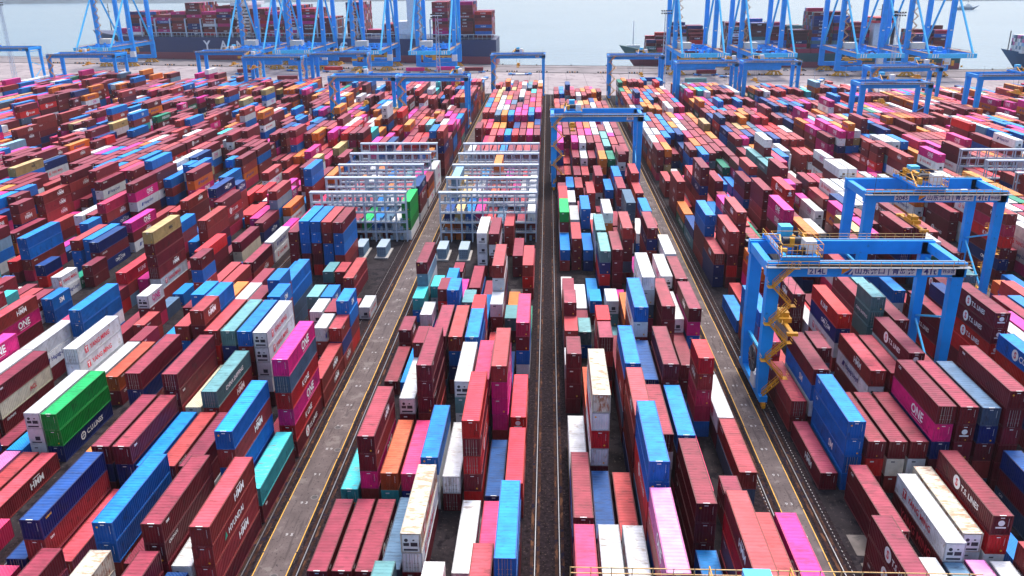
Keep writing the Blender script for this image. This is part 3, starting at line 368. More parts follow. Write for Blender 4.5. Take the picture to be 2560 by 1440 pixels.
(3,5,5272,1,8,4,5,0),(3,5,5445,1,12,2,12,8),(3,5,5617,1,12,0,12,12,12,5),(3,6,3009,1,0,1,0,0),(3,6,3181,1,2,0,0,0),(3,6,3613,1,0),(3,6,3786,1,0,5,12,0),(3,6,3959,1,12,0,0),(3,6,4132,1,1,1,8,4),(3,6,4304,1,0,0,5,0),(3,6,4477,1,1,0,12,8),(3,6,4650,1,0),(3,6,4823,1,0,1,1,2,0),(3,6,4995,1,10,1,0,0,0),(3,6,5168,1,3,5,5,0),(3,6,5341,1,3,0,0,12),(3,6,5514,1,5,8,12,0),(3,7,2922,1,0,9,0),(3,7,3095,1,1,5,1,0),(3,7,3268,1,3,1,8,10),(3,7,3441,1,8),(3,7,3803,1,0,0,9,18),(3,7,3976,1,1,4,2,4),(3,7,4149,1,2,0,8,1),(3,7,4322,1,8,12,8),(3,7,4494,0,9,1,0,0),(3,7,4581,1,3,0,4,0),(3,7,4753,1,0,0,8,2,0),(3,7,4926,1,12,0,1,0,0),(3,7,5099,1,1,4,5,2),(3,7,5272,1,15,8,12,0),(3,7,5445,1,9,3,16,0),(3,7,5617,1,11,0,0,4,0),(3,8,3095,1,0,8,1,1),(3,8,3268,1,0,0),(3,8,3441,1,8,0),(3,8,3786,1,5,3,5,0),(3,8,3959,1,0,0,11,12,0),(3,8,4132,1,0,0,8),(3,8,4304,1,1,12,0,8),(3,8,4477,1,1,1,1,8),(3,8,4650,1,3,0,0,1),(3,8,4823,1,0,12,0,12,1),
(3,8,4995,1,2,5,4,1,8),(3,8,5168,1,1,0,0,8),(3,8,5341,1,12,5,1,8),(3,8,5514,1,12,0,8,0),(4,0,2749,1,1,1,0,0),(4,0,2922,1,0,12,18,1,5),(4,0,3095,1,8,1,5,12),(4,0,3268,1,4,0,12),(4,0,3441,1,0,1),(4,0,3613,0,0,4,2,5),(4,0,3700,0,18,1,0,8,0),(4,0,3956,1,0,0,0),(4,0,4129,1,12,1,1,5),(4,0,4302,1,9,0,9,9,0),(4,0,4474,1,12,4,0,12,0),(4,0,4647,1,0,0,5,8),(4,0,5010,1,0,0,8,0),(4,0,5183,1,5,0,2,0,0),(4,0,5355,1,0,5,5,0),(4,0,5528,1,4,4,0,8),(4,1,2749,1,0,0,5,8),(4,1,2922,1,1,2,5,4,8),(4,1,3095,1,2,0,0,8),(4,1,3268,1,1,3,0),(4,1,3441,1,0,1,0,1),(4,1,3613,1,8,0,8),(4,1,3872,1,4,10,1,5,1,8),(4,1,4045,1,5,0,12,0),(4,1,4218,1,3,0,1,0,1),(4,1,4391,1,12,8,0,1,1),(4,1,4563,1,0,0,1,0),(4,1,4736,0,10,5,1,2,0),(4,1,4909,1,4,12,0),(4,1,5082,1,1,1,2,0),(4,1,5255,1,12,0,2,8),(4,1,5427,1,0,9,12),(4,1,5600,1,4,12,0),(4,2,2663,0,0,9,1,8),(4,2,2749,0,1,0,5,12),(4,2,2836,0,5,8,0,5,12),(4,2,2922,0,0,8,15,5,12),(4,2,3179,1,1,5,1),
(4,2,3351,1,1,1,0),(4,2,3524,1,5,5,0,0),(4,2,3697,0,8),(4,2,4133,1,1,0,0,3),(4,2,4306,1,0,1,1,0,0),(4,2,4479,1,3,12,1,9,0),(4,2,4652,1,12,0,1,0),(4,2,4824,1,5,11,0,12,0),(4,2,4997,1,2,0,8),(4,2,5170,1,0,15,0,8),(4,2,5343,1,0,9,15,8),(4,2,5515,1,12,0,0,0),(4,3,2663,1,1,0,8,0),(4,3,2836,1,8,9,9,0),(4,3,3009,1,0,0,17),(4,3,3181,1,2,8,0),(4,3,3354,1,1,12,0,0),(4,3,3527,1,0,4,8,0),(4,3,4045,1,2,0,12,8),(4,3,4218,1,1,0,1,12,8),(4,3,4391,1,12,0,1,8,8),(4,3,4563,1,18,3,0,8),(4,3,4736,1,0,5,1,0,0),(4,3,4909,1,17,1,0,8),(4,3,5082,1,4,0,0,0),(4,3,5255,1,16,5,5,8),(4,3,5427,1,8,0,3,5,1),(4,3,5600,0,2,2,0),(4,4,2577,1,8,8,1,8,0),(4,4,2749,1,5,2,1,0),(4,4,2922,1,5,2,12,5,0),(4,4,3095,1,5,5,0,0),(4,4,3268,1,0,4,0),(4,4,3441,1,0,12,0,0),(4,4,3613,1,0),(4,4,3786,1,2),(4,4,3959,0,0),(4,4,4045,1,0,1,0,0,4,0),(4,4,4218,1,0,8,3,0,0),(4,4,4391,1,12,10,2,0,0),(4,4,4563,0,0),(4,4,4820,1,1,8,1,4,0),(4,4,4993,1,1,1,16,0),
(4,4,5165,1,8,12,1,8),(4,4,5338,1,12,8,2,8),(4,4,5511,1,0,0,1,0),(4,5,2577,1,4,0,0,18,12),(4,5,2749,1,4,3,5,0),(4,5,2922,1,5,5,9,15,0),(4,5,3095,1,8,0,17,0),(4,5,3268,1,0,17,8,4),(4,5,3441,1,0,0,1,12,0),(4,5,3613,1,12),(4,5,3786,1,0),(4,5,3959,1,12,9,8),(4,5,4132,1,15,8,0,0),(4,5,4304,1,0,12,5,5,0),(4,5,4823,1,0,12,4,0,0),(4,5,4995,1,9,9,11,0),(4,5,5168,1,9,12,0,0),(4,5,5341,1,4,4,2,0),(4,5,5514,1,0,0,0,0),(4,6,2490,1,2,0,5,12,0),(4,6,2663,1,1,0,3,0),(4,6,2836,1,18,5,5,0,0),(4,6,3009,0,0,8,0,8),(4,6,3265,1,15,5,3),(4,6,3438,1,8,0,3,9),(4,6,3611,1,0,0),(4,6,3783,1,2,4,12,5,0),(4,6,4156,1,1,8,2,0),(4,6,4329,1,5,8,1,15,0),(4,6,4674,1,11,0,0,0),(4,6,4847,1,1,1,8,4,4),(4,6,5020,1,0,12,0),(4,6,5193,1,9,0,1,11),(4,6,5365,1,0,2,0,9),(4,6,5538,1,9,2,0,1),(4,7,2404,1,1,8,15,8,8),(4,7,2577,1,0,2,3,0,18),(4,7,2749,1,0,0,0,0),(4,7,2922,1,0,1,12,5,0),(4,7,3268,0,1,12,0),(4,7,3354,0,3,0,11,0),(4,7,3441,0,1,5,3,3),
(4,7,3527,1,0,9,0),(4,7,3700,1,16,18,1,16,1,8),(4,7,3872,1,0),(4,7,4218,0,11,0,5,16,12),(4,7,4657,1,5,8,2,0),(4,7,4830,1,4,4,0,0,0),(4,7,5003,0,0,12,11,0),(4,7,5089,1,0,2,0,0),(4,7,5262,1,8,0,1,0),(4,7,5435,0,0,10,0),(4,7,5521,1,0,1,12,8),(4,8,2404,1,2,5,8,9,8),(4,8,2577,1,12,9,1,12,0),(4,8,2749,1,1,1,8,0),(4,8,2922,1,8,12,5,9),(4,8,3095,1,12,0,0,1),(4,8,3268,1,11,0,5),(4,8,3441,1,5,18,0),(4,8,3613,1,1,1,0,8),(4,8,3786,1,8,0),(4,8,4132,1,0,8,17,0),(4,8,4477,1,15,18),(4,8,4650,1,16,4,9,18),(4,8,4823,1,4,0,0,5,0),(4,8,4995,1,8,0,2,0),(4,8,5168,0,0,0,3,8),(4,8,5255,1,5,3,8,0),(4,8,5427,1,0,2,1,2),(4,8,5600,1,2,0,8),(5,0,2231,1,3,1,15,11,1),(5,0,2404,1,8,0,1,1,8),(5,0,2577,1,5,0,1,16,8,118),(5,0,2749,1,5,0,4),(5,0,2922,1,4,3,12,0),(5,0,3095,1,1,9,2,12),(5,0,3268,1,0,8,9,0),(5,0,3441,1,1,2,8,0),(5,0,3613,1,0,8,1,0),(5,0,3786,1,1,0,3,0,0),(5,0,3959,1,0,0,1),(5,0,4132,1,2,4),(5,0,4304,1,8,5,3,9),
(5,0,4477,1,12,5,12,1,8,0),(5,0,4650,1,4,0,1,0),(5,0,4823,1,5,0,1,1,4),(5,0,4995,1,0,1,0,4),(5,0,5168,0,12,5,0,0,1),(5,0,5255,1,0,0,1,0),(5,0,5427,1,5,17,4,0),(5,1,2145,1,12,4,0,0),(5,1,2318,1,1,8,1,12,0),(5,1,2490,1,1,1,0,8,0),(5,1,2663,0,0,1,0),(5,1,2749,1,1,5,0),(5,1,2922,1,4,16,3,0),(5,1,3095,1,12,1,1,8),(5,1,3268,1,0,8,0,0),(5,1,3441,1,0,8,8),(5,1,3613,1,2,9,1,0),(5,1,3786,1,1,0,8,2,0),(5,1,3959,1,5,0,0),(5,1,4132,1,2,1,1,0),(5,1,4504,1,0,0,0),(5,1,4677,1,1,12,8,0),(5,1,4850,1,9,0,0,1,0),(5,1,5023,1,2,0,1,0),(5,1,5405,1,3,0,0,0),(5,2,2145,1,12,0,0,4),(5,2,2318,1,0,9,0,2,4),(5,2,2490,1,8,1,5,0,0),(5,2,2663,1,1,11,0,0),(5,2,2836,1,8,1,0,0),(5,2,3009,1,9,0,2,0),(5,2,3181,1,0,2,17,12),(5,2,3354,1,17,0,0,1),(5,2,3527,1,5,8,0,0),(5,2,3700,1,9,0,1,17,1),(5,2,3872,1,9,0,1),(5,2,4045,1,3,0,16,0),(5,2,4218,1,18,10,12,0),(5,2,4563,1,0,12,0,0),(5,2,4736,1,0,8,5,2,0),(5,2,4909,1,5,0,0,1),(5,2,5427,1,0,1,1,0),
(5,3,2058,1,8,8,5,12),(5,3,2231,1,1,2,0,8,12),(5,3,2404,1,1,0,0,5,0),(5,3,2577,1,18,0,1,1),(5,3,2749,1,4,8,0),(5,3,2922,1,12,0,4,0),(5,3,3095,1,2,8,8,0),(5,3,3268,0,0,0,0,4),(5,3,3354,1,8,10,5,5),(5,3,3737,1,9,0,12,8,8),(5,3,4090,1,0,0,0,0),(5,3,4262,1,9),(5,3,4435,1,1,0,0),(5,3,4608,1,1,5,12,0),(5,3,4781,1,1,4,1,18,0),(5,3,4953,1,4),(5,3,5126,0,4),(5,3,5213,1,9,0,17,0),(5,3,5385,1,12,3,0,0),(5,3,5558,1,0,0,4,8),(5,4,2058,1,8,9,16,8),(5,4,2231,1,0,5,17,2,8),(5,4,2404,0,17,4,8,0,8),(5,4,2690,1,5,1,3,8),(5,4,2863,1,8,0,0,8),(5,4,3036,1,3,1,4,8),(5,4,3209,1,0,1,1,8),(5,4,3381,1,8,2,8,0),(5,4,3727,1,0,1,0,0),(5,4,3986,1,0),(5,4,4159,1,0),(5,4,4502,1,0,1,0),(5,4,4674,1,10,0,5,0),(5,4,4847,1,12,0),(5,4,5020,1,0),(5,4,5193,1,5,0,0),(5,4,5365,1,0,4,1,8),(5,4,5538,1,5,1,9,0),(5,5,1972,1,0,4,0,5),(5,5,2145,1,8,0,12,9),(5,5,2318,0,0,2,0,8,0),(5,5,2604,1,0,2,0,1,100),(5,5,2777,1,12,0,0,8),(5,5,2949,1,0,0,1,0),
(5,5,3122,1,0,11,9,0),(5,5,3295,1,18,15,1,0),(5,5,3468,1,0),(5,5,3641,1,8,8,0,0),(5,5,3813,1,0),(5,5,3986,1,9,2),(5,5,4159,1,0,5,4,8),(5,5,4332,1,2,0,2,8),(5,5,4504,1,2,5,0),(5,5,4677,1,0),(5,5,4850,1,1,0),(5,5,5023,0,8,12,5,4),(5,5,5109,1,9,2,9,4),(5,5,5282,1,0,8,9,8),(5,5,5455,1,0,8,1,0),(5,6,1972,1,8,5,4,0),(5,6,2145,0,0,3,0,3),(5,6,2431,1,12),(5,6,2794,1,8,1,5,8),(5,6,2967,1,2,0,0,0),(5,6,3139,1,8,1,0,0),(5,6,3312,1,0,15,0),(5,6,3485,1,1,0,12,5),(5,6,3658,1,0,12,0),(5,6,3831,1,0),(5,6,4003,1,5,8,0),(5,6,4176,1,8,1,1,8),(5,6,4349,1,12,12,8),(5,6,4692,1,1,0),(5,6,4864,1,0,5,0),(5,6,5037,1,8,8,8,4),(5,6,5210,1,8,1,0,4),(5,6,5383,1,0,1,0,1),(5,6,5555,1,12,0,0,1),(5,7,1886,1,18,2,1,1),(5,7,2231,0,0,12,9,1,0),(5,7,2318,1,16),(5,7,2490,1,0),(5,7,2663,1,0,8,8,1,0),(5,7,2836,1,0,0,0,1),(5,7,3009,1,0,0,0,8),(5,7,3181,1,0,12,1,1),(5,7,3354,1,8,12,0,1),(5,7,3527,1,1,2,18,0),(5,7,3700,1,11,0),(5,7,3872,1,8,2,4),
(5,7,4045,1,1,0,12,4),(5,7,4218,1,3,5,0,1),(5,7,4391,1,4,0),(5,7,4563,1,5,5),(5,7,4736,1,0,0),(5,7,5069,1,0,0,0,0),(5,7,5242,1,12,2,8,3),(5,7,5415,1,5,1,2,4),(5,8,1886,0,0,8,2,0),(5,8,1972,1,5,8,10,0),(5,8,2145,1,0,4,100),(5,8,2458,1,0),(5,8,2630,1,11,0,5,100),(5,8,2803,1,5,12,8,2),(5,8,2976,1,1,1,1),(5,8,3149,1,0,1,3,0),(5,8,3321,1,2,0,2,0),(5,8,3494,1,17,9,12,0),(5,8,3847,0,8,8,0),(5,8,3933,0,8,0,0),(5,8,4170,1,0,0,4,3),(5,8,4342,1,8,8),(5,8,5041,1,0,8,1,8),(5,8,5213,1,12,5,0,8),(6,0,1723,1,0,0,1,1),(6,0,2152,1,12),(6,0,2324,1,1,3,5),(6,0,2497,1,8,4,0),(6,0,2670,1,8,0,18,0,0),(6,0,2843,1,0,1,0),(6,0,3015,1,0,9,0),(6,0,3188,1,17,1,0,1),(6,0,3361,1,1,18,5,0),(6,0,3534,1,0,0,9,0),(6,0,3706,1,4,8,8),(6,0,3879,1,1,0,0),(6,0,4052,1,5,8,12),(6,0,4225,0,8,12,9),(6,0,4481,1,0,0),(6,0,4654,0,0,0),(6,0,4920,0,5,4,0,0),(6,0,5007,0,4,5,1,0),(6,0,5093,1,2,1),(6,0,5266,1,0,16,8,0),(6,0,5439,1,17,0,8,0),
(6,1,1723,1,8,11,0,12),(6,1,2162,1,9),(6,1,2334,1,0,3,0),(6,1,2507,1,4,9,0),(6,1,2680,1,5,0,4,0),(6,1,2853,1,1,3,0,5),(6,1,3025,1,8,0,5,5),(6,1,3198,1,1,8,5,0),(6,1,3371,1,8,0,0),(6,1,3544,1,5,1,0,0),(6,1,3716,1,12,5,0),(6,1,3889,1,0,0,0,0),(6,1,4405,1,9,0),(6,1,4923,1,12,5,8,8),(6,1,5096,1,5,5,0,0),(6,1,5269,1,4,12,8,0),(6,1,5441,1,0,18,0,0),(6,2,1636,1,8,5,1,12),(6,2,1809,0,1,8),(6,2,2241,0,0,18,8),(6,2,2507,1,4,1,0),(6,2,2680,1,0,5,1,0,0,8),(6,2,2853,1,0,4,8),(6,2,3025,1,1,18,8,9),(6,2,3371,1,0,1,1,5),(6,2,3544,1,0,12,2,5),(6,2,3716,1,12,8,4,2),(6,2,3889,1,2),(6,2,4235,1,4),(6,2,4408,1,1,4),(6,2,4740,1,1,4,0,4),(6,2,4913,1,0,8,4,0),(6,2,5086,1,4,16,0,0),(6,2,5259,1,0,3,8),(6,2,5431,1,12,0,2,0),(6,3,1636,1,0,1,4,16),(6,3,1809,0,5),(6,3,2208,1,0),(6,3,2381,0,0),(6,3,2637,1,0,9,5,1,0),(6,3,2810,1,1,12,4,5),(6,3,3328,1,0,4,1,5,0),(6,3,3501,1,2,1,12,0),(6,3,3884,1,8),(6,3,4056,1,0,5),(6,3,4229,1,1,1,1,8),
(6,3,4575,1,8,0,0),(6,3,4748,1,0,4,1,0),(6,3,4920,1,0,2,12,4),(6,3,5093,1,0,8,17,0),(6,3,5266,1,12,1,0,0),(6,3,5439,1,0,1,0,0),(6,4,1550,1,1,3,5,4),(6,4,1723,0,0,1,0),(6,4,2238,1,0),(6,4,2411,1,8),(6,4,2820,1,3,9,8,4),(6,4,3338,0,1,10,2,0),(6,4,3425,1,4,1,4,0,0),(6,4,3597,1,8),(6,4,3770,1,8),(6,4,3943,1,0,1,0),(6,4,4116,1,1,1,8),(6,4,4288,1,0,0),(6,4,4461,1,1,8,5,0),(6,4,4634,1,5,1,4,0),(6,4,4807,0,0,9,11,0),(6,4,5053,1,1,8,4,0),(6,4,5226,1,0,2,9,8,0),(6,4,5399,1,0,0,0),(6,5,1670,1,12,0),(6,5,2242,1,16,4),(6,5,2414,1,0),(6,5,2760,0,1,0,8,5,8),(6,5,2846,1,0),(6,5,3019,1,0),(6,5,3332,1,10,0,8,0),(6,5,3505,1,0),(6,5,3677,0,0,12),(6,5,3764,0,16,10,0),(6,5,3850,1,0,1,0,0),(6,5,4233,1,0,0),(6,5,4406,1,2,0,0,0),(6,5,4578,1,5,18,0,0),(6,5,4751,1,0,1,12,0),(6,5,4924,1,1,0,5,8),(6,5,5097,1,17,1,11,15),(6,5,5269,0,5,0,8),(6,5,5356,1,12,12,4,16),(6,6,1463,0,4,0,1,16),(6,6,1550,1,0,2,16),(6,6,1723,0,8,1),
(6,6,1949,0,15),(6,6,2555,1,5),(6,6,2728,1,1,9,0,18,8),(6,6,2901,1,8),(6,6,3074,1,0,3,1,0),(6,6,3246,1,15,0,9,0),(6,6,3419,1,8,16,12),(6,6,3592,1,2,0,4),(6,6,3765,1,0,18,0,0),(6,6,3937,1,3),(6,6,4110,1,4,3),(6,6,4283,1,3,8,0,0),(6,6,4456,1,2,18,12,0),(6,6,4628,1,1,0,1,1),(6,6,4801,1,3,4,0,1),(6,6,4974,1,1,18,0,0),(6,6,5147,0,1,1,9,0),(6,6,5233,1,5,3,16,1),(6,6,5406,1,0,1,0,0),(6,7,1463,1,2,1,5,0),(6,7,1636,1,5,0),(6,7,2381,0,0),(6,7,2637,1,0,2,12,4,0),(6,7,2810,1,3,8),(6,7,2983,0,2,0,0,8),(6,7,3242,1,4,3,0,0),(6,7,3415,0,5,0,0),(6,7,3501,1,0,12,9,0),(6,7,3674,1,8,5,3,9),(6,7,3846,1,0,15),(6,7,4019,1,0,0),(6,7,4192,1,4,8,1,8),(6,7,4575,1,8,0,1,12),(6,7,4748,1,0,0,5,5),(6,7,4920,1,5,1,0,0),(6,7,5093,0,0,1,17,4,8),(6,7,5399,1,12,5,8),(6,8,1377,0,1,4,0,3),(6,8,2322,1,3),(6,8,2654,1,5,0),(6,8,2827,1,1,8,8),(6,8,3000,1,2,4,1,0),(6,8,3173,1,1,1,8,0),(6,8,3545,1,9,0,1,0),(6,8,3718,0,0,0,16,8),(6,8,4015,1,0,8,8),
(6,8,4187,1,1,12,9,12),(6,8,4533,1,9,12,1,8),(6,8,5228,1,9,9,1,0),(6,8,5401,1,0,0,9,8),(7,0,1395,1,1,3),(7,0,1568,0,1,3),(7,0,1824,1,10,1,103),(7,0,1997,0,0,0,3,1),(7,0,2243,1,0,9),(7,0,2416,1,5,1,4,2,109),(7,0,2589,0,0,1,1,9),(7,0,3265,1,5,5,4,8,2,0),(7,0,3438,1,8,10,12,5,9),(7,0,3611,1,1,1,0,12,9),(7,0,3783,1,4,5,9),(7,0,3956,1,0,0,0,18),(7,0,4129,1,9,1,1,18),(7,0,4302,1,1,8,4,4),(7,0,4474,1,9,12,16,4,5),(7,0,4647,1,1,0,0,5),(7,0,4820,1,0,4),(7,0,4993,0,1,2,8,8),(7,0,5079,1,4,0,0,8),(7,0,5252,1,5,12,4,11),(7,0,5425,1,12,1,0,0),(7,1,1148,0,10,15,0,0),(7,1,2018,0,1),(7,1,2524,1,1),(7,1,2877,0,3),(7,1,3183,1,0,1,4),(7,1,3356,1,5,5,9,0,0),(7,1,3529,1,1,1,1,1,0),(7,1,3701,1,8,12,11),(7,1,3874,1,8,4,18,5,0,4),(7,1,4047,1,2,12,0,12),(7,1,4220,1,4,1,0,12),(7,1,4392,1,12,0,10,1),(7,1,4565,0,0,0,0,1),(7,1,4652,1,0,12,0,1),(7,1,4824,1,0,0,1),(7,1,4997,1,8,2,1),(7,1,5170,1,0,4,4,0,1),(7,1,5343,1,0,0,1),
(7,2,1062,1,0,0,8,5),(7,2,2014,1,0),(7,2,2500,1,8),(7,2,2845,1,8),(7,2,3191,1,5,2,4),(7,2,3363,1,1,0,2,1,4),(7,2,3536,1,8,0,12,8,0),(7,2,3709,1,11,1,9),(7,2,3882,1,0,1,1,12),(7,2,4054,1,9,0,1,0),(7,2,4227,1,0,5,3,8),(7,2,4570,1,0,8,8,8),(7,2,4743,1,0,12,0),(7,2,4915,1,12,0,0),(7,2,5088,1,11,1,0),(7,2,5261,1,0,10,0,2),(7,2,5434,1,0,8,2,2),(7,3,2441,1,0,3),(7,3,2614,1,0,5),(7,3,2787,1,8,12),(7,3,2960,1,12),(7,3,3132,1,12,0,1,12),(7,3,3305,1,0,0,1),(7,3,3478,1,8,9,8,9,1),(7,3,3651,1,1,8,0,4),(7,3,3824,1,5,2,4),(7,3,3996,1,1,9,12,4),(7,3,4515,1,3,5,0,1,0),(7,3,4687,1,4,0,15,0),(7,3,4860,1,8,4),(7,3,5033,1,2,1,4,0),(7,3,5206,1,17,0,4,5),(7,3,5378,1,1,0,12,0,8),(7,4,976,1,0,9,0,0),(7,4,1148,1,100),(7,4,1321,1,0),(7,4,2143,1,0),(7,4,2316,0,8),(7,4,2402,1,0,12),(7,4,2575,1,12,15,12),(7,4,2748,0,0,12),(7,4,3204,1,2,0,0),(7,4,3377,1,1,0,0,3,12),(7,4,3550,1,2,5,8,1,4,0),(7,4,3722,1,5,12),(7,4,3895,1,2,0,2,12),
(7,4,4068,1,1),(7,4,4241,1,4,2,12,1),(7,4,4414,1,2,5,4,8),(7,4,4586,1,8,15,5,1),(7,4,4759,1,0,5,1),(7,4,4932,1,0,17,0,8),(7,4,5105,1,0,0,5,8),(7,4,5277,1,0,0,8,8),(7,5,1136,1,8),(7,5,1488,0,1),(7,5,2503,1,17,8,10,1),(7,5,2849,1,5,1,0,0),(7,5,3021,0,1,0,5,18),(7,5,3288,1,4,16,12),(7,5,3461,0,12,0,0,4,12),(7,5,3547,0,4,1,12,3,5),(7,5,3633,1,18,0,0,4,5),(7,5,3986,1,9,8,5),(7,5,4159,0,8,5,0,4),(7,5,4245,1,5,3,0,8),(7,5,4418,1,1,8,1,8),(7,5,4591,1,2,12,16,12),(7,5,4764,1,0,5,12),(7,5,4936,1,0,8,11,12),(7,5,5109,1,9,18,3,1),(7,5,5282,1,8,10,12,1),(7,6,1752,1,0),(7,6,1925,1,8),(7,6,2690,1,8),(7,6,2862,1,1,8),(7,6,3358,1,1,1,1,5,3),(7,6,3531,1,5,1,5,1,3),(7,6,3703,1,11),(7,6,3876,1,2,5,5),(7,6,4432,1,1,9,5,5),(7,6,4604,1,0,8,1,0),(7,6,4777,1,8,3,4),(7,6,4950,0,1,0,4,0),(7,6,5036,1,5,1,0,0),(7,6,5209,1,0,1,8,1),(7,6,5382,1,5,12,12,12),(7,7,1499,1,12),(7,7,1672,0,1),(7,7,1838,1,2,1),(7,7,2011,1,12),
(7,7,2184,1,12),(7,7,2357,1,12),(7,7,2842,1,5,0,0),(7,7,3015,1,9),(7,7,3188,1,5,8),(7,7,3361,1,2,9,18,2,0),(7,7,3533,1,4,1,0),(7,7,3706,1,12,0,2),(7,7,3879,1,8,1,12,4),(7,7,4052,1,12,0,12,18),(7,7,4224,1,4,0,8,18),(7,7,4397,1,8,0,1,18),(7,7,4570,1,1,0,0,8),(7,7,5093,1,4,1,8,5),(7,7,5265,1,8,0,5,2),(7,7,5438,1,9,1,1,1),(7,8,1471,1,0,8),(7,8,1644,1,4,1),(7,8,1817,1,2,1),(7,8,1990,1,1,100),(7,8,2162,1,5,105),(7,8,2335,1,2),(7,8,2508,1,2),(7,8,2681,1,2),(7,8,2853,1,0,0,4),(7,8,3026,1,8,4,8,0),(7,8,3372,1,0,0,0,3,0),(7,8,3544,1,1,1,8,16),(7,8,3717,1,0,0,4),(7,8,4070,1,8,1,0,4),(7,8,4243,1,0,1,12,18),(7,8,4415,1,18,3,0,0),(7,8,4588,1,1,0,5,0),(7,8,4761,1,0),(7,8,4934,1,1,0,0,3),(7,8,5106,1,1,4,9,1),(7,8,5279,1,1,18,5,0),(8,0,989,0,12,5,4),(8,0,1075,0,2,1,4),(8,0,1531,1,17,0,9,4),(8,0,1704,1,8,0,0),(8,0,1877,1,2),(8,0,2220,1,2,1,4),(8,0,3127,1,0,0,0,12,12),(8,0,3300,0,9,0,9,12),(8,0,3386,1,0,12,1,12),
(8,0,3899,1,8,9,0,12),(8,0,4072,1,15,3,8,12),(8,0,4244,1,0,0,12),(8,0,4417,1,0,1,12,5,1),(8,0,4590,1,0,9,0,1),(8,0,4763,1,0,9,0,0,5),(8,0,4935,1,4,17,0,16),(8,0,5108,1,8,1,5,0,16),(8,0,5281,1,1,0,0,15),(8,1,659,1,0),(8,1,1161,1,0,5),(8,1,1524,1,0,0,8,5),(8,1,1697,0,8,5),(8,1,2223,1,9,0,5),(8,1,3127,1,1,2,9,8,0),(8,1,3300,1,1,18,2),(8,1,3473,1,2),(8,1,3645,1,2),(8,1,3818,1,15,1,9,0),(8,1,3991,1,12,1,12,0),(8,1,4164,1,16,0,16,0),(8,1,4336,0,0),(8,1,4593,1,4,1,0,1),(8,1,4985,1,1,8,1),(8,1,5158,1,4,18,12,0,1),(8,1,5331,1,5,8,5,12),(8,2,1509,1,0,9,12,0),(8,2,1681,1,1,2,0),(8,2,2217,1,0,9,1),(8,2,3127,1,0,10,0,9,9),(8,2,3300,1,1,0,9),(8,2,3473,0,5,1,9),(8,2,3559,1,5,0,1,12,4),(8,2,3732,1,12,15,0,0),(8,2,3904,1,9,0,1,1),(8,2,4077,1,0,0,1,1),(8,2,4250,1,1),(8,2,4423,1,1),(8,2,4595,1,1),(8,2,4978,1,2,0,0,1),(8,2,5151,1,0,0,0,1,17),(8,2,5324,1,1,0,18,11),(8,3,745,0,5),(8,3,1501,0,4,1,5,1),(8,3,3127,1,0,8,1,1),
(8,3,3300,1,0,1,5,0),(8,3,3473,1,0,0,8,0),(8,3,3645,1,0,4,8,0),(8,3,3818,1,0,0,1,4),(8,3,3991,1,2,5,4),(8,3,4164,1,4,1,0),(8,3,4336,0,1,0,0),(8,3,4423,1,3,1),(8,3,4795,1,8,1,4,0,1),(8,3,4968,1,5,0,0,1),(8,3,5141,1,0,16,0,1,12),(8,3,5314,1,18,0,0,0),(8,4,3127,1,0,0,4,0,0),(8,4,3300,0,1,5,0,5),(8,4,3386,1,1,9,0,1),(8,4,3559,1,1,9,0,3,1),(8,4,3732,1,1,12,9,1),(8,4,3904,1,0,0,1),(8,4,4077,0,3,3,12,4),(8,4,4164,1,0,1,4),(8,4,4336,1,4),(8,4,4955,1,1,8,5,0),(8,4,5128,1,2,2,0,0,1),(8,4,5301,1,2,0,2,5),(8,5,745,0,0),(8,5,1161,1,8,0),(8,5,1494,0,2,2),(8,5,1580,0,1),(8,5,3127,1,0,17,0,1,3),(8,5,3300,0,0,0,1,3),(8,5,3386,1,0,4,5,3),(8,5,3559,1,8,0,0,11,17),(8,5,3732,1,0,0,17),(8,5,3904,1,1,1,1,1),(8,5,4077,1,4,12,8),(8,5,4250,1,8,2),(8,5,4423,1,0),(8,5,4595,1,5),(8,5,4768,1,3,0,1,0,9),(8,5,4941,1,1,2,8,4),(8,5,5114,1,15,0,1,2,2),(8,5,5287,1,18,3,0,2),(8,6,985,1,0),(8,6,1503,0,1,0),(8,6,3127,1,4,2,3,8,0),
(8,6,3300,1,9,8,0,2),(8,6,3473,1,9,0,0,5),(8,6,3645,1,1,1,2,5,0),(8,6,3818,1,4,0,12),(8,6,3991,1,5,1,0,12),(8,6,4164,1,1,9,8,1),(8,6,4336,0,1,8,1),(8,6,4423,1,0,4,9,0,1),(8,6,4595,1,5,12,8,0,1),(8,6,4768,1,0,5,5,0,8),(8,6,4941,1,0,5,0,8),(8,6,5114,1,12,0,0,4,8),(8,6,5287,1,0),(8,7,1155,1,0),(8,7,1328,0,2,1,0,12),(8,7,1660,1,1),(8,7,3127,0,8,0,15,4),(8,7,3393,1,4,9,12,4),(8,7,3566,1,4,18,0,0,5),(8,7,3739,1,0,0,12,12),(8,7,3912,1,0,1,0,12),(8,7,4084,1,5,0,5,0),(8,7,4257,1,12,2,4),(8,7,4430,1,0,4,8,10,4),(8,7,4603,1,0,5,4,5,0),(8,7,4775,1,5,2,0,0,0),(8,7,4948,1,1,12,0,12),(8,7,5121,1,5,0,0,0,2),(8,7,5294,1,3,15,4,0),(8,8,745,0,0),(8,8,3393,1,9,0,0,0),(8,8,3566,1,1,8,8,0,12),(8,8,3739,1,2,0,0,12),(8,8,3912,1,17,2,0,8),(8,8,4084,1,9,9,1,1),(8,8,4257,1,1,4,0),(8,8,4430,1,0,1,8,9,0),(8,8,4603,0,0,2,0,1,0),(8,8,4689,1,0,1,3,8,1),(8,8,4862,0,0,0,4,12,0),(8,8,4948,1,4,3,1,1),(8,8,5121,1,9,0,1,18,1),
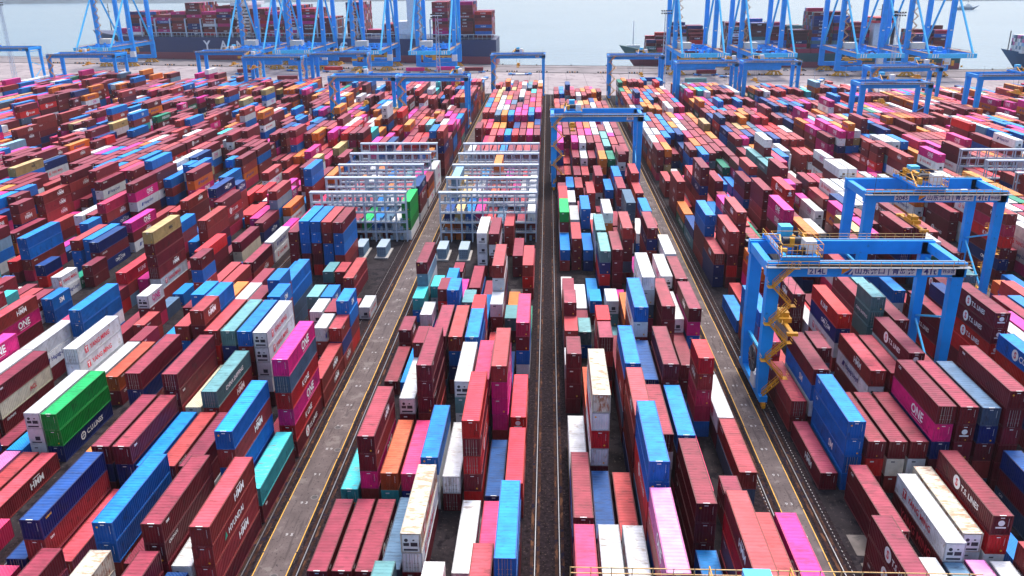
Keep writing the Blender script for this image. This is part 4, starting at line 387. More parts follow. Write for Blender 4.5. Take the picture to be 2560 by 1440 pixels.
(8,8,5294,1,4,4,0,8),(9,0,689,1,8),(9,0,1192,1,0),(9,0,1821,1,17,5,10,100),(9,0,3127,1,0,12,0,5),(9,0,3300,1,5,0,1),(9,0,3473,1,3,1,9,0,0),(9,0,3645,0,1,8,4,3),(9,0,3732,1,5,1,5,1),(9,0,3904,1,8,3,4,0,1),(9,0,4077,1,5,8,12,4,8),(9,0,4250,1,12,12,18,9,8),(9,0,4423,1,8,0,16,18,3),(9,0,4595,1,8,9,8,0,0),(9,0,4768,1,4,0,0,1),(9,0,4941,0,4,12,12,1,1),(9,0,5027,1,12,12,5,1),(9,0,5200,1,1,1,18,1),(9,1,689,1,1),(9,1,1545,0,0),(9,1,3127,1,3,18,0,0),(9,1,3300,1,9,1,2),(9,1,3473,1,0,0,2),(9,1,3645,1,0,1,8,2),(9,1,3818,0,8,0,8,2),(9,1,3904,1,5,0,5,8,1),(9,1,4077,1,0,0,1,0,1),(9,1,4250,1,0,8,0,0,4),(9,1,4423,1,0,1,1,1,18),(9,1,4595,1,1,12,1,12,18),(9,1,4768,1,1,0,1,18),(9,1,4941,1,0,12,12,18),(9,1,5114,1,0,0,12,0),(9,1,5287,1,11,4,4,0),(9,2,689,1,0),(9,2,1442,1,0),(9,2,1615,0,12),(9,2,1801,0,0,12),(9,2,3127,1,4,1,1,1),(9,2,3300,1,9,3,1,1),(9,2,3473,1,0,8,0,1),(9,2,3645,1,12,8,9,4),(9,2,3818,1,18,8,9,0,11),
(9,2,3991,1,3,8,0,0,5),(9,2,4164,1,18,8,12,12,5),(9,2,4336,1,0,5,0,4,5),(9,2,4509,1,5,18,8,0,0),(9,2,4682,1,8,17,8,0),(9,2,4855,1,1,5,11,16,9,4),(9,2,5027,1,0,0,2,2),(9,2,5200,0,2,0,1,8),(9,2,5287,1,8,9,2,5),(9,3,1559,0,0,1),(9,3,1715,1,0,12),(9,3,3127,1,1,8,3,1),(9,3,3300,1,0,1),(9,3,3473,1,0,0,8,2),(9,3,3645,1,3,0,1,4),(9,3,3818,1,0,1,0,0,4),(9,3,3991,1,1,8,0,4,5),(9,3,4164,1,4,1,9,15,12),(9,3,4336,1,4,8,0,1,4),(9,3,4509,1,4,1,12,8,1),(9,3,4682,0,5,5,5,1),(9,3,4768,1,4,8,1,0),(9,3,4941,1,1,8,5,18),(9,3,5114,1,8,2,2,0),(9,3,5287,1,8,1,8,0),(9,4,689,1,0),(9,4,1555,0,11,1),(9,4,1721,0,0),(9,4,3127,1,0,0,0,8),(9,4,3300,1,5,8),(9,4,3473,1,0,1,1,8),(9,4,3645,1,9,8,8),(9,4,3818,1,5,4,0,3,8),(9,4,3991,1,0,12,0,8,0),(9,4,4164,1,0,0,0,0,11),(9,4,4336,1,18,1,1,0,0),(9,4,4509,1,0,0,3,12,0),(9,4,4682,1,12,1,8,2),(9,4,4855,1,1,0,1,1),(9,4,5027,1,8,0,0,1),(9,4,5200,1,18,5,1,1),(9,5,1612,1,12,8),(9,5,1785,1,0),
(9,5,3127,1,0,1,1,0),(9,5,3300,1,12,0),(9,5,3473,1,0,0,0,3),(9,5,3645,1,12,8,1,9),(9,5,3818,0,18,0,0,2,12),(9,5,3904,1,5,0,8,12,12),(9,5,4077,1,0,0,0,0,0),(9,5,4250,1,0,8,1,9),(9,5,4423,1,4,1,9,1,5),(9,5,4595,1,3,3,3,0,5),(9,5,4768,1,5,0,0,5),(9,5,4941,1,0,0,8,0,5),(9,5,5114,1,1,0,5,8),(9,5,5287,1,0,3,2,0),(9,6,689,1,2),(9,6,1382,1,0),(9,6,3127,1,1,0,0,1),(9,6,3300,1,4,12,1),(9,6,3473,1,2,1,4,0),(9,6,3645,1,1,0,17,0),(9,6,3818,1,0,0,11,0,12),(9,6,3991,1,5,0,1,3,12),(9,6,4164,1,2,1,5,4,0),(9,6,4336,1,15,0,8,12,0),(9,6,4509,1,0,1,8,1,1),(9,6,4682,1,0,5,1,1),(9,6,4855,1,4,9,4),(9,6,5027,1,1,5,8,11),(9,6,5200,1,5,12,18,17),(9,7,1369,1,9),(9,7,1708,1,4),(9,7,3127,1,0,8,0,1),(9,7,3300,1,1,0,1),(9,7,3473,1,1,17,0,12),(9,7,3645,1,8,1,1,4),(9,7,3818,0,8,16,1,2,8),(9,7,3904,1,0,0,1,0,8),(9,7,4077,1,1,18,0,3,3),(9,7,4250,1,4,1,1,1,12),(9,7,4423,1,12,1,0,0,0),(9,7,4595,1,0,0,8,1,16),(9,7,4768,1,18,0,12,0),
(9,7,4941,1,4,5,5,1,0),(9,7,5114,1,4,8,4),(9,7,5287,1,2,0,0,4),(9,8,689,0,17,5,1),(9,8,1618,1,15),(9,8,2047,1,0),(9,8,3127,1,5,9,4,0),(9,8,3300,1,8,0,0),(9,8,3473,1,0,12,3,0),(9,8,3645,0,18,0,1,0),(9,8,3732,1,0,2,8,9),(9,8,3904,1,11,0,18,2,12),(9,8,4077,1,0,9,0,8,1),(9,8,4250,1,1,12,12,1,1),(9,8,4423,1,5,0,5,0,1),(9,8,4595,1,0,2,2,0,1),(9,8,4768,1,2,5,0,0),(9,8,4941,1,8,12,4),(9,8,5114,1,0,0,12,4),(9,8,5287,1,0,1,4,5),(10,0,1057,1,18,105),(10,0,1406,0,1,5),(10,0,1642,1,0,4,0),(10,0,1815,1,5),(10,0,2414,1,1,0,12,3),(10,0,2587,1,1,11,0),(10,0,2760,0,0,0),(10,0,2846,0,1),(10,0,3142,1,0,1,9,8,12),(10,0,3465,0,1,0,1,12),(10,0,3552,1,0,0,5,12),(10,0,3724,1,1,5,0,0),(10,0,3897,1,12,5,2,0),(10,0,4070,1,16,0,9,1),(10,0,4243,1,0,0,8,1),(10,0,4415,1,0,9,0,1),(10,0,4588,1,9,1,4),(10,0,4761,1,8,1,4,0),(10,0,4934,1,1,12,0,0),(10,0,5106,1,5,0,0),(10,1,3478,1,0,2,0,0),(10,1,3650,1,8,1,1,0),(10,1,3823,1,9,9,3,3),
(10,1,3996,1,1,0,12,12),(10,1,4169,1,4,8,12,4),(10,1,4342,0,0,18,8,0),(10,1,4428,1,2,9,8,0),(10,1,4601,1,8,12,8),(10,1,4773,1,0,4,18,8),(10,1,4946,1,4,5,0,8),(10,1,5119,0,0,1,0),(10,2,1805,1,8),(10,2,2454,1,12,0),(10,2,3310,1,8,8,4,12),(10,2,3482,1,4,8,0,0),(10,2,3655,1,8,1,1,11),(10,2,3828,1,9,1,8,4,11),(10,2,4001,1,5),(10,2,4173,1,0,4,0,9,0),(10,2,4346,1,8,12,18,0),(10,2,4519,1,3,1,3),(10,2,4692,1,1,5,2,17,0,9),(10,2,4864,1,3,1,0,9),(10,2,5037,1,5,0,1),(10,3,2239,1,3,1),(10,3,2412,1,5),(10,3,2755,1,0),(10,3,3298,1,2,0,0,5),(10,3,3470,1,5,16,11,2),(10,3,3643,1,0,18,0,2),(10,3,3816,1,1,16,9,1),(10,3,3989,1,0,2,1,11),(10,3,4162,1,2,2,1,0),(10,3,4334,1,0,1,0,3),(10,3,4507,1,5,12,0),(10,3,4680,0,0,4,0,0),(10,3,4766,1,4,12,2,0),(10,3,4939,1,0,11,9,2),(10,3,5112,1,4,5,1),(10,4,717,0,11,9),(10,4,1552,1,5,0,4),(10,4,1725,1,12),(10,4,2078,1,0,16),(10,4,2410,1,0),(10,4,2583,0,0),(10,4,2870,1,0),(10,4,3299,1,0,1,0,0),
(10,4,3472,1,0,0,12,12),(10,4,3644,1,4,12,12,4),(10,4,3817,1,12,12,0,0),(10,4,3990,1,8,0,12,0),(10,4,4163,1,0,0,3,0),(10,4,4335,1,0,8,1,18),(10,4,4508,1,0,10,5),(10,4,4681,1,12,12,0,5),(10,4,4854,1,0,5,0,0),(10,4,5026,1,0,2,3),(10,5,1717,1,3),(10,5,2156,1,4,0),(10,5,2329,1,0,0),(10,5,2501,0,0),(10,5,2798,1,8),(10,5,3140,1,9,2,8,0),(10,5,3313,1,12,5,0,0),(10,5,3486,1,10,18,1,5),(10,5,3659,1,4,5,4,5),(10,5,3832,1,12,0,8,0),(10,5,4004,1,1,9,0,0),(10,5,4177,1,12,1,5,0),(10,5,4350,1,1,1,8,4),(10,5,4523,1,1,4),(10,5,4695,1,1,2,0,0),(10,5,4868,1,4,8,4,4),(10,5,5041,1,0,2,0),(10,6,1049,1,2),(10,6,1395,0,0),(10,6,1631,1,0,8,1),(10,6,1804,1,3,3,1),(10,6,1977,1,12),(10,6,2406,0,0,0),(10,6,2862,0,5,0),(10,6,3139,0,8,0,17),(10,6,3225,1,1,10,0,17),(10,6,3398,1,0,12,4,17),(10,6,3571,1,0,9,0,0),(10,6,3743,1,18,8,12),(10,6,3916,1,2,0,12,12),(10,6,4089,1,1,8,4,5),(10,6,4262,1,0,5,8,5),(10,6,4434,1,0,1,4,9),
(10,6,4607,1,9,1,0),(10,6,4780,1,1,0,12,1),(10,6,4953,1,4,0,0,1),(10,6,5126,1,0,12,1),(10,7,717,1,1,0,4,101),(10,7,1559,1,5,5,5),(10,7,1891,0,1,5),(10,7,2577,1,9,4),(10,7,2750,1,0),(10,7,2922,1,2,9,8,5,0),(10,7,3095,1,0,0,2,0),(10,7,3268,1,8,0,1,1),(10,7,3441,0,0,9,2,12),(10,7,3527,1,1,12,0,5),(10,7,3700,1,8,0,1,5),(10,7,3873,1,5,1,9),(10,7,4045,1,0,9,9,4),(10,7,4218,0,17,8,0,1),(10,7,4304,1,4,0,4,1),(10,7,4477,1,0,1,4),(10,7,4650,1,0,0,4),(10,7,4823,1,1,2,1,4),(10,7,4996,1,5,1,3),(10,7,5168,1,0,8,12),(10,8,717,1,0,9,12,112),(10,8,1542,1,18,8,12,100),(10,8,1715,1,0,8,0,100),(10,8,1888,1,9,2,9,5),(10,8,2060,1,5),(10,8,2233,0,0,0,1),(10,8,2750,1,12,0,3,1),(10,8,3122,1,2,1,0,0),(10,8,3295,1,0,5,0,0),(10,8,3468,1,2,0,9,0),(10,8,3641,1,2,8,0,0),(10,8,3813,1,17,1,0,1),(10,8,4159,1,12,8,2,1),(10,8,4332,1,8,0,0,0),(10,8,4504,1,12,0,1),(10,8,4677,1,0),(10,8,4850,1,1,2,1,0),(10,8,5023,1,4,8,0),(10,8,5196,1,3,5),
(11,0,1520,1,1,4,8,108),(11,0,1693,1,108),(11,0,3305,1,4,1,0,5),(11,0,3478,1,1,11,1,5),(11,0,3651,1,0,1,1,5),(11,0,3823,1,5),(11,0,3996,1,8,8,1),(11,0,4169,1,0,5,4,5),(11,0,4342,1,18,12,0,1),(11,0,4514,1,5,1,11,1),(11,0,4687,1,0,0,8,1),(11,0,4860,1,8,4,0,15),(11,0,5033,1,8,16,1,5,15),(11,1,748,0,12,10),(11,1,834,0,1),(11,1,1430,1,1),(11,1,1603,1,3,1),(11,1,1776,1,1),(11,1,2129,1,1,1),(11,1,2301,1,17,0),(11,1,2647,1,3),(11,1,3305,1,12,18,1,3),(11,1,3478,1,12,18,4,5),(11,1,3651,1,0,0,4,0),(11,1,3824,1,0,1,1,8),(11,1,3996,1,1,0,8),(11,1,4169,1,0,8,0,9),(11,1,4342,1,0,4,3,0,12,9),(11,1,4515,0,1,8,12,9),(11,1,4601,1,0,9,0,9),(11,1,4774,1,0,0,8,4),(11,1,4946,1,8,0,0,4),(11,1,5119,1,2,0,0,5,4),(11,2,1250,0,18,4),(11,2,1782,1,1,12,3,104),(11,2,2201,1,0),(11,2,2374,1,0),(11,2,2717,1,5,1,0,3),(11,2,3063,1,5),(11,2,3408,1,0,5,1,8),(11,2,3581,1,5,1,15,1),(11,2,3754,1,5,4,0,1),(11,2,3926,1,8,0,0,0),(11,2,4099,1,12,12,8),
(11,2,4272,1,3,5,1,4),(11,2,4445,1,0,1,3,8),(11,2,4617,1,1,8,0,8),(11,2,4790,1,0,0,2,17),(11,2,4963,0,0,0,0,0),(11,2,5049,1,12,4,9,9,0),(11,3,1248,1,0),(11,3,1420,1,0),(11,3,1783,1,4,0,0),(11,3,1956,1,0,12,0,100),(11,3,2129,1,3,3,2,1),(11,3,2301,1,4,8,8,12),(11,3,2604,1,9,1),(11,3,2777,1,1,0,1),(11,3,2950,1,2),(11,3,3515,1,0,1,0,8),(11,3,3688,1,5,8,1,8),(11,3,3861,1,0,0,0,8),(11,3,4034,1,12,0,8),(11,3,4206,1,0,0,8,4),(11,3,4379,1,1,0,1,4),(11,3,4552,1,0,8,11,1),(11,3,4725,1,2,0,5,1),(11,3,4897,1,4,2,0,1),(11,3,5070,1,8,2,0,1,0),(11,4,1598,1,0,5),(11,4,1770,1,16,5),(11,4,1943,1,8,15),(11,4,2116,1,0,1,15),(11,4,2289,1,8,0,0),(11,4,2461,1,0,0,0),(11,4,2634,1,8,0,0,0),(11,4,2807,0,0),(11,4,3473,1,1,5,9,9),(11,4,3645,1,4,9,3,4),(11,4,3818,1,8,0,0,0),(11,4,3991,1,2,0,2),(11,4,4164,1,5,0,1,4),(11,4,4336,1,1,0,5),(11,4,4509,1,12,8,5,8),(11,4,4682,1,0,12,0,8),(11,4,4855,1,3,0,1,1),(11,4,5027,1,0,15,8,1,1),
(11,5,1590,0,0,8,3),(11,5,1677,1,3),(11,5,1850,1,0),(11,5,2195,1,0),(11,5,2368,1,8,3),(11,5,2541,1,12,8),(11,5,2713,1,4,0,8),(11,5,3059,1,5,3,12,8),(11,5,3232,1,8,1,11,4),(11,5,3404,1,0,0,3,2),(11,5,3577,1,8,4,12,5),(11,5,3750,1,1,12,1,5),(11,5,3923,1,2,0,5,4),(11,5,4095,1,1,1,0),(11,5,4268,1,0),(11,5,4441,1,9,0,0),(11,5,4614,1,1,1,1,0),(11,5,4786,1,0,12,0,8),(11,5,4959,1,17,12,0,4),(11,5,5132,1,2,2,1,3,8),(11,6,898,1,8),(11,6,1530,1,4),(11,6,1703,1,0),(11,6,2391,1,0),(11,6,2564,1,0),(11,6,2737,1,12),(11,6,2910,1,12),(11,6,3083,1,10,1,17,0),(11,6,3255,1,5,15,5,1),(11,6,3428,1,2,4,1,0),(11,6,3601,0,0,4,1,0),(11,6,3687,1,18,5,5,0),(11,6,3860,1,12,3,12,12),(11,6,4033,1,3,0,5),(11,6,4205,1,15,0,3,5),(11,6,4378,0,1,12,5,5),(11,6,4465,1,0,4,1,1),(11,6,4637,0,1,0,5,0),(11,6,4724,0,0,4,8,5),(11,6,4810,1,8,5,1,1),(11,6,4983,1,0,8,1,1),(11,7,1243,1,4,8,9,1),(11,7,2109,1,0,0,8,8),(11,7,3124,1,17,8,3,0),
(11,7,3297,1,9,5,18,0),(11,7,3470,1,0,1,0,1),(11,7,3643,1,1,0,0,0),(11,7,3815,1,0,0,8,0),(11,7,3988,0,5,8,12),(11,7,4074,1,8,0,12),(11,7,4247,1,2,8,8,0),(11,7,4420,1,4,5,9,0),(11,7,4593,1,0,4,1,0),(11,7,4765,0,8,5,9,4),(11,7,4852,1,0,18,1,4),(11,7,5025,1,0,2,4,2,3),(11,8,1240,1,12,1,0),(11,8,1413,1,0,12,0),(11,8,1586,1,0,1,2,17),(11,8,1759,1,8,2,5,101),(11,8,1931,0,0,1,8,8),(11,8,2018,1,9,0,0),(11,8,2191,0,8,0,17,0),(11,8,2437,1,2,2,0,1),(11,8,2610,0,0,0,0,0),(11,8,2866,1,12,8,12,0),(11,8,3039,1,0,1,5,0),(11,8,3212,1,5,5,0,0),(11,8,3384,1,0,0,1,4),(11,8,3557,1,9,8,12,0,18),(11,8,3730,1,3,1,0,4),(11,8,3903,1,8,0,0,4),(11,8,4075,1,9,5,2),(11,8,4248,1,1,10,2,2),(11,8,4421,1,0,17,12,8),(11,8,4594,1,0,3,9,2),(11,8,4766,1,8,0,0,2),(11,8,4939,1,1,0,3,5),(11,8,5112,1,12,0,0,0,8),(12,0,1726,1,12,5,108),(12,0,1898,1,11,8,108,100),(12,0,2071,0,5,0,1,0),(12,0,2330,0,0),(12,0,2417,1,0),(12,0,2589,0,0,3,12,12),
(12,0,2846,1,0,1,0,17),(12,0,3018,1,9,12,0,17),(12,0,3191,1,10,12,0),(12,0,3364,1,0,0,11,0),(12,0,3537,1,1,8,8,9),(12,0,3709,1,8,0,0,3,9),(12,0,3882,1,1,2,0,9),(12,0,4055,1,12,18,1,0),(12,0,4228,1,0,4,15,0,4),(12,0,4401,1,8,4,0,4),(12,0,4573,1,12,0,0,3,12),(12,0,4746,1,1,1,2,12,17),(12,0,4919,1,12,0,12,17),(12,0,5092,1,10,12,12,4),(12,1,1121,0,1,0,8,1),(12,1,1727,1,0,1),(12,1,1900,1,2,1),(12,1,2073,1,5,0,11,18),(12,1,2685,1,17),(12,1,2857,1,0,10,12,17),(12,1,3030,1,0,4,2,0,0,5),(12,1,3203,1,8,2,5),(12,1,3376,0,1,1,5,12),(12,1,3462,1,0,4,4,0),(12,1,3635,1,1,5,5,0),(12,1,3808,1,1,0,1,0,0),(12,1,3980,1,4,18,5,1),(12,1,4153,1,2,8,0,0),(12,1,4326,1,0,16,1,9),(12,1,4499,1,0,17,9,1),(12,1,4671,1,0,4,4,1,4),(12,1,4844,1,0,1,0,18,0),(12,1,5017,1,1,3,8,5),(12,2,1121,1,1,0,0,8),(12,2,1294,0,0,4,5,1),(12,2,1540,1,0,0,0,109),(12,2,1713,1,18),(12,2,1886,1,3),(12,2,2058,1,18,9,5,112),(12,2,2231,1,9,0,4,12),
(12,2,2640,0,4,12),(12,2,2727,1,2,1,0),(12,2,3079,1,12,0,0,1),(12,2,3252,1,5,0,4),(12,2,3425,1,0,9,0,9),(12,2,3598,1,12,1,15,18),(12,2,3770,1,4,1,0,1,0),(12,2,3943,1,0,4,0,0),(12,2,4116,1,0,5,0,8),(12,2,4289,1,1,0,4,2),(12,2,4461,1,9,0,4,12),(12,2,4634,1,9,1,12,8,16),(12,2,4807,1,4,5,0,0,12),(12,2,4980,1,8,5,8,12),(12,3,1207,1,12,0,0,0),(12,3,1540,0,5,0,1,0),(12,3,2145,1,5,12,5,0),(12,3,2317,1,5,5,8,9),(12,3,2670,1,0),(12,3,2843,1,0,5),(12,3,3016,1,5,5,0,8),(12,3,3188,1,5,0,20),(12,3,3361,0,2,1,8,1),(12,3,3448,1,0,5,1,0),(12,3,3620,0,1,12,0,4),(12,3,3707,1,1,0,4,17,4),(12,3,3879,1,0,1,1,0),(12,3,4052,1,12,12,12,8),(12,3,4225,1,5,8,0,0,8),(12,3,4398,1,12,16,0,9),(12,3,4571,0,9,1,0,1,5),(12,3,4657,1,0,18,12,10,8),(12,3,4830,1,0,12,1,1,1),(12,3,5002,0,12,0,1,1),(12,3,5089,1,4,8,10,16),(12,4,1294,0,2,1,12,0),(12,4,1380,1,9,8,1,12),(12,4,1553,1,12,5,12),(12,4,1726,1,1,0,100),(12,4,2165,1,20,12,5),
(12,4,2337,1,5,5,0,5),(12,4,2510,1,5,0,5,5),(12,4,2683,0,5,9),(12,4,2942,1,9),(12,4,3115,1,5,0,5,5),(12,4,3288,1,20,5,0),(12,4,3460,1,1,1,0,11),(12,4,3633,1,0,0,0,11),(12,4,3806,1,0,10,0,0,4),(12,4,3979,1,2,0,4,0),(12,4,4151,1,5,0,4,0),(12,4,4324,1,1,5,0,0,0),(12,4,4497,1,1,0,3,0),(12,4,4670,1,0,0,5,0,4),(12,4,4842,1,9,2,5,0,12),(12,4,5015,1,4,0,5,12),(12,5,1294,1,0,9,1,12),(12,5,1466,1,5,12,8,100),(12,5,1639,1,0,18),(12,5,1812,1,0,12),(12,5,2165,1,1,5,0,0,0),(12,5,2337,1,0,9,1,5),(12,5,2510,1,5,20,0,20),(12,5,2683,1,4),(12,5,3026,1,5),(12,5,3198,1,12,5,5),(12,5,3371,1,15,9,0,9),(12,5,3544,1,1,5,0,2),(12,5,3717,0,0,8,5,12,2),(12,5,3803,1,2,0,0,0,0),(12,5,3976,1,5,1,1,8),(12,5,4149,1,0,0,12,2),(12,5,4321,1,3,16,5,5,0),(12,5,4494,1,0,0,12,0),(12,5,4667,1,5,0,0,3,0),(12,5,4840,1,0,0,1,0),(12,5,5012,1,9,0,18,8),(12,6,1380,0,1,9,8),(12,6,1466,1,0,5,0,8),(12,6,1639,1,4,12),(12,6,1812,1,12),(12,6,1985,1,20,2,15,5),
(12,6,2157,1,5,5,5),(12,6,2330,1,5,0,5,1),(12,6,2503,1,5,8,5,5),(12,6,2676,1,1,5,4,0,5),(12,6,3354,1,5,5,2,1),(12,6,3527,1,11,1,9,3),(12,6,3699,1,0,9,8,0,3),(12,6,3872,1,5,8,0,2),(12,6,4045,1,9,5,4,4),(12,6,4218,1,12,1,0,8,8),(12,6,4391,1,5,4,0,8),(12,6,4563,1,0,2,0,0,0),(12,6,4736,1,5,1,0,0,0),(12,6,4909,1,1,0,12,0),(12,6,5082,1,1,8,0,0),(12,7,1380,1,3,5,2,0),(12,7,1553,1,1,0,8,1),(12,7,1726,1,1),(12,7,2071,1,5,5,5,1),(12,7,2417,1,0,0,5,1),(12,7,2589,0,15,5,5,20),(12,7,2676,1,5,0,0,18,20),(12,7,3351,0,0,9,4,1),(12,7,3438,1,4,12,2,1),(12,7,3610,1,0,12,2,3),(12,7,3783,1,12,12,9,1,0,0),(12,7,3956,1,4,0,12,0),(12,7,4129,1,0,0,1,0),(12,7,4301,1,5,5,8,0,0),(12,7,4474,0,5,12,0,1),(12,7,4561,1,2,3,0,0,1),(12,7,4733,1,0,0,8,0,9),(12,7,4906,1,0,0,1,0),(12,7,5079,1,9,4,0,4),(12,8,1466,1,5,8,2,4),(12,8,1639,1,1,9,4),(12,8,1812,0,0),(12,8,1988,1,5,5,100),(12,8,2161,1,5,5,0),(12,8,2474,1,5,9,5,0),(12,8,2647,1,5,0,12,1),
(12,8,2819,1,0,5,9,1),(12,8,2992,1,5,5,0,20),(12,8,3355,1,12,5,3,1),(12,8,3528,1,16,0,12,5),(12,8,3700,1,0,12,4,1,0),(12,8,3873,1,8,12,1,2),(12,8,4046,1,3,17,8,2),(12,8,4219,1,9,5,4,0,0),(12,8,4391,1,8,0,1,0),(12,8,4564,1,12,9,0,0,5),(12,8,4737,1,8,1,2,4,5),(12,8,4910,1,0,0,10,0),(12,8,5082,1,9,12,0,4),(13,0,1670,1,0,5,5,8),(13,0,1843,1,8),(13,0,2531,1,4,5,4,108),(13,0,2704,1,20,8,5),(13,0,2877,1,5,20),(13,0,3049,1,3),(13,0,3395,1,0,12,12,0),(13,0,3568,1,4,0,1,12),(13,0,3740,1,1,0,1,4),(13,0,3913,1,4,15,9),(13,0,4086,1,5,0,9),(13,0,4259,1,5,0,0,9),(13,0,4431,1,0,1,1,9),(13,0,4604,0,1,1,12,8,0),(13,0,4690,1,8,12,0,15,4),(13,0,4863,1,3,1,18),(13,0,5036,1,0,0,12,18),(13,1,1756,1,5,2,5,18),(13,1,2102,1,20,5,2,18),(13,1,2521,1,5,2,5,18),(13,1,2694,1,0,18),(13,1,2867,1,1,12),(13,1,3039,1,12),(13,1,3362,1,0,0,9,5,12),(13,1,3535,1,0,5,9,8,12),(13,1,3708,1,0,15,2,12),(13,1,3880,1,0,0,0,12,12),(13,1,4053,1,3,0,0),
(13,1,4226,1,1,0,5,0),(13,1,4399,1,3,12,0,1),(13,1,4571,1,12,0,0,0,5),(13,1,4744,1,0,9,1),(13,1,4917,1,2,2,12,1),(13,2,1843,1,20,12,1),(13,2,2262,1,5,5,3,5),(13,2,2435,0,0,5,0,0),(13,2,2521,1,5,8,0,10),(13,2,2867,1,17),(13,2,3039,0,4,12,3,1,0),(13,2,3126,0,0,0,1,0,1),(13,2,3362,0,0,2,8,0,12,4),(13,2,3448,1,0,0,17,17,4),(13,2,3621,1,9,0,5,12,10),(13,2,3794,1,3,8,8,10),(13,2,3967,1,3,0,0,10),(13,2,4139,1,1,12),(13,2,4312,1,1,0,8,8),(13,2,4485,1,12,0,0,1),(13,2,4658,1,0,0,0,1,0),(13,2,4830,0,0,15,0),(13,2,4917,1,9,9,0,0),(13,3,1843,1,0,1,20),(13,3,2015,1,12,5,5,20),(13,3,2188,1,20),(13,3,2361,1,20,20,12,5),(13,3,2534,1,8,5,20,5),(13,3,2707,0,20,0,0),(13,3,3013,1,9,0,8,17,0),(13,3,3376,1,8,17,8,18,5),(13,3,3548,1,4,4,8,1,0),(13,3,3721,1,0,2,2,0),(13,3,3894,1,9,4,2,0),(13,3,4067,1,17,1,5,18),(13,3,4239,1,5,4,12,9),(13,3,4412,1,9,0,10,9),(13,3,4585,1,5,8,5,0,0),(13,3,4758,1,1,12,0),(13,3,4930,1,16,0,0,9),
(13,4,1929,1,20,5,5),(13,4,2102,1,12,0,12,5),(13,4,2275,1,12,0,5,5),(13,4,2447,1,2,1,0,5),(13,4,2620,1,5,5,5),(13,4,2793,1,5,9),(13,4,2966,1,0,5),(13,4,3138,1,1,12,1,18,5),(13,4,3311,1,0,0,9,0),(13,4,3484,1,8,5,8,0),(13,4,3657,1,1,8,12,0,2),(13,4,3829,1,3,1,0,1),(13,4,4002,0,1,4,4),(13,4,4089,1,0,1,4),(13,4,4261,1,4,8,0,8),(13,4,4434,1,0,9,0,2),(13,4,4607,1,8,12,1,0,3),(13,4,4780,1,0,1,3),(13,4,4952,1,0,0,8,0),(13,5,1929,1,17,20,0),(13,5,2102,1,1,5,5,0),(13,5,2275,1,5,4,5,5),(13,5,2447,1,5,5,1,0),(13,5,2620,1,20,20,5,5),(13,5,2793,1,5),(13,5,2966,1,5),(13,5,3138,1,12,2,0,0,5),(13,5,3311,1,0,0,5,8),(13,5,3484,1,0,4,0,8,0,0),(13,5,3657,1,0,0,8,8,18),(13,5,3829,1,4,1,0,1),(13,5,4002,1,3,9,2,4),(13,5,4175,1,8,0,2),(13,5,4348,1,12,0,4,0),(13,5,4520,1,5,8,0,0),(13,5,4693,1,4,2,4,9,9),(13,5,4866,1,18,0,8),(13,5,5039,1,3,5,0,8),(13,6,2015,1,20,1,0,2),(13,6,2188,1,12,5,0,2),(13,6,2361,1,20,20,0,5),
(13,6,2534,1,20,18,5,5),(13,6,2707,0,5,5,8),(13,6,3138,1,8,1,5,0,8),(13,6,3311,1,8,0,1,8),(13,6,3657,1,12,0,0,4,8),(13,6,3829,1,0,12,8),(13,6,4002,1,9,0,3,2,5,12),(13,6,4175,1,2,4),(13,6,4348,1,15,5,2,12),(13,6,4520,1,3,0,8,0),(13,6,4693,1,8,8,0,8,1),(13,6,5039,1,0,8,1,3),(13,7,2102,1,0,5,5,3),(13,7,2275,0,8,9,5,4),(13,7,2361,1,8,1,5,15),(13,7,2534,1,20,0,5,15),(13,7,2707,1,5,0,5),(13,7,3219,1,0,17,8,3),(13,7,3392,1,0,8,12,15,9),(13,7,3565,1,1,1,12,3,8),(13,7,3738,1,0,16,16,1),(13,7,3910,1,1,0,1),(13,7,4083,1,0,0,1),(13,7,4256,1,9,1,16,1),(13,7,4429,1,0,9,0,0),(13,7,4601,1,1,12,8,1,0),(13,7,4774,1,4,0,0),(13,7,4947,1,5,0,12,8),(13,8,2102,1,5,3,5,5),(13,8,2275,1,5,8,5,0),(13,8,2447,1,0,5,12,4),(13,8,2620,1,20,5,1,4),(13,8,2793,1,0,5,1),(13,8,2966,1,5,2,0),(13,8,3138,1,8,0,0,9,2),(13,8,3531,1,0,0,0,2,2),(13,8,3704,1,2,1,0,12),(13,8,3877,0,16,0,5,1),(13,8,3963,1,12,4,0,0,1),(13,8,4136,1,5,0,5),
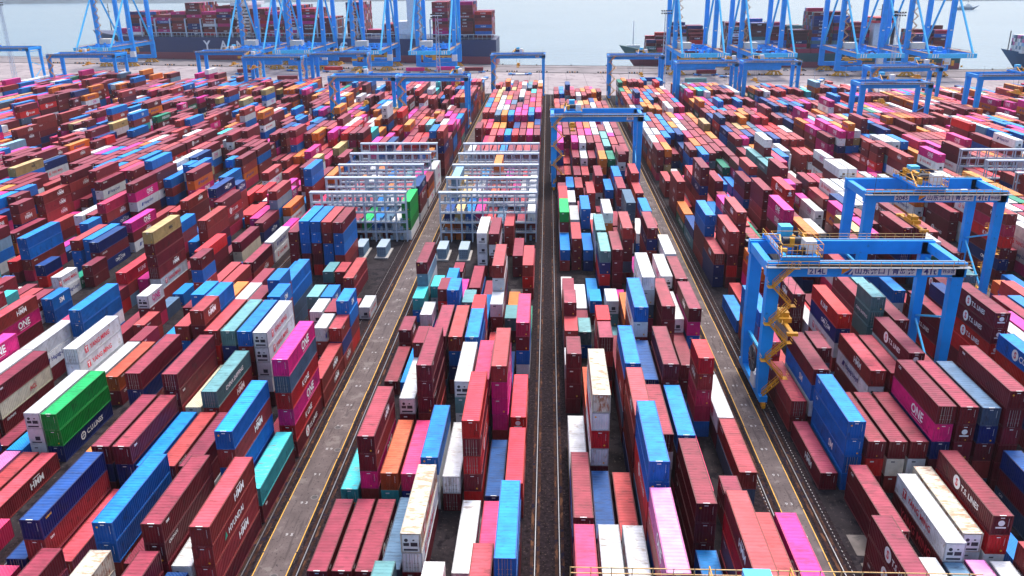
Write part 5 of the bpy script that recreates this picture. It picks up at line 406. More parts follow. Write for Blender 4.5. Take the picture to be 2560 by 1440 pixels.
(13,8,4309,1,17,1,0,0),(13,8,4481,0,0,12,8,8),(13,8,4568,1,0,0,18,4,16),(13,8,4740,1,1,2,16),(13,8,4913,1,2,0,5,4),(14,0,2302,1,12,0,16,1,4),(14,0,2475,1,0,12,2,1,1),(14,0,2811,1,8,12,0),(14,0,3002,1,12,0,5,0,0),(14,0,3175,1,1,0,12,12),(14,0,3348,1,5,0,1,0),(14,0,3520,1,5,9,0,0),(14,0,3693,0,12,12,1,12,4),(14,0,3779,0,2,0,1,12),(14,0,3866,1,15,1,0,0),(14,0,4039,1,8,2,0,1),(14,0,4211,1,4,5,1,8),(14,0,4384,1,0,0,2,8,8),(14,0,4557,1,4,1,5,0),(14,0,4730,1,12,5,12,0,4,10),(14,0,4902,1,3,3,12,10),(14,1,2389,1,2,10,4,4,12),(14,1,2620,1,0,11,9,1),(14,1,2811,1,0,0,3),(14,1,3002,1,0),(14,1,3175,1,0,9,0,0),(14,1,3348,1,0,1,5,0),(14,1,3520,1,1,3,0,4,0),(14,1,3693,1,5,9,8,0,0),(14,1,3866,1,12,0,5,9),(14,1,4039,1,0,0,1,0),(14,1,4211,1,0,0,1,0),(14,1,4384,1,2,0,18,3),(14,1,4557,1,11,3,3,0),(14,1,4730,1,12,16,0,1,0),(14,1,4902,1,5,0,0,4),(14,2,2389,1,1,1,0,0,4),(14,2,2620,1,0),(14,2,2811,1,9),(14,2,3002,1,8,4,12,1),
(14,2,3175,1,5,1,0,1),(14,2,3348,1,2,8,0,0),(14,2,3520,1,17,1,18),(14,2,3693,1,1,8,1,8,4),(14,2,3866,1,8,2,1,3),(14,2,4039,1,16,4,1,15),(14,2,4211,1,15,0,8,0),(14,2,4384,1,18,8,8,1,0),(14,2,4557,1,1,12,1,2),(14,2,4730,1,5,12,15,3,0),(14,2,4902,1,0,0,2,0),(14,3,2475,1,0,0,3,8,5),(14,3,2811,1,0,18,1),(14,3,3002,1,1,0,0,1),(14,3,3175,1,0,0,1,0,12),(14,3,3348,1,0,4,12,1),(14,3,3520,1,1,4,5,4),(14,3,3693,1,8,12,18,1,4),(14,3,3866,1,18),(14,3,4039,1,8,0,8,5),(14,3,4211,1,0,1,0,4),(14,3,4384,1,12,12,0,0,8),(14,3,4557,1,2,3,8,8),(14,3,4730,1,4,8,5,2,8),(14,3,4902,1,1,4,0,8),(14,4,2475,1,0,4,12,8,0),(14,4,2811,1,1,12),(14,4,3002,1,1,0,3,4),(14,4,3175,1,0,11,4),(14,4,3348,1,0,4,1,3),(14,4,3520,1,16,8,1),(14,4,3693,1,3,8,4,0,1),(14,4,3866,1,0,2,12,4),(14,4,4039,1,3,0,12,12),(14,4,4211,1,1,5,0,12),(14,4,4384,1,0,18,5,0,12),(14,4,4557,1,3,0,2,8),(14,4,4730,1,0,8,0,10,0),(14,4,4902,1,0,15,1,5),(14,5,2620,1,1,8),
(14,5,2811,1,0,5,0),(14,5,3002,1,1,3,1,0),(14,5,3175,1,0,1,2),(14,5,3348,1,0,0,5,2),(14,5,3520,1,17,1,4,5),(14,5,3693,1,0,2,2,0,0),(14,5,3866,1,8,0,8,12),(14,5,4039,1,5,5,0,12),(14,5,4211,1,8,1,1,1),(14,5,4384,1,0,0,12,0,1),(14,5,4557,0,12,8,8,1),(14,5,4643,1,4,0,0,5,1),(14,5,4816,1,8,3,5,1),(14,5,4989,0,3,0,5,3,1),(14,6,2620,1,1,0,12),(14,6,2811,1,4,8,5,5),(14,6,3002,1,1,0,1,0,1,5),(14,6,3175,1,0,1,0,8,0),(14,6,3348,1,0,0,1,9,0,3),(14,6,3520,1,1,0,9,1),(14,6,3693,1,5,8,0,12,0),(14,6,3866,1,0,3,2,3),(14,6,4039,1,5,0,12,0),(14,6,4211,1,1,5,4,0),(14,6,4384,1,4,0,8,0,0),(14,6,4557,1,0,0,0,3),(14,6,4730,1,10,0,4,1,3),(14,6,4902,1,8,0,1,0),(14,7,2620,1,0,0,1,11,3),(14,7,2811,1,12,1,5,8),(14,7,3002,1,1,0,4,4),(14,7,3175,1,15,9,0),(14,7,3348,1,18,11,12,18),(14,7,3520,1,0,4,18),(14,7,3693,1,18),(14,7,3866,1,0,3,0,11),(14,7,4039,1,0,5,0,0),(14,7,4211,1,5,1,0),(14,7,4384,1,8,4,0,1,0),(14,7,4557,1,0,5,8,1),
(14,7,4730,1,15,4,0,0,5),(14,7,4902,1,5,9,4,5),(14,8,2811,1,3,0,0,1),(14,8,3002,1,0,9,8,5),(14,8,3175,1,12,12,2,8),(14,8,3348,1,3,0,12,1),(14,8,3520,1,5,8,0,12),(14,8,3693,1,9,1,9,0,1),(14,8,3866,1,12,1,3,0),(14,8,4039,1,1,1,1,5),(14,8,4211,1,15,0,1,5),(14,8,4384,1,12,9,0,1,0),(14,8,4557,1,1,0,17,2),(14,8,4730,1,2,0,5,2,1),(14,8,4902,1,5,0,8,2),(15,0,2911,1,0,8,1,5,12),(15,0,3084,1,1,15,8,9),(15,0,3256,1,4,0),(15,0,3429,1,1,2,9,8),(15,0,3602,1,0,2,5,10),(15,0,3775,1,12,12,0,5),(15,0,3947,1,4,1,5),(15,0,4120,1,9,0,1,0),(15,0,4293,1,5,2,3,4),(15,0,4466,1,9,12,3,4),(15,0,4639,1,5,0,0,4),(15,0,4811,0,2,5,2),(15,0,4898,1,1,1,2),(15,1,2997,1,5,12,2,4,0),(15,1,3170,1,2,0,0,0),(15,1,3343,1,3,1),(15,1,3516,1,5,3,0,3),(15,1,3688,0,0,0,9,3),(15,1,3775,1,17,0,0,3),(15,1,3947,1,2,12,1),(15,1,4120,1,8,5,0,1),(15,1,4293,1,1,4,5,1),(15,1,4466,1,0,0,5,1),(15,1,4639,1,12,9,1,1),(15,1,4811,1,0,0,1),(15,2,3084,1,17,12,4,9),
(15,2,3256,1,0,8,8,0),(15,2,3429,1,5,0,5,8),(15,2,3602,1,0,5,0,1),(15,2,3775,1,2,1,0,12),(15,2,3947,1,3,15,9),(15,2,4120,1,0,8,5),(15,2,4293,1,0,16,8,5),(15,2,4466,1,12,0,1,0),(15,2,4639,1,1,0,4,18),(15,2,4811,1,2,0,8),(15,3,3084,1,8,12,9,0),(15,3,3256,1,3,1,9),(15,3,3429,1,1,8,8,2),(15,3,3602,1,1,12,1),(15,3,3775,1,0,3,1,1),(15,3,3947,1,8,0,0),(15,3,4120,1,2,0,0,0),(15,3,4293,1,0,12,1,0),(15,3,4466,1,0,0,12,0),(15,3,4639,0,4,9,1,8),(15,3,4725,1,0,3,1,12),(15,3,4898,1,0,12,5),(15,4,3170,1,3,2,0,5),(15,4,3343,1,16,5),(15,4,3516,1,0,0,18,12),(15,4,3688,1,4,1,0,8),(15,4,3861,1,1,2,8,2),(15,4,4034,1,5,0,12),(15,4,4207,1,1,8,12),(15,4,4379,1,0,9,15,5),(15,4,4552,0,4,5,12,1),(15,4,4639,0,5,8,18,1),(15,4,4725,1,8,4,3,8),(15,4,4898,1,0,17,0),(15,5,3256,1,10,17,0),(15,5,3429,1,0,0,0,0),(15,5,3602,1,0,0,0,8),(15,5,3775,1,9,5,0,8),(15,5,3947,1,0,12,0),(15,5,4120,1,18,0,5,0),(15,5,4293,1,8,0,0,0),(15,5,4466,1,2,12,12,4),
(15,5,4639,0,3,0,8,4),(15,5,4725,1,0,15,2,12),(15,5,4898,1,0,0,1),(15,6,3256,1,2,0,0),(15,6,3429,1,0,1,0,1),(15,6,3602,1,9,8,4),(15,6,3775,1,18,12,0,4),(15,6,3947,1,0,0,4),(15,6,4120,1,0,4,0,0),(15,6,4293,0,5,0,1,0),(15,6,4379,0,2,4,0,1),(15,6,4466,1,1,0,12,4),(15,6,4639,1,0,8,1,15),(15,6,4811,1,0,0,3),(15,7,3343,1,0,1,5),(15,7,3516,0,0,0,2,5),(15,7,3602,1,0,9,4,1),(15,7,3775,1,0,0,0,1),(15,7,3947,1,9,8,1),(15,7,4120,1,2,3,4,4),(15,7,4293,1,1,11,4,3),(15,7,4466,1,1,12,0,3),(15,7,4639,1,0,1,0,1),(15,7,4811,1,0,1,1),(15,8,3343,1,0,0,4),(15,8,3516,1,9,0,5,5),(15,8,3688,1,3,18,5),(15,8,3861,1,0,8,8,5),(15,8,4034,0,8,9,5),(15,8,4120,1,0,10,5),(15,8,4293,1,0),(15,8,4466,1,8,0,12,2),(15,8,4639,1,0,0,0,2),(15,8,4811,1,4,1,2),(16,0,3516,1,0,4,0,1,2,5),(16,0,3688,1,0,12,0,18,1),(16,0,3861,1,0,1,15,1,4,12),(16,0,4034,1,1,2,1,12),(16,0,4207,1,0,0,1,4,12),(16,0,4379,1,1,2,0,2),(16,0,4552,1,2,5,2),(16,0,4725,1,0,0,8,1),
(16,0,4898,1,0,1,12,0),(16,1,3602,1,12,4,5,0,5),(16,1,3775,1,0,2,0,1,5),(16,1,3947,1,9,0,5,0),(16,1,4120,0,11,9,0,1,12),(16,1,4207,1,4,0,0,12,0),(16,1,4379,0,5,3,1,17),(16,1,4466,0,4,9,0),(16,1,4552,1,5,4,0,0),(16,1,4725,1,8,9,1,5),(16,1,4898,1,3,3,5,12),(16,2,3688,1,18,0,0,4,1),(16,2,3861,1,0,1,9,8,1),(16,2,4034,1,0,1,11,8),(16,2,4207,1,4,1,8,5),(16,2,4379,1,8,17,5,0),(16,2,4552,1,8,0,12,8,4),(16,2,4725,1,9,8,2,4),(16,2,4898,1,0,12,0,4),(16,3,3688,0,4,12,1,8,4),(16,3,3775,1,18,2,4,12,4),(16,3,3947,1,0,12,0,9),(16,3,4120,1,18,0,16,0,4),(16,3,4293,1,0,17,10,4),(16,3,4466,1,5,0,0,4),(16,3,4639,1,0,17,0,4),(16,3,4811,1,9,5,0,0),(16,4,3775,1,5,3,0,1),(16,4,3947,1,8,9,8,5),(16,4,4120,1,1,0,5,8,5),(16,4,4293,1,0,0,16,12),(16,4,4466,1,12,0,10,1),(16,4,4639,1,4,15,1,1),(16,4,4811,1,8,5,12,1),(16,5,3775,1,0,1,8,0),(16,5,3947,1,4,1,8,0),(16,5,4120,1,8,0,0,0,0),(16,5,4293,1,0,5,0),(16,5,4466,1,0,0,1,1),
(16,5,4639,1,8,4,1,5),(16,5,4811,1,5,0,11,5),(16,6,3861,1,5,0,0,1),(16,6,4034,1,4,10,8,12),(16,6,4207,1,5,1,4,0,0),(16,6,4379,1,8,0,4,1),(16,6,4552,1,15,0,5,0),(16,6,4725,1,0,5,5,15),(16,6,4898,1,0,2,3,9),(16,7,3947,1,17,0,11,3),(16,7,4120,1,1,12,5,9,1),(16,7,4293,1,0,0,8,4),(16,7,4466,1,8,12,0,1),(16,7,4639,1,0,8,12,1),(16,7,4811,1,8,4,1,8),(16,8,3947,1,8,8,18,8),(16,8,4120,0,0,0,9,0,12),(16,8,4207,1,5,2,2,12,12),(16,8,4379,1,0),(16,8,4552,1,0,8,0,8,1),(16,8,4725,0,1,0,11,8),(16,8,4811,1,8,0,5,8),(17,0,4207,1,5,12,0,8,0),(17,0,4379,1,0,2,4),(17,0,4552,1,0,0,4,4),(17,0,4725,1,17,0,8,0,4),(17,1,4207,1,12,0,2,4,5),(17,1,4379,1,8,2,1),(17,1,4552,1,0,8,4,0),(17,1,4725,1,12,0,5,12,9),(17,2,4293,1,1,0,9),(17,2,4466,1,4,0,9,4,5),(17,2,4811,1,0,0,0,0),(17,3,4379,1,0,0,15),(17,3,4552,1,1,1,2,1),(17,3,4725,1,12,12,12,5,2),(17,4,4379,1,9,2,0),(17,4,4552,1,2,1,4,12),(17,4,4725,1,0,10,9,1,10),(17,5,4466,0,9,9,0,0),
(17,5,4552,1,4,0,4),(17,5,4725,1,12,1,1,9,0),(17,6,4552,1,4,0,11,1,3),(17,6,4725,1,18,2,12,1,4),(17,7,4552,1,5,1,0,18),(17,7,4725,1,3,5,0,18,18),(17,8,4639,1,0,0,0,1,18),(17,8,4811,1,0,12,0,18),)
HAZE = .00006
CW, TH = 2.56, 2.914
BX = dict(Q=-352, R=-314, S=-279, T=-241.7, U=-208.2, V=-172, W=-138.4, Y=-101.3, Z=-67, A=-30.1, B=3.39, C=40.9, D=74.4, E=111.7, F=145.2, G=182.5, H=216, I=253)
HGT = TH - .05
def corr_side(mb, x, y0, y1, z0, z1, out, pitch=.45, d=.07):
    # vertical corrugation on an x-facing wall
    n = int((y1 - y0) / pitch); p = (y1 - y0) / n; prof = []
    for i in range(n):
        y = y0 + i * p; prof += [(y, 0), (y + p * .28, 0), (y + p * .5, -d), (y + p * .78, -d)]
    prof.append((y1, 0)); k = len(mb.v)
    for y, q in prof: mb.v += [(x + out * q, y, z0), (x + out * q, y, z1)]
    for i in range(len(prof) - 1):
        a = k + 2 * i; mb.f.append((a, a + 2, a + 3, a + 1) if out > 0 else (a, a + 1, a + 3, a + 2))
def corr_end(mb, y, x0, x1, z0, z1, out, pitch=.36, d=.07):
    n = int((x1 - x0) / pitch); p = (x1 - x0) / n; prof = []
    for i in range(n):
        x = x0 + i * p; prof += [(x, 0), (x + p * .28, 0), (x + p * .5, -d), (x + p * .78, -d)]
    prof.append((x1, 0)); k = len(mb.v)
    for x, q in prof: mb.v += [(x, y + out * q, z0), (x, y + out * q, z1)]
    for i in range(len(prof) - 1):
        a = k + 2 * i; mb.f.append((a, a + 2, a + 3, a + 1) if out < 0 else (a, a + 1, a + 3, a + 2))
def corr_roof(mb, z, x0, x1, y0, y1, pitch=.62, d=.035):
    n = int((y1 - y0) / pitch); p = (y1 - y0) / n; prof = []
    for i in range(n):
        y = y0 + i * p; prof += [(y, 0), (y + p * .35, 0), (y + p * .5, -d), (y + p * .85, -d)]
    prof.append((y1, 0)); k = len(mb.v)
    for y, q in prof: mb.v += [(x0, y, z + q), (x1, y, z + q)]
    for i in range(len(prof) - 1):
        a = k + 2 * i; mb.f.append((a, a + 1, a + 3, a + 2))
def raw(name, mb, m):
    me = bpy.data.meshes.new(name); me.from_pydata(mb.v, [], mb.f); me.materials.append(m); return me
CACHE = {}
SMOOTH = 'wWxc'
def cmeshes(code, L):
    k = (code, L > 10)
    if k in CACHE: return CACHE[k]
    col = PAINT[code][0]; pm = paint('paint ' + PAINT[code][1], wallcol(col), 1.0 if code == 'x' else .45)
    rm = paint('roof ' + PAINT[code][1], lit_roofcol(col), 1.6 if code == 'x' else .8, True)
    fm = mat('frame ' + PAINT[code][1], tuple(v * .62 for v in col), .5, noise=.2, nscale=2, dirt=(.12, .06, .04), dscale=3, dthr=.62)
    W_, H_ = CW, HGT; body = MB(); i = .06; flatw = code in 'W'
    dd = .012 if flatw else .07
    corr_side(body, W_ - i, .15, L - .15, .14, H_ - .1, 1, d=dd); corr_side(body, i, .15, L - .15, .14, H_ - .1, -1, d=dd)
    corr_end(body, .05, .12, W_ - .12, .14, H_ - .1, -1, d=dd); corr_end(body, L - .05, .12, W_ - .12, .14, H_ - .1, 1, d=dd)
    body.box(.1, .1, .06, W_ - .1, L - .1, .12)
    fr = MB(); t = .15
    for x in (0, W_ - t):
        for y in (0, L - t): fr.box(x, y, 0, x + t, y + t, H_)
        fr.box(x, t, 0, x + t, L - t, .14); fr.box(x, t, H_ - .10, x + t, L - t, H_ - .012)
    for y in (0, L - t): fr.box(t, y, 0, W_ - t, y + t, .14); fr.box(t, y, H_ - .12, W_ - t, y + t, H_ - .012)
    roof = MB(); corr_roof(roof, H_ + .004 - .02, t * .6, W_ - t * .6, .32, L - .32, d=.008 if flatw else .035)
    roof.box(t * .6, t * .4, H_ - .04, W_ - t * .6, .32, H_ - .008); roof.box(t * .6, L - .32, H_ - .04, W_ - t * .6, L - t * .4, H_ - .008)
    cst = fr
    for x in (-.006, W_ - .164):
        for y in (-.006, L - .174):
            for z in (-.004, H_ - .114): cst.box(x, y, z, x + .17, y + .18, z + .12)
    CACHE[k] = (raw('container_body', body, pm), raw('roof', roof, rm), raw('frame', fr, fm), None); return CACHE[k]
def end_marks():
    mb = MB(); 
    for i in range(7): place_flat(mb, rect_geo(.05, .10), (2.08, -.004, 2.35 - i * .17), (1, 0, 0), (0, 0, 1))
    place_flat(mb, rect_geo(.5, .12), (1.25, -.006, 2.52), (1, 0, 0), (0, 0, 1))
    place_flat(mb, rect_geo(.07, .05), (1.3, .17, 0), (1, 0, 0), (0, 1, 0))
    mb.v = [(x, y, HGT + .012) if z == 0 else (x, y, z) for x, y, z in mb.v]
    place_flat(mb, rect_geo(.85, .13), (1.25, .09, HGT + .003), (1, 0, 0), (0, 1, 0))
    return flat_mesh('code_marking', mb, lowhi)
def sticker(x, z, sz=.16):
    mb = MB(); place_flat(mb, disc_geo(sz, 10), (x, -.006, z), (1, 0, 0), (0, 0, 1)); return flat_mesh('sticker', mb, mark_y)
EM = end_marks(); ST = [sticker(1.9, .5, .14), sticker(.55, 2.2, .15), sticker(1.5, .45, .09)]
def doors_mesh():
    mb = MB()
    for x in (.55, .95, 1.55, 1.95): mb.cyl((x, -.01, .15), (x, -.01, HGT - .12), .035, 6)
    for z in (.7, 1.35): 
        for x in (.55, .95, 1.55, 1.95): mb.box(x - .12, -.05, z, x + .12, -.015, z + .06)
    mb.box(1.235, -.02, .14, 1.265, .03, HGT - .12)
    return mb.mesh('locking_bars', mat('galvanised locking bar', (.38, .36, .36), .5, .5))
LB = doors_mesh()
def reefer_meshes():
    a = MB(); a.box(.2, -.035, .2, 2.3, .0, 2.65)
    b = MB(); b.box(.35, -.06, 1.05, 1.05, -.036, 1.5); b.box(1.25, -.06, 1.0, 2.1, -.036, 1.55); b.box(.35, -.055, .35, 2.1, -.036, .62)
    b.box(1.5, -.055, 1.8, 1.75, -.036, 2.0)
    f = MB(); f.cyl((.7, -.075, 1.9), (.7, -.036, 1.9), .24, 14)
    return a.mesh('refrigeration_unit', mat('reefer unit white', (.66, .68, .70), .5, dirt=(.3, .24, .16), dscale=3, dthr=.62)), b.mesh('grille', dark), f.mesh('fan', dark)
RF = reefer_meshes()
# liveries: (text, height, colour material, emblem)
LIV = {'HMM': ('HMM', 1.15, lowhi, 'bars'), 'ONE': ('ONE', 1.5, lowhi, 'sub'), 'ONEw': ('ONE', 1.4, mag_m, 'sub'),
 'HL': ('Hapag-Lloyd', .95, navy_m, 'square'), 'TS': ('T.S. LINES', .85, lowhi, 'disc'), 'KL': ('K LINE', 1.0, lowhi, None),
 'YM': ('YANG MING', .95, red_m, 'ym'), 'CMA': ('CMA CGM', .85, lowhi, 'arc'), 'CS': ('CHINA SHIPPING', .8, lowhi, None),
 'CO': ('COSCO', 1.2, black_m, None), 'CO2': ('COSCO', 1.1, lowhi, 'disc'), 'HY': ('HYUNDAI', .9, lowhi, 'tri'), 'EV': ('EVERGREEN', 1.2, lowhi, None),
 'CU': ('C.U.LINES', .9, lowhi, 'wheel'), 'TEX': ('tex', .5, lowhi, 'corner'), 'TRI': ('TRITON', .3, lowhi, 'corner'),
 'SEA': ('seaco', .42, mark_y, 'corner'), 'CAI': ('CAI', .45, lowhi, 'corner'), 'MSK': ('MAERSK', .8, lowhi, 'star'),
 'KMTC': ('KMTC', 1.0, lowhi, None), 'ACL': ('ACL', .8, red_m, None), 'SM': ('SM', 1.2, lowhi, None), 'WH': ('WAN HAI', .9, lowhi, None),
 'YMn': ('YANG MING', 1.3, red_m, None), 'MSC': ('msc', 1.0, black_m, None), 'CR': ('CRONOS', .45, lowhi, 'corner')}
def livery_parts(key, L):
    """[(verts2d, faces), mat] in side coordinates: u along the side (0..L), v up"""
    t, h, m_, em = LIV[key]; g = text_geo(t, .03)
    xs_ = [p[0] for p in g[0]]; w = (max(xs_) - min(xs_)) * h; res = []
    if em == 'corner':
        res.append((g, m_, (L - .5 - w / 2 if False else 1.2 + w / 2, HGT * .80), h, 0)); 
        return res
    cx = L * (.5 if L < 10 or key in ('CS', 'KL', 'CO', 'MSK', 'YM', 'HY', 'HL', 'YMn') else .62); s = min(1, (L * .8) / w); h *= s; w *= s
    cv = HGT * .52
    if em == 'sub': cv = HGT * .56; res.append((rect_geo(w * .8, .09), lowhi if m_ is lowhi else m_, (cx, HGT * .2), 1, 0))
    if em == 'bars': res.append((rect_geo(w * .5, .14), m_, (cx, cv + h * .72), 1, 0))
    if em == 'disc': res.append((disc_geo(.98), lowhi, (cx - w / 2 - 1.25, cv), 1, 0)); res.append((text_geo('S', .05), red_m, (cx - w / 2 - 1.25, cv), 1.1, .006))
    if em == 'square': res.append((rect_geo(1.0, 1.0, .25), navy_m, (cx - w / 2 - 1.1, cv), 1, 0))
    if em == 'ym': res.append((rect_geo(1.1, 1.3), red_m, (cx - w / 2 - 1.2, cv), 1, 0)); res.append((text_geo('T', .06), lowhi, (cx - w / 2 - 1.2, cv), .9, .006))
    if em == 'wheel': res.append((text_geo('O', .02), lowhi, (cx - w / 2 - 1.2, cv), 1.5, 0)); res.append((rect_geo(.12, 1.3), lowhi, (cx - w / 2 - 1.2, cv), 1, .004)); res.append((rect_geo(1.3, .12), lowhi, (cx - w / 2 - 1.2, cv), 1, .004))
    if em == 'tri': res.append(([[(-.5, -.5), (.5, -.35), (.1, .55)], [(0, 1, 2)]], mat('lettering green', (.02, .3, .2), .5), (cx - w / 2 - 1.0, cv), 1, 0))
    if em == 'arc': res.append((rect_geo(w * .35, .12), m_, (cx, cv + h * .75), 1, 0)); res.append((rect_geo(w * .35, .10), m_, (cx, cv - h * .75), 1, 0))
    if em == 'star': res.append((rect_geo(.9, .9), blue_l, (cx - w / 2 - 1.0, cv), 1, 0))
    res.append((g, m_, (cx, cv), h, 0)); return res
LCACHE = {}
def livery_mesh(key, L, side):
    k = (key, L > 10, side)
    if k in LCACHE: return LCACHE[k]
    mats = []; V = []; Fc = []; MI = []
    for g, m_, (u, v), s, z in livery_parts(key, L):
        if m_ not in mats: mats.append(m_)
        n = len(V); e = -.045 + .05 + z
        for a, b in g[0]:
            if side > 0: V.append((CW - .005 + z, u + a * s, v + b * s))
            else: V.append((.005 - z, L - (u + a * s), v + b * s))
        for f in g[1]: Fc.append(tuple(n + i for i in f)); MI.append(mats.index(m_))
    me = bpy.data.meshes.new('lettering'); me.from_pydata(V, [], Fc)
    for q in mats: me.materials.append(q)
    for p, i in zip(me.polygons, MI): p.material_index = i
    LCACHE[k] = me; return me
def ts_end():
    mb = MB(); place_flat(mb, disc_geo(.42), (1.2, -.01, 1.75), (1, 0, 0), (0, 0, 1)); place_flat(mb, rect_geo(1.3, .22), (1.2, -.01, 1.1), (1, 0, 0), (0, 0, 1))
    return flat_mesh('end_emblem', mb, lowhi)
TSE = ts_end()
DEF = dict(m=['TEX', 'TRI', 'TS', None, None, 'CAI', 'TRI', 'TEX', 'CR', None, 'TEX', 'HMM'], b=['HMM', 'HMM', 'HMM', 'TRI', None, 'CR'], k=['TRI', None, None], r=['TS', 'KL', None, None], o=['HL'],
  w=['YM', 'YM', 'ONEw', None, 'HL'], x=['YM', None], c=['ACL', None], B=[None, None, 'SM', 'CAI', None, None], n=['CMA', 'SEA', None, 'CMA'], d=[None], s=[None, 'CAI'],
  p=['ONE'], P=['ONE'], g=[None], G=['EV'], t=[None, 'SEA'], T=['CS', 'CS', None], y=['MSC'], a=[None, 'TRI'], W=[None, 'ONEw'], M=[None])
FIX = [('Z',8,82,84,3,'HMM'),('Z',8,82,84,2,'HY'),('Z',8,82,84,1,'HMM'),('Z',8,116,118,1,'KL'),('Z',8,116,118,3,'KL'),('Z',8,116,118,4,None),('Y',7,114,116,0,'CU'),('Y',5,132,135,3,'YM'),('Y',5,132,135,2,'YM'),
 ('Z',1,80,86,3,'SEA'),('Z',1,80,86,2,'TEX'),('Z',4,80,86,3,None),('Z',4,80,86,2,None),('Z',6,80,86,3,'TEX'),('Z',4,116,119,3,'CS'),('C',3,88,96,0,'YMn'),('C',4,88,96,1,None),('C',0,70,80,2,'TS'),('C',0,70,80,1,'TS'),
 ('D',1,137,139,5,'TS'),('D',1,137,139,4,'TS'),('D',1,137,139,3,'TS'),('D',1,137,139,2,'TS'),('D',1,119,121,4,'CO2'),('C',1,104,112,3,'CAI'),('B',3,84,96,5,'CAI'),('B',1,60,130,3,None),('Y',2,122,124,1,'ACL'),('Z',5,130,137,4,'YM'),('Z',5,130,137,3,'YM'),('W',8,151,153,1,'ONE'),('Y',0,124,125,3,'ONE')]
ORD = ['first', 'second', 'third', 'fourth', 'fifth', 'sixth', 'seventh', 'eighth', 'ninth', 'tenth', 'eleventh', 'twelfth', 'thirteenth', 'fourteenth', 'fifteenth', 'sixteenth', 'seventeenth', 'eighteenth', 'nineteenth', 'twentieth']
NUM = ['zero', 'one', 'two', 'three', 'four', 'five', 'six']
PLACE = dict(A='left of centre rails', B='right of centre rails', C='right of right lane', Z='left of left lane', Y='of far left block', D='of far right block', W='of outer left block', E='of outer right block', F='of last right block')
stacks = []
BLOCKS = list(BX); CODES = 'mbkrowxcBndspPgGtTyaWM'
for q in LAYOUT:
    stacks.append((BLOCKS[q[0]], q[1], q[2] / 10, 15.68 if q[3] else 7.6, [(CODES[c % 100], c >= 100) for c in q[4:]]))
front = {}
for b, r, y, L, t in sorted(stacks, key=lambda s: s[2]):
    if any(f for _, f in t): front.setdefault((b, r), []).append(y)
sv = []; sf = []; scol = []
rnd = random.Random(21)
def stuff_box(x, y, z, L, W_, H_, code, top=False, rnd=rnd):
    c = PAINT[code][0]; j = rnd.uniform(.75, 1.25); c = tuple(min(.85, v * j) for v in c); rc = lit_roofcol(c); c = wallcol(c)
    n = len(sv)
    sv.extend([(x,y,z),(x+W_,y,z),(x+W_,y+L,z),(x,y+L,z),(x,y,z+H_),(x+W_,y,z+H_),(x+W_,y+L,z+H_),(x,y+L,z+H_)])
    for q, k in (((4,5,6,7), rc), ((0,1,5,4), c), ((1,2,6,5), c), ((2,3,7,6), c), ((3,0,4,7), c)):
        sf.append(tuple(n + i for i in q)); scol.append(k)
def stuff_flat(geo, o, ux, uy, s, col):
    n = len(sv); o = Vector(o); ux = Vector(ux); uy = Vector(uy)
    for a, b in geo[0]: sv.append(tuple(o + ux * a * s + uy * b * s))
    for f in geo[1]: sf.append(tuple(n + i for i in f)); scol.append(col)
MC = {id(lowhi): (.8, .8, .82), id(red_m): (.6, .02, .05), id(mag_m): (.6, .02, .25), id(navy_m): (.02, .04, .25), id(black_m): (.02, .02, .03)}
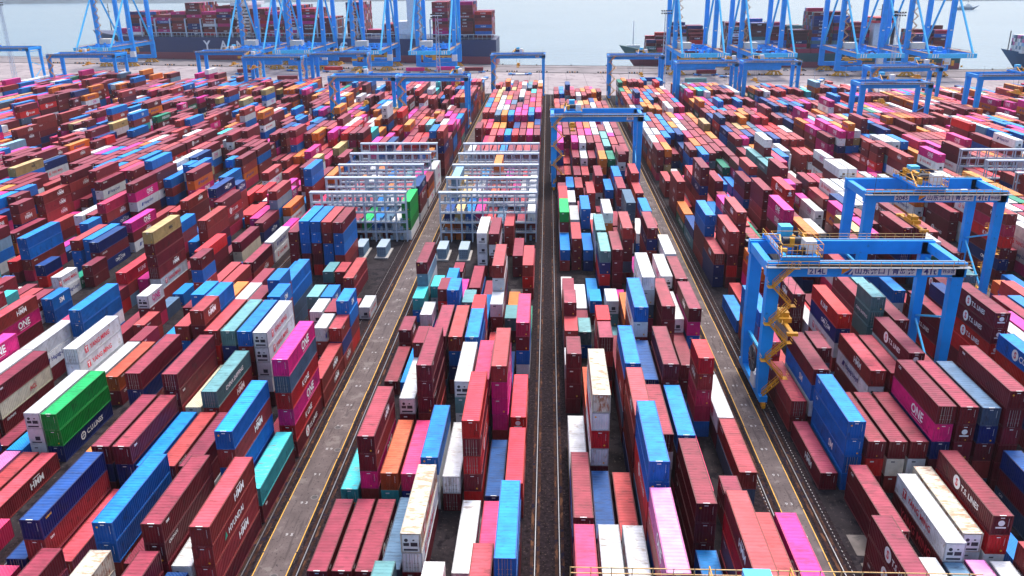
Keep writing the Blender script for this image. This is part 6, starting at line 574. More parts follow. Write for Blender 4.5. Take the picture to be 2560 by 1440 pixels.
for b, r, y, L, tiers in stacks:
    x = BX[b] + 3.03 * r; N = len(tiers); side = 1 if b in 'STUVWYZA' else -1
    for t, (code, ind) in enumerate(tiers):
        z = t * TH + .018; jx = rnd.uniform(-.05, .05)
        liv = rnd.choice(DEF[code]); 
        for q in FIX:
            if q[0] == b and q[1] == r and q[2] <= y <= q[3] and q[4] == t: liv = q[5]
        if code == 'P': liv = 'ONE'
        if not ind:
            top = t == N - 1
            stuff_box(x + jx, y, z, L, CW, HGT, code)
            if y < 520 and t >= N - 3:
                fcol = (.7, .7, .72) if code not in 'wWxc' else (.1, .1, .12)
                if code == 'W' or (code == 'w' and rnd.random() < .4):
                    stuff_flat(rect_geo(.8, .7), (x + 1.5, y - .02, z + 1.2), (1, 0, 0), (0, 0, 1), 1, (.03, .03, .05)); stuff_flat(rect_geo(1.6, .25), (x + 1.25, y - .02, z + .5), (1, 0, 0), (0, 0, 1), 1, (.08, .08, .1))
                else:
                    stuff_flat(rect_geo(.55, .2), (x + .9, y - .02, z + 2.4), (1, 0, 0), (0, 0, 1), 1, fcol)
                    if rnd.random() < .4: stuff_flat(rect_geo(.25, .3), (x + 1.9, y - .02, z + .5), (1, 0, 0), (0, 0, 1), 1, (.8, .4, .05))
                if liv:
                    xx = x + jx + (CW + .015 if side > 0 else -.015)
                    for g, m_, (u, v), s, e in livery_parts(liv, L):
                        stuff_flat(g, (xx + side * e, y + (u if side > 0 else L - u), z + v), (0, side, 0), (0, 0, 1), s, MC.get(id(m_), (.8, .8, .82)))
            continue
        body, roof, fr, cst = cmeshes(code, L)
        o = link('shipping_container', body, None, (x + jx, y, z))
        k = N - 1 - t
        pos = 'topmost' if k == 0 else (ORD[k] + ' from top')
        row = (9 - r) if b in 'AZYW' else r + 1
        bay = [i for i, yy in enumerate(front[(b, r)]) if abs(yy - y) < .05]
        bay = ORD[bay[0]] if bay else 'far'
        short = 'short ' if L < 10 else ''
        colw = PAINT[code][1]
        stackw = 'on the ground alone' if N == 1 else '%s in stack of %s' % (pos, NUM[N])
        lab = '%s%s box, %s, %s row %s, %s bay' % (short, colw, stackw, ORD[row - 1], PLACE.get(b, 'of outer block'), bay)
        if len(lab.replace(',', '').split()) > 16: lab = lab.replace(' in stack of ', ' of ')
        if len(lab.replace(',', '').split()) > 16: lab = lab.replace(' box', '')
        tag(o, lab, 'container', 'containers stacked in the yard')
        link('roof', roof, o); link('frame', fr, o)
        if code == 'W' or (code in 'wx' and rnd.random() < .35):
            u = link('refrigeration_unit', RF[0], o); link('grille', RF[1], u); link('fan', RF[2], u)
        elif rnd.random() < .15: link('locking_bars', LB, o)
        else:
            link('code_marking', EM, o)
            if rnd.random() < .55: link('sticker', rnd.choice(ST), o)
            if liv == 'TS' and code in 'rm': link('end_emblem', TSE, o)
        if liv: link('lettering', livery_mesh(liv, L, side), o)
# paint for the mass of containers: colour stored per face
def vc_mat():
    M = bpy.data.materials.new('mixed container paint'); M.use_nodes = True; n = M.node_tree; b = n.nodes["Principled BSDF"]
    at = n.nodes.new("ShaderNodeAttribute"); at.attribute_name = 'paint'
    tc = n.nodes.new("ShaderNodeTexCoord"); nz = n.nodes.new("ShaderNodeTexNoise"); nz.inputs['Scale'].default_value = .9; nz.inputs['Detail'].default_value = 7; nz.inputs['Roughness'].default_value = .7
    mp0 = n.nodes.new("ShaderNodeMapping"); mp0.inputs['Scale'].default_value = (.5, 1, .5)
    n.links.new(tc.outputs['Object'], mp0.inputs[0]); n.links.new(mp0.outputs[0], nz.inputs['Vector'])
    mr = n.nodes.new("ShaderNodeMapRange"); mr.inputs[1].default_value = .3; mr.inputs[2].default_value = .72; mr.inputs[3].default_value = 1.12; mr.inputs[4].default_value = .72
    n.links.new(nz.outputs[0], mr.inputs[0])
    mx = n.nodes.new("ShaderNodeMix"); mx.data_type = 'RGBA'; mx.blend_type = 'MULTIPLY'; mx.inputs[0].default_value = 1
    n.links.new(at.outputs['Color'], mx.inputs[6]); n.links.new(mr.outputs[0], mx.inputs[7]); n.links.new(mx.outputs[2], b.inputs['Base Color'])
    b.inputs['Roughness'].default_value = .5; b.inputs['Specular IOR Level'].default_value = .28
    # corrugation: waves along x + y
    sx = n.nodes.new("ShaderNodeSeparateXYZ"); n.links.new(tc.outputs['Object'], sx.inputs[0])
    a1 = n.nodes.new("ShaderNodeMath"); a1.operation = 'ADD'; n.links.new(sx.outputs[0], a1.inputs[0]); n.links.new(sx.outputs[1], a1.inputs[1])
    m1 = n.nodes.new("ShaderNodeMath"); m1.operation = 'MULTIPLY'; m1.inputs[1].default_value = 14; n.links.new(a1.outputs[0], m1.inputs[0])
    s1 = n.nodes.new("ShaderNodeMath"); s1.operation = 'SINE'; n.links.new(m1.outputs[0], s1.inputs[0])
    bp = n.nodes.new("ShaderNodeBump"); bp.inputs['Strength'].default_value = .5; bp.inputs['Distance'].default_value = .04
    n.links.new(s1.outputs[0], bp.inputs['Height']); n.links.new(bp.outputs[0], b.inputs['Normal'])
    return M
VC = vc_mat()
# ------------------------------------------------------------------ reefer racks
def rack(x0, x1, y, label, group='reefer racks'):
    n = 9; w = x1 - x0; Hh = 14.6; dp = 1.5
    t = empty('reefer_rack', (x0, y, 0), label, 'rack', group)
    rnd_ = .16
    for i in range(n + 1):
        x = w * i / n; mb = MB()
        for yy in (0, dp): mb.box(x - rnd_, yy - .15, 0, x + rnd_, yy + .15, Hh)
        part('post', mb, steel, t)
    for k in range(1, 6):
        z = Hh * k / 5 - (0.0 if k < 5 else .1)
        mb = MB(); mb.box(0, -.2, z - .2, w, .06, z + .14); mb.box(0, dp - .06, z - .2, w, dp + .2, z + .14)
        part('beam', mb, steel, t)
        if k < 5:
            mb = MB(); mb.box(.1, .07, z + .07, w - .1, dp - .07, z + .11); wk = part('walkway', mb, grey, t)
            mb = MB()
            for zz in (.55, 1.05): mb.box(0, -.02, z + zz, w, .03, z + zz + .05)
            q = 0
            while q < w: mb.box(q, -.02, z + .06, q + .07, .03, z + 1.1); q += .6
            part('railing', mb, steel, wk)
    mb = MB(); mb.box(-.3, -.3, Hh, w + .3, dp + .3, Hh + .28); part('top_gangway', mb, steel, t)
    mb = MB(); c = 3 if x0 > -40 else 5
    for k in range(1, 4): mb.bar((w * c / n, .02, Hh * k / 5 + (2.8 if x0 > -40 else 0)), (w * (c + 1) / n, .02, Hh * k / 5 + (0 if x0 > -40 else 2.8)), .12)
    part('brace', mb, steel, t)
    random.seed(int(x0 + y))
    if y < 240:
        for i in range(n):
            for k in range(5):
                if random.random() < .6:
                    mb = MB(); mb.box(w * (i + random.uniform(.3, .5)) / n, .5, Hh * k / 5 + .3, w * (i + .6) / n, 1.0, Hh * k / 5 + random.uniform(1, 1.8)); part('socket_cabinet', mb, powder, t)
zs = ['nearest', 'second nearest', 'middle', 'second farthest', 'farthest']
for i in range(5):
    rack(-68.9 - .3 * i, -41.2 - .1 * i, 236 + 19.1 * i, zs[i] + ' grey steel reefer rack of the set left of left lane')
    rack(-31.2, -3.3, 235.6 + 19 * i, zs[i] + ' grey steel reefer rack of the set beside the centre rails')
for i in range(3):
    rack(144.2, 171.6, 260 + 18.7 * i, ['nearest', 'middle', 'farthest'][i] + ' steel reefer rack among white boxes at far right')
def pack(x, y, label):
    t = empty('power_container', (x, y, 0), label, 'power unit', 'grey power units before the racks')
    mb = MB(); mb.box(-.6, -.9, .02, 3.1, 8.3, .35); part('slab', mb, mat('pale plinth concrete', (.42, .40, .38), .8), t)
    body = MB(); corr_side(body, 2.5, .1, 7.5, .45, 3.1, 1); corr_side(body, 0, .1, 7.5, .45, 3.1, -1); body.box(.05, .02, .45, 2.45, 7.6, 3.05)
    bo = part('body', body, powder, t)
    mb = MB(); mb.box(-.05, -.05, 3.06, 2.55, 7.7, 3.22); part('roof', mb, mat('pale grey blue roof', (.36, .46, .55), .5), t)
    mb = MB(); 
    for z in (.8, 1.35, 1.9, 2.45):
        for x_ in (.25, .85, 1.45, 2.0): mb.box(x_, -.04, z, x_ + .4, .0, z + .35)
    mb.box(1.22, -.06, .5, 1.28, -.0, 3.0); part('door_louvres', mb, mat('louvre blue grey', (.14, .22, .30), .5), t)
pack(-53.4, 220.5, 'grey blue power unit nearer the left blue stack before the racks')
pack(-47.2, 220.3, 'grey blue power unit beside the left lane rails')
pack(-30.2, 218.6, 'grey blue power unit immediately right of the left lane')
pack(-24.2, 218.2, 'grey blue power unit next to the tall white reefers')
# ------------------------------------------------------------------ yard gantry cranes
def railing(mb, x0, x1, y, z, step=1.6, w=.06):
    for zz in (.55, 1.1): mb.box(x0, y - w / 2, z + zz, x1, y + w / 2, z + zz + w)
    x = x0
    while x <= x1 + .01: mb.box(x - w / 2, y - w / 2, z, x + w / 2, y + w / 2, z + 1.1 + w); x += step
def zigzag(mb, x, y, z0, z1, w=3.0, n=6, along='y', s=1):
    dz = (z1 - z0) / n
    for i in range(n):
        za = z0 + i * dz; zb = za + dz; a, c = (0, w) if i % 2 == 0 else (w, 0)
        P_ = (lambda q, z, o=0: (x + o, y + s * q, z)) if along == 'y' else (lambda q, z, o=0: (x + s * q, y + o, z))
        for o in (0, .8):
            mb.bar(P_(a, za, o), P_(c, zb, o), .08, .25); mb.bar(P_(a, za + 1, o), P_(c, zb + 1, o), .07, .07); mb.bar(P_(a, za + .5, o), P_(c, zb + .5, o), .05, .05)
            for f in (0, .33, .66): mb.bar(P_(a + (c - a) * f, za + dz * f, o), P_(a + (c - a) * f, za + dz * f + 1, o), .06)
        for f in (.1, .3, .5, .7, .9): mb.bar(P_(a + (c - a) * f, za + dz * f, 0), P_(a + (c - a) * f, za + dz * f, .8), .16, .05)
        p = P_(c, zb, -.3); q_ = P_(c + (.9 if c > a else -.9), zb, 1.1)
        mb.box(min(p[0], q_[0]), min(p[1], q_[1]), zb - .06, max(p[0], q_[0]), max(p[1], q_[1]), zb)
        for zz in (.5, 1.0): mb.bar(P_(c + (.9 if c > a else -.9), zb + zz, -.3), P_(c + (.9 if c > a else -.9), zb + zz, 1.1), .07)
GIRD = [(-.5, 'plain')]
def bogie(mb, x, y, L=4.2, r=.35):
    mb.box(x - .35, y - L / 2, .75, x + .35, y + L / 2, 1.25); mb.box(x - .3, y - L / 2 - .3, .45, x + .3, y - L / 2 + .9, .95); mb.box(x - .3, y + L / 2 - .9, .45, x + .3, y + L / 2 + .3, .95)
    for d in (-L / 2, -L / 2 + .8, L / 2 - .8, L / 2): mb.cyl((x - .2, y + d, .17 + r), (x + .2, y + d, .17 + r), r, 10)
def asc(x, y, g, label, trol=.4, dy=12.5, Ht=26.0, stair='L', detail=True, num=None, spread=None, lift=0, load=None):
    x += 1.3; g -= 2.6
    t = empty('yard_gantry_crane', (x, y, 0), label, 'gantry crane', 'rail mounted gantry cranes over the yard')
    gh = 2.5
    # legs
    for yy in (0, dy):
        for (xx, wid) in ((0, 1.5), (g, 1.3)):
            if xx == 0: mb = MB().prism([(-.75, 2.0), (.75, 2.0), (1.25, Ht - gh), (1.25, Ht - .2), (-.95, Ht - .2), (-1.05, 8)], 'y', yy - .9, yy + .9)
            else: mb = MB().prism([(g - .65, 2.0), (g + .65, 2.0), (g + 1.0, Ht - .25), (g - 1.0, Ht - .25)], 'y', yy - .75, yy + .75)
            part('leg', mb, blue, t)
    for xx in (0, g):
        mb = MB(); mb.box(xx - .7, -2.2, 1.25, xx + .7, dy + 2.2, 2.35); part('sill_beam', mb, blue, t)
        for yy in (-.5, dy + .5):
            mb = MB(); bogie(mb, xx, yy); part('bogie', mb, yellow, t)
        mb = MB()
        mb.bar((xx, .5, Ht * .62), (xx, dy - .5, Ht * .46), .35) if xx else mb.bar((xx, .5, 9), (xx, dy - .5, 9), .5)
        part('brace', mb, blue_l, t)
        if xx:
            part('brace', MB().bar((xx, dy - .5, Ht * .44), (xx, 1.0, 3.2), .35), blue_l, t); part('brace', MB().bar((xx, .8, Ht - 3.2), (xx, dy - .8, Ht - 3.2), .4), blue_l, t)
    for yy in (0, dy):
        mb = MB(); mb.box(-1.3, yy - .75, Ht - gh, g + 1.3, yy + .75, Ht); gd = part('girder', mb, blue, t)
        mb = MB(); mb.box(-1.1, yy - .12, Ht, g + 1.1, yy + .12, Ht + .16); part('trolley_rail', mb, rail_m, gd)
        s = -1 if yy == 0 else 1
        mb = MB(); mb.box(-1.6, yy + s * .77, Ht - .62, g + 1.6, yy + s * 2.0, Ht - .54); part('walkway', mb, grey, gd)
        mb = MB(); railing(mb, -1.5, g + 1.5, yy + s * 1.95, Ht - .54, 1.7, .07); part('railing', mb, mat('railing pale orange', (.72, .42, .16), .6), gd)
        mb = MB(); mb.box(.2, yy + s * .9, Ht - .45, g - .2, yy + s * 1.25, Ht - .2); part('cable_tray', mb, dark, gd)
    for xx in (-.6, g + .6):
        mb = MB(); mb.box(xx - .6, .77, Ht - 1.9, xx + .6, dy - .77, Ht - .3); part('end_tie', mb, blue, t)
    # trolley
    tx = g * trol; tr = link('trolley', (lambda mb: mb.mesh('trolley', blue))(MB().box(tx - 3.2, -.6, Ht + .3, tx + 3.2, .2, Ht + 1.0).box(tx - 3.2, dy - .2, Ht + .3, tx + 3.2, dy + .6, Ht + 1.0).box(tx - 3.0, .2, Ht + .4, tx - 2.3, dy - .2, Ht + 1.1).box(tx + 2.3, .2, Ht + .4, tx + 3.0, dy - .2, Ht + 1.1)), t)
    random.seed(int(x * 7 + y)); mb = MB()
    for i in range(9 if detail else 5):
        px, py = tx + random.uniform(-2.8, 2.2), random.uniform(.5, dy - 2); mb.box(px, py, Ht + 1, px + random.uniform(.5, 1.0), py + random.uniform(.5, 1.4), Ht + random.uniform(1.4, 3.0))
    if detail:
        for zz in (1.1, 2.2, 3.3):
            for s_ in (-1, 1): mb.bar((tx + s_ * 3.4, -1, Ht + zz), (tx + s_ * 3.4, dy * .55, Ht + zz), .07)
            mb.bar((tx - 3.4, -1, Ht + zz), (tx + 3.4, -1, Ht + zz), .07); mb.bar((tx - 3.4, dy * .55, Ht + zz), (tx + 3.4, dy * .55, Ht + zz), .07)
        for q in range(9): mb.bar((tx - 3.4 + q * .85, -1, Ht + 1), (tx - 3.4 + q * .85, -1, Ht + 3.3), .07)
    for s_ in (-1, 1):
        for yy in (0, dy): mb.bar((tx + s_ * 3, yy, Ht + 1), (tx + s_ * 2.0, dy / 2, Ht + 2.8), .22)
        mb.bar((tx + s_ * 3.2, -.6, Ht + 2), (tx + s_ * 3.2, dy + .6, Ht + 2), .08); mb.bar((tx + s_ * 3.2, -.6, Ht + 1.5), (tx + s_ * 3.2, dy + .6, Ht + 1.5), .06)
        for q in range(8): mb.bar((tx + s_ * 3.2, -.6 + q * (dy + 1.2) / 7, Ht + 1), (tx + s_ * 3.2, -.6 + q * (dy + 1.2) / 7, Ht + 2), .07)
    part('hoist_machinery', mb, yellow, tr)
    if detail:
        for i in range(10):
            mb = MB(); px, py = tx + random.uniform(-3, 2.4), random.uniform(.5, dy - 2); mb.box(px, py, Ht + .9, px + random.uniform(.4, .9), py + random.uniform(.5, 1.2), Ht + random.uniform(1.3, 2.6)); part('gearbox', mb, dark, tr)
    mb = MB(); mb.cyl((tx - 1.6, dy * .45, Ht + 1.9), (tx + 1.6, dy * .45, Ht + 1.9), .75, 14); mb.cyl((tx - .9, dy * .62, Ht + 1.5), (tx + .4, dy * .62, Ht + 1.5), .5, 12); part('hoist_drum', mb, dark, tr)
    mb = MB(); mb.box(tx + 1.0, 1.0, Ht + 1.0, tx + 2.9, 3.6, Ht + 3.2); part('electrical_house', mb, white, tr)
    mb = MB(); mb.box(tx - 1.2, dy - 4, Ht + 1.1, tx + .9, dy - 1.6, Ht + 3.6); part('motor_house', mb, blue_l, tr)
    # spreader and ropes
    sz = spread if spread is not None else Ht - 8.5; sy = dy / 2
    sp_ = link('spreader', MB().box(tx - .95, sy - 7.2, sz, tx + .95, sy - 6.4, sz + .55).box(tx - .95, sy + 6.4, sz, tx + .95, sy + 7.2, sz + .55).box(tx - .35, sy - 6.6, sz + .1, tx + .35, sy + 6.6, sz + .5).box(tx - 1.1, sy - 2.2, sz + .45, tx + 1.1, sy + 2.2, sz + 1.3).mesh('spreader', yellow), t)
    mb = MB(); mb.box(tx - .8, sy - 1.4, sz + 1.3, tx + .8, sy + 1.4, sz + 2.1); mb.bar((tx - .8, sy - 3, sz + .5), (tx, sy, sz + 2.2), .2); mb.bar((tx + .8, sy + 3, sz + .5), (tx, sy, sz + 2.2), .2); part('headblock', mb, yellow, sp_)
    mb = MB()
    for sx in (-1, 1):
        for q in (-1, 1): mb.bar((tx + sx * .9, sy + q * 1.6, sz + 1.2), (tx + sx * 1.3, sy + q * 3, Ht + .5), .06)
    part('hoist_ropes', mb, dark, sp_)
    # stairs
    mb = MB()
    if stair == 'L': zigzag(mb, -.2, -2.0, 2.4, Ht - .6, 3.2, 7, 'x')
    else: zigzag(mb, g + 1.1, 1.0, 2.4, Ht - .6, 4.0, 5, 'y')
    part('stairs', mb, yellow, t)
    # cable reel, cabinets
    mb = MB(); mb.cyl((-1.35, 3.2, 7.4), (-1.05, 3.2, 7.4), 2.4, 28); part('cable_reel', mb, dark, t)
    mb = MB()
    for i in range(12): a = math.pi * i / 6; mb.bar((-1.42, 3.2, 7.4), (-1.42, 3.2 + 2.3 * math.cos(a), 7.4 + 2.3 * math.sin(a)), .09)
    part('reel_spokes', mb, rail_m, t)
    mb = MB(); mb.box(-1.1, 1.2, 2.4, .9, 4.0, 5.0); part('electrical_house', mb, white, t)
    mb = MB(); mb.box(g - 1.3, 3.5, 2.4, g + 1.3, 9.5, 2.55); railing(mb, g - 1.3, g + 1.3, 3.5, 2.5, .8, .05); part('service_platform', mb, yellow, t)
    mb = MB(); mb.box(g - .9, 5.0, 2.6, g + .9, 7.2, 5.4); part('switch_cabinet', mb, white, t)
    # signs on the near girder
    zc = Ht - gh / 2 - .2; yf = -.77
    def sign(x0, w, h, txt, m_, sc, plate=True, z=zc):
        if plate:
            mb = MB(); mb.box(x0 - w / 2, yf - .06, z - h / 2, x0 + w / 2, yf, z + h / 2); p = part('sign_plate', mb, white, t)
        else: p = t
        if txt:
            mb = MB(); place_flat(mb, text_geo(txt, .03), (x0, yf - .075, z), (1, 0, 0), (0, 0, 1), sc); link('sign_text', flat_mesh('sign_text', mb, m_), p)
    if detail:
        sign(g * .235, 3.2, 1.25, num or '214L', navy_m, 1.0)
        sign(g * .60, 10.5, 1.5, '山东港口 | 青岛港', navy_m, .95)
        sign(g * .845, 2.6, 1.35, '41t', navy_m, 1.15); sign(g * .945, 2.3, 1.25, '作业区', navy_m, .5, z=zc)
        mb = MB(); place_flat(mb, ([(-1.6, -.6), (.2, .6), (-1.6, .6)], [(0, 1, 2)]), (g * .42, yf - .03, zc), (1, 0, 0), (0, 0, 1)); link('orange_emblem', flat_mesh('orange_emblem', mb, mat('emblem orange', (.9, .35, .02), .5)), t)
        mb = MB(); place_flat(mb, ([(-1.3, -.62), (1.8, -.62), (1.8, .6), (.7, .6)], [(0, 1, 2, 3)]), (g * .42, yf - .02, zc), (1, 0, 0), (0, 0, 1)); link('blue_emblem', flat_mesh('blue_emblem', mb, navy_m), t)
        mb = MB(); place_flat(mb, rect_geo(.35, 1.2, .4), (g * .42 + .1, yf - .028, zc), (1, 0, 0), (0, 0, 1)); link('emblem_stripe', flat_mesh('emblem_stripe', mb, lowhi), t)
    else: sign(g * .88, 2.4, 1.0, '41t', navy_m, .8)
    mb = MB()
    for xx in (.5, g - .5): mb.bar((xx, -1, Ht), (xx, -1, Ht + 4), .06)
    part('lightning_rod', mb, dark, t)
    return t
cr0 = asc(37.2, 137.4, 33.3, 'large blue yard gantry numbered 214L spanning right block, trolley over its left leg', .14, 12.6, 27, 'L', True, '214L', spread=13.5)
asc(71.1, 187.6, 31.4, 'blue yard gantry just behind the 214L crane at right, yellow spreader under mid girder', .45, 12.6, 27, 'R', True, '2045', spread=17.5)
asc(.9, 301, 33.0, 'blue yard gantry astride the block right of the centre rails', .22, 14, 27, 'L', False, spread=21)
asc(-75.6, 427, 36.2, 'blue yard gantry right half of the adjoining pair left of the left lane', .85, 13, 27, 'L', False, spread=22)
asc(-110.9, 430, 34.5, 'blue yard gantry left half of the adjoining pair, lowering a red box', .5, 13, 27, 'L', False, spread=11.9)
asc(-36.5, 549, 34.8, 'blue yard gantry at quay end of block left of centre rails', .5, 12, 27, 'L', False, spread=19)
asc(36.9, 537, 34.8, 'blue yard gantry at quay end right of the centre, orange stairs on left leg', .62, 12, 27, 'L', False, spread=14)
asc(72, 490, 34.8, 'blue yard gantry behind and right of the empty apron view', .9, 12, 27, 'R', False, spread=12)
asc(109.8, 493, 32.4, 'blue yard gantry adjoining another at upper right, below four quay cranes', .25, 12, 27, 'R', False, spread=15)
asc(139.0, 389, 32.0, 'nearer gantry of the overlapping two at upper right over orange boxes', .38, 12, 27, 'R', False, spread=17)
asc(168, 458, 37, 'farther gantry of the overlapping two at upper right', .75, 12, 27, 'L', False, spread=20)
asc(204, 418, 32, 'blue yard gantry at right picture edge carrying a maroon box', .72, 12, 27, 'R', False, spread=17)
asc(-434, 640, 44, 'blue yard gantry at far left picture edge', .2, 16, 27, 'L', False, spread=18)
asc(-341, 578, 48, 'isolated blue yard gantry at left on the edge of apron', .5, 16, 27, 'L', False, spread=19)
asc(-243.5, 592, 43, 'blue yard gantry left of two overlapping before the big ship', .55, 14, 27, 'R', False, spread=17)
asc(-195, 546, 38, 'blue yard gantry right of two overlapping before the big ship', .1, 14, 27, 'R', False, spread=19)
asc(-157.5, 568, 38.5, 'blue yard gantry behind the adjoining pair at upper centre left', .5, 13, 27, 'R', False, spread=19)
asc(2.2, 43.4, 33, 'yard gantry crossing the bottom picture edge with white house on its trolley', .42, 12.0, 26.4, 'L', False, spread=22)
# ------------------------------------------------------------------ quay cranes
pale_y = mat('bogie yellow', (.85, .40, .03), .5)
def sts(xc, y0, label, g=30, gauge=40, back=42, stripes=True):
    t = empty('quay_crane', (xc - g / 2, y0, 0), label, 'quay crane', 'ship to shore cranes on the quay')
    z1 = 18.5; Htop = 74
    for xx in (0, g):
        for yy in (0, gauge):
            mb = MB(); mb.box(xx - 1.9, yy - 1.5, 4.5, xx + 1.9, yy + 1.5, z1); mb.box(xx - 1.6, yy - 1.5, z1, xx + 1.6, yy + 1.5, Htop); lg = part('leg', mb, blue, t)
            mb = MB(); place_flat(mb, rect_geo(1.6, .8), (xx, yy - 1.53, 33), (1, 0, 0), (0, 0, 1)); link('leg_plate', flat_mesh('leg_plate', mb, lowhi), lg)
        mb = MB(); mb.box(xx - 1.1, -back, z1 - 1.6, xx + 1.1, gauge + 3, z1 + 1.4); pb = part('portal_beam', mb, blue, t)
        mb = MB(); mb.box(xx - 1.6, -back + 1, z1 + 1.42, xx + 1.6, gauge + 3, z1 + 1.5); railing(mb, 0, 0, 0, 0)
        for s_ in (-1.5, 1.5): mb.bar((xx + s_, -back + 1, z1 + 2.5), (xx + s_, gauge, z1 + 2.5), .12)
        part('walkway', mb, mat('walkway brown', (.32, .20, .14), .8), pb)
        mb = MB(); mb.cyl((xx, -back + 2, z1 + 1), (xx, -1, 62), .75, 8); mb.cyl((xx, gauge, z1 + 1), (xx, gauge * .15, Htop - 4), .8, 8); part('stay_pipe', mb, blue_l, t)
    for yy in (0, gauge):
        mb = MB(); mb.box(-1.3, yy - 1.4, 4.0, g + 1.3, yy + 1.4, 7.2); part('sill_beam', mb, blue, t)
        for xx in (3, g - 3):
            mb = MB()
            for d in (-5.2, -2.0, 2.0, 5.2):
                mb.bar((xx + d, yy, 1.0), (xx + d * .55, yy, 2.9), .9, 1.3); mb.box(xx + d - 1.3, yy - .6, .3, xx + d + 1.3, yy + .6, 1.2)
                for w_ in (-.8, .8): mb.cyl((xx + d + w_, yy - .35, .55), (xx + d + w_, yy + .35, .55), .45, 8)
            mb.box(xx - 4, yy - .6, 2.6, xx + 4, yy + .6, 3.3); mb.box(xx - 1, yy - .7, 3.2, xx + 1, yy + .7, 4.0)
            part('bogie', mb, pale_y, t)
    mb = MB(); mb.box(-1.3, -back - 1.5, z1 - 1.6, g + 1.3, -back, z1 + 1.4); cb = part('cross_beam', mb, blue_l, t)
    mb = MB()
    for xx in (1.5, 3.2, 4.9, g - 4.9, g - 3.2, g - 1.5): place_flat(mb, rect_geo(.7, 2.4), (xx, -back - 1.53, z1), (1, 0, 0), (0, 0, 1))
    link('white_stripes', flat_mesh('white_stripes', mb, lowhi), cb)
    mb = MB(); mb.box(-1, gauge - 1, z1 - 1.5, g + 1, gauge + 1, z1 + 1.2); part('cross_beam', mb, blue, t)
    mb = MB(); mb.box(0, 4, z1 - .8, g, 12, z1 - .4); mb.box(2, -back + 6, z1 - .9, g - 2, -back + 16, z1 - .5)
    random.seed(int(xc))
    for i in range(26):
        px, py = random.uniform(1, g - 3), random.uniform(-back + 4, gauge - 6); mb.box(px, py, z1 - .4, px + random.uniform(.6, 3), py + random.uniform(1, 4), z1 + random.uniform(.6, 3.2))
    part('transfer_platform', mb, blue, t)
    for i in range(15):
        px, py = random.uniform(1, g - 4), random.uniform(-back + 4, gauge - 6); mb = MB(); mb.box(px, py, 9 + random.uniform(0, 6), px + random.uniform(.8, 4.5), py + random.uniform(.4, 1), 9.8 + random.uniform(0, 6.5)); part('machine_unit', mb, yellow, t)
    mb = MB(); mb.box(2.0, -4, z1 + 1.5, 12, 4, z1 + 6); part('machinery_house', mb, mat('pale house white', (.68, .66, .62), .6), t)
    mb = MB(); mb.box(g - 2, -3.5, 8.5, g + 2.2, .0, 13.5); part('checker_cabin', mb, white, t)
    mb = MB(); zigzag(mb, 1.0, -2.2, z1 + 1, 66, 3.6, 14, 'x'); part('stairs', mb, mat('stairs faded orange', (.58, .30, .14), .6), t)
    for yy in (0, gauge):
        mb = MB(); mb.box(-1, yy - 1.2, Htop - 1, g + 1, yy + 1.2, Htop + 2); part('top_beam', mb, blue, t)
    mb = MB()
    for xx in (g / 2 - 4, g / 2 + 4): mb.box(xx - .8, -20, Htop + 2, xx + .8, gauge + 70, Htop + 5)
    part('boom', mb, blue, t)
    mb = MB(); mb.box(5, 12, 10.6, g - 5, 14, 11.2); mb.box(8, 11.6, 11.2, 12, 14.4, 12.6); part('platform_spreader', mb, yellow, t)
for xc, y0, lb in ((-391, 776, 'blue quay crane at the ship bow, leftmost of all'), (-247, 742, 'blue quay crane before the white ship bridge, stairs on its left leg'),
                   (-205, 734, 'blue quay crane second right of the ship bridge'), (-147, 722, 'blue quay crane before the tall maroon cargo stack amidships'),
                   (-92, 714, 'blue quay crane by the white funnel tower, nearest the ship stern'), (112, 674, 'blue quay crane over the smaller ship bow, leftmost of right group'),
                   (161, 670, 'second quay crane from left in the right group'), (232, 660, 'quay crane before the white ship bridge with red band'), (279, 655, 'rightmost blue quay crane, stripes on low cross beam')):
    sts(xc, y0 - 0, lb)
# ------------------------------------------------------------------ ships
def hull(x0, x1, yn, beam, deck, bowdir, bow=40, z0=-2.6, flare=3, slope=0.0):
    """closed hull; near side at y = yn; bow at x0 (-1) or x1 (+1)"""
    st = []; L = x1 - x0; k = 26
    for i in range(k + 1):
        u = i / k; x = x0 + L * u; d = (x - x0) if bowdir < 0 else (x1 - x); e = min(1, d / bow) if bow else 1
        hw = beam / 2 * (math.sin(e * math.pi / 2) ** .7); rise = deck + (4.5 * (1 - min(1, d / (bow * .9))) if bow else 0)
        yc = yn + beam / 2 + slope * (x - x0); st.append((x, yc, hw, rise, e, d))
    return st
def hull_mesh(st, bowdir, za, zb, deckfrac=True, rake=14, grow=0):
    mb = MB(); n = len(st)
    for (x, yc, hw, rise, e, d) in st:
        a = za; b = rise if zb is None else zb
        for z in (a, b):
            fr = (z + 2.6) / (rise + 2.6); sh = (1 - e) * rake * (1 - fr) * (-bowdir) * -1
            xx = x - bowdir * (1 - e) * rake * (1 - fr); w = hw * (1 if e >= 1 else (.45 + .55 * fr)) + grow
            mb.v += [(xx, yc - w, z), (xx, yc + w, z)]
    for i in range(n - 1):
        a = 4 * i; b = a + 4
        mb.f += [(a, b, b + 2, a + 2), (a + 1, a + 3, b + 3, b + 1), (a + 2, b + 2, b + 3, a + 3)]
    for i in (0, n - 1): a = 4 * i; mb.f.append((a, a + 1, a + 3, a + 2))
    return mb
hull_navy = mat('hull navy paint', (.022, .035, .12), .5); hull_red = mat('antifouling red', (.28, .045, .07), .6); deck_m = mat('deck grey red', (.25, .16, .16), .8)
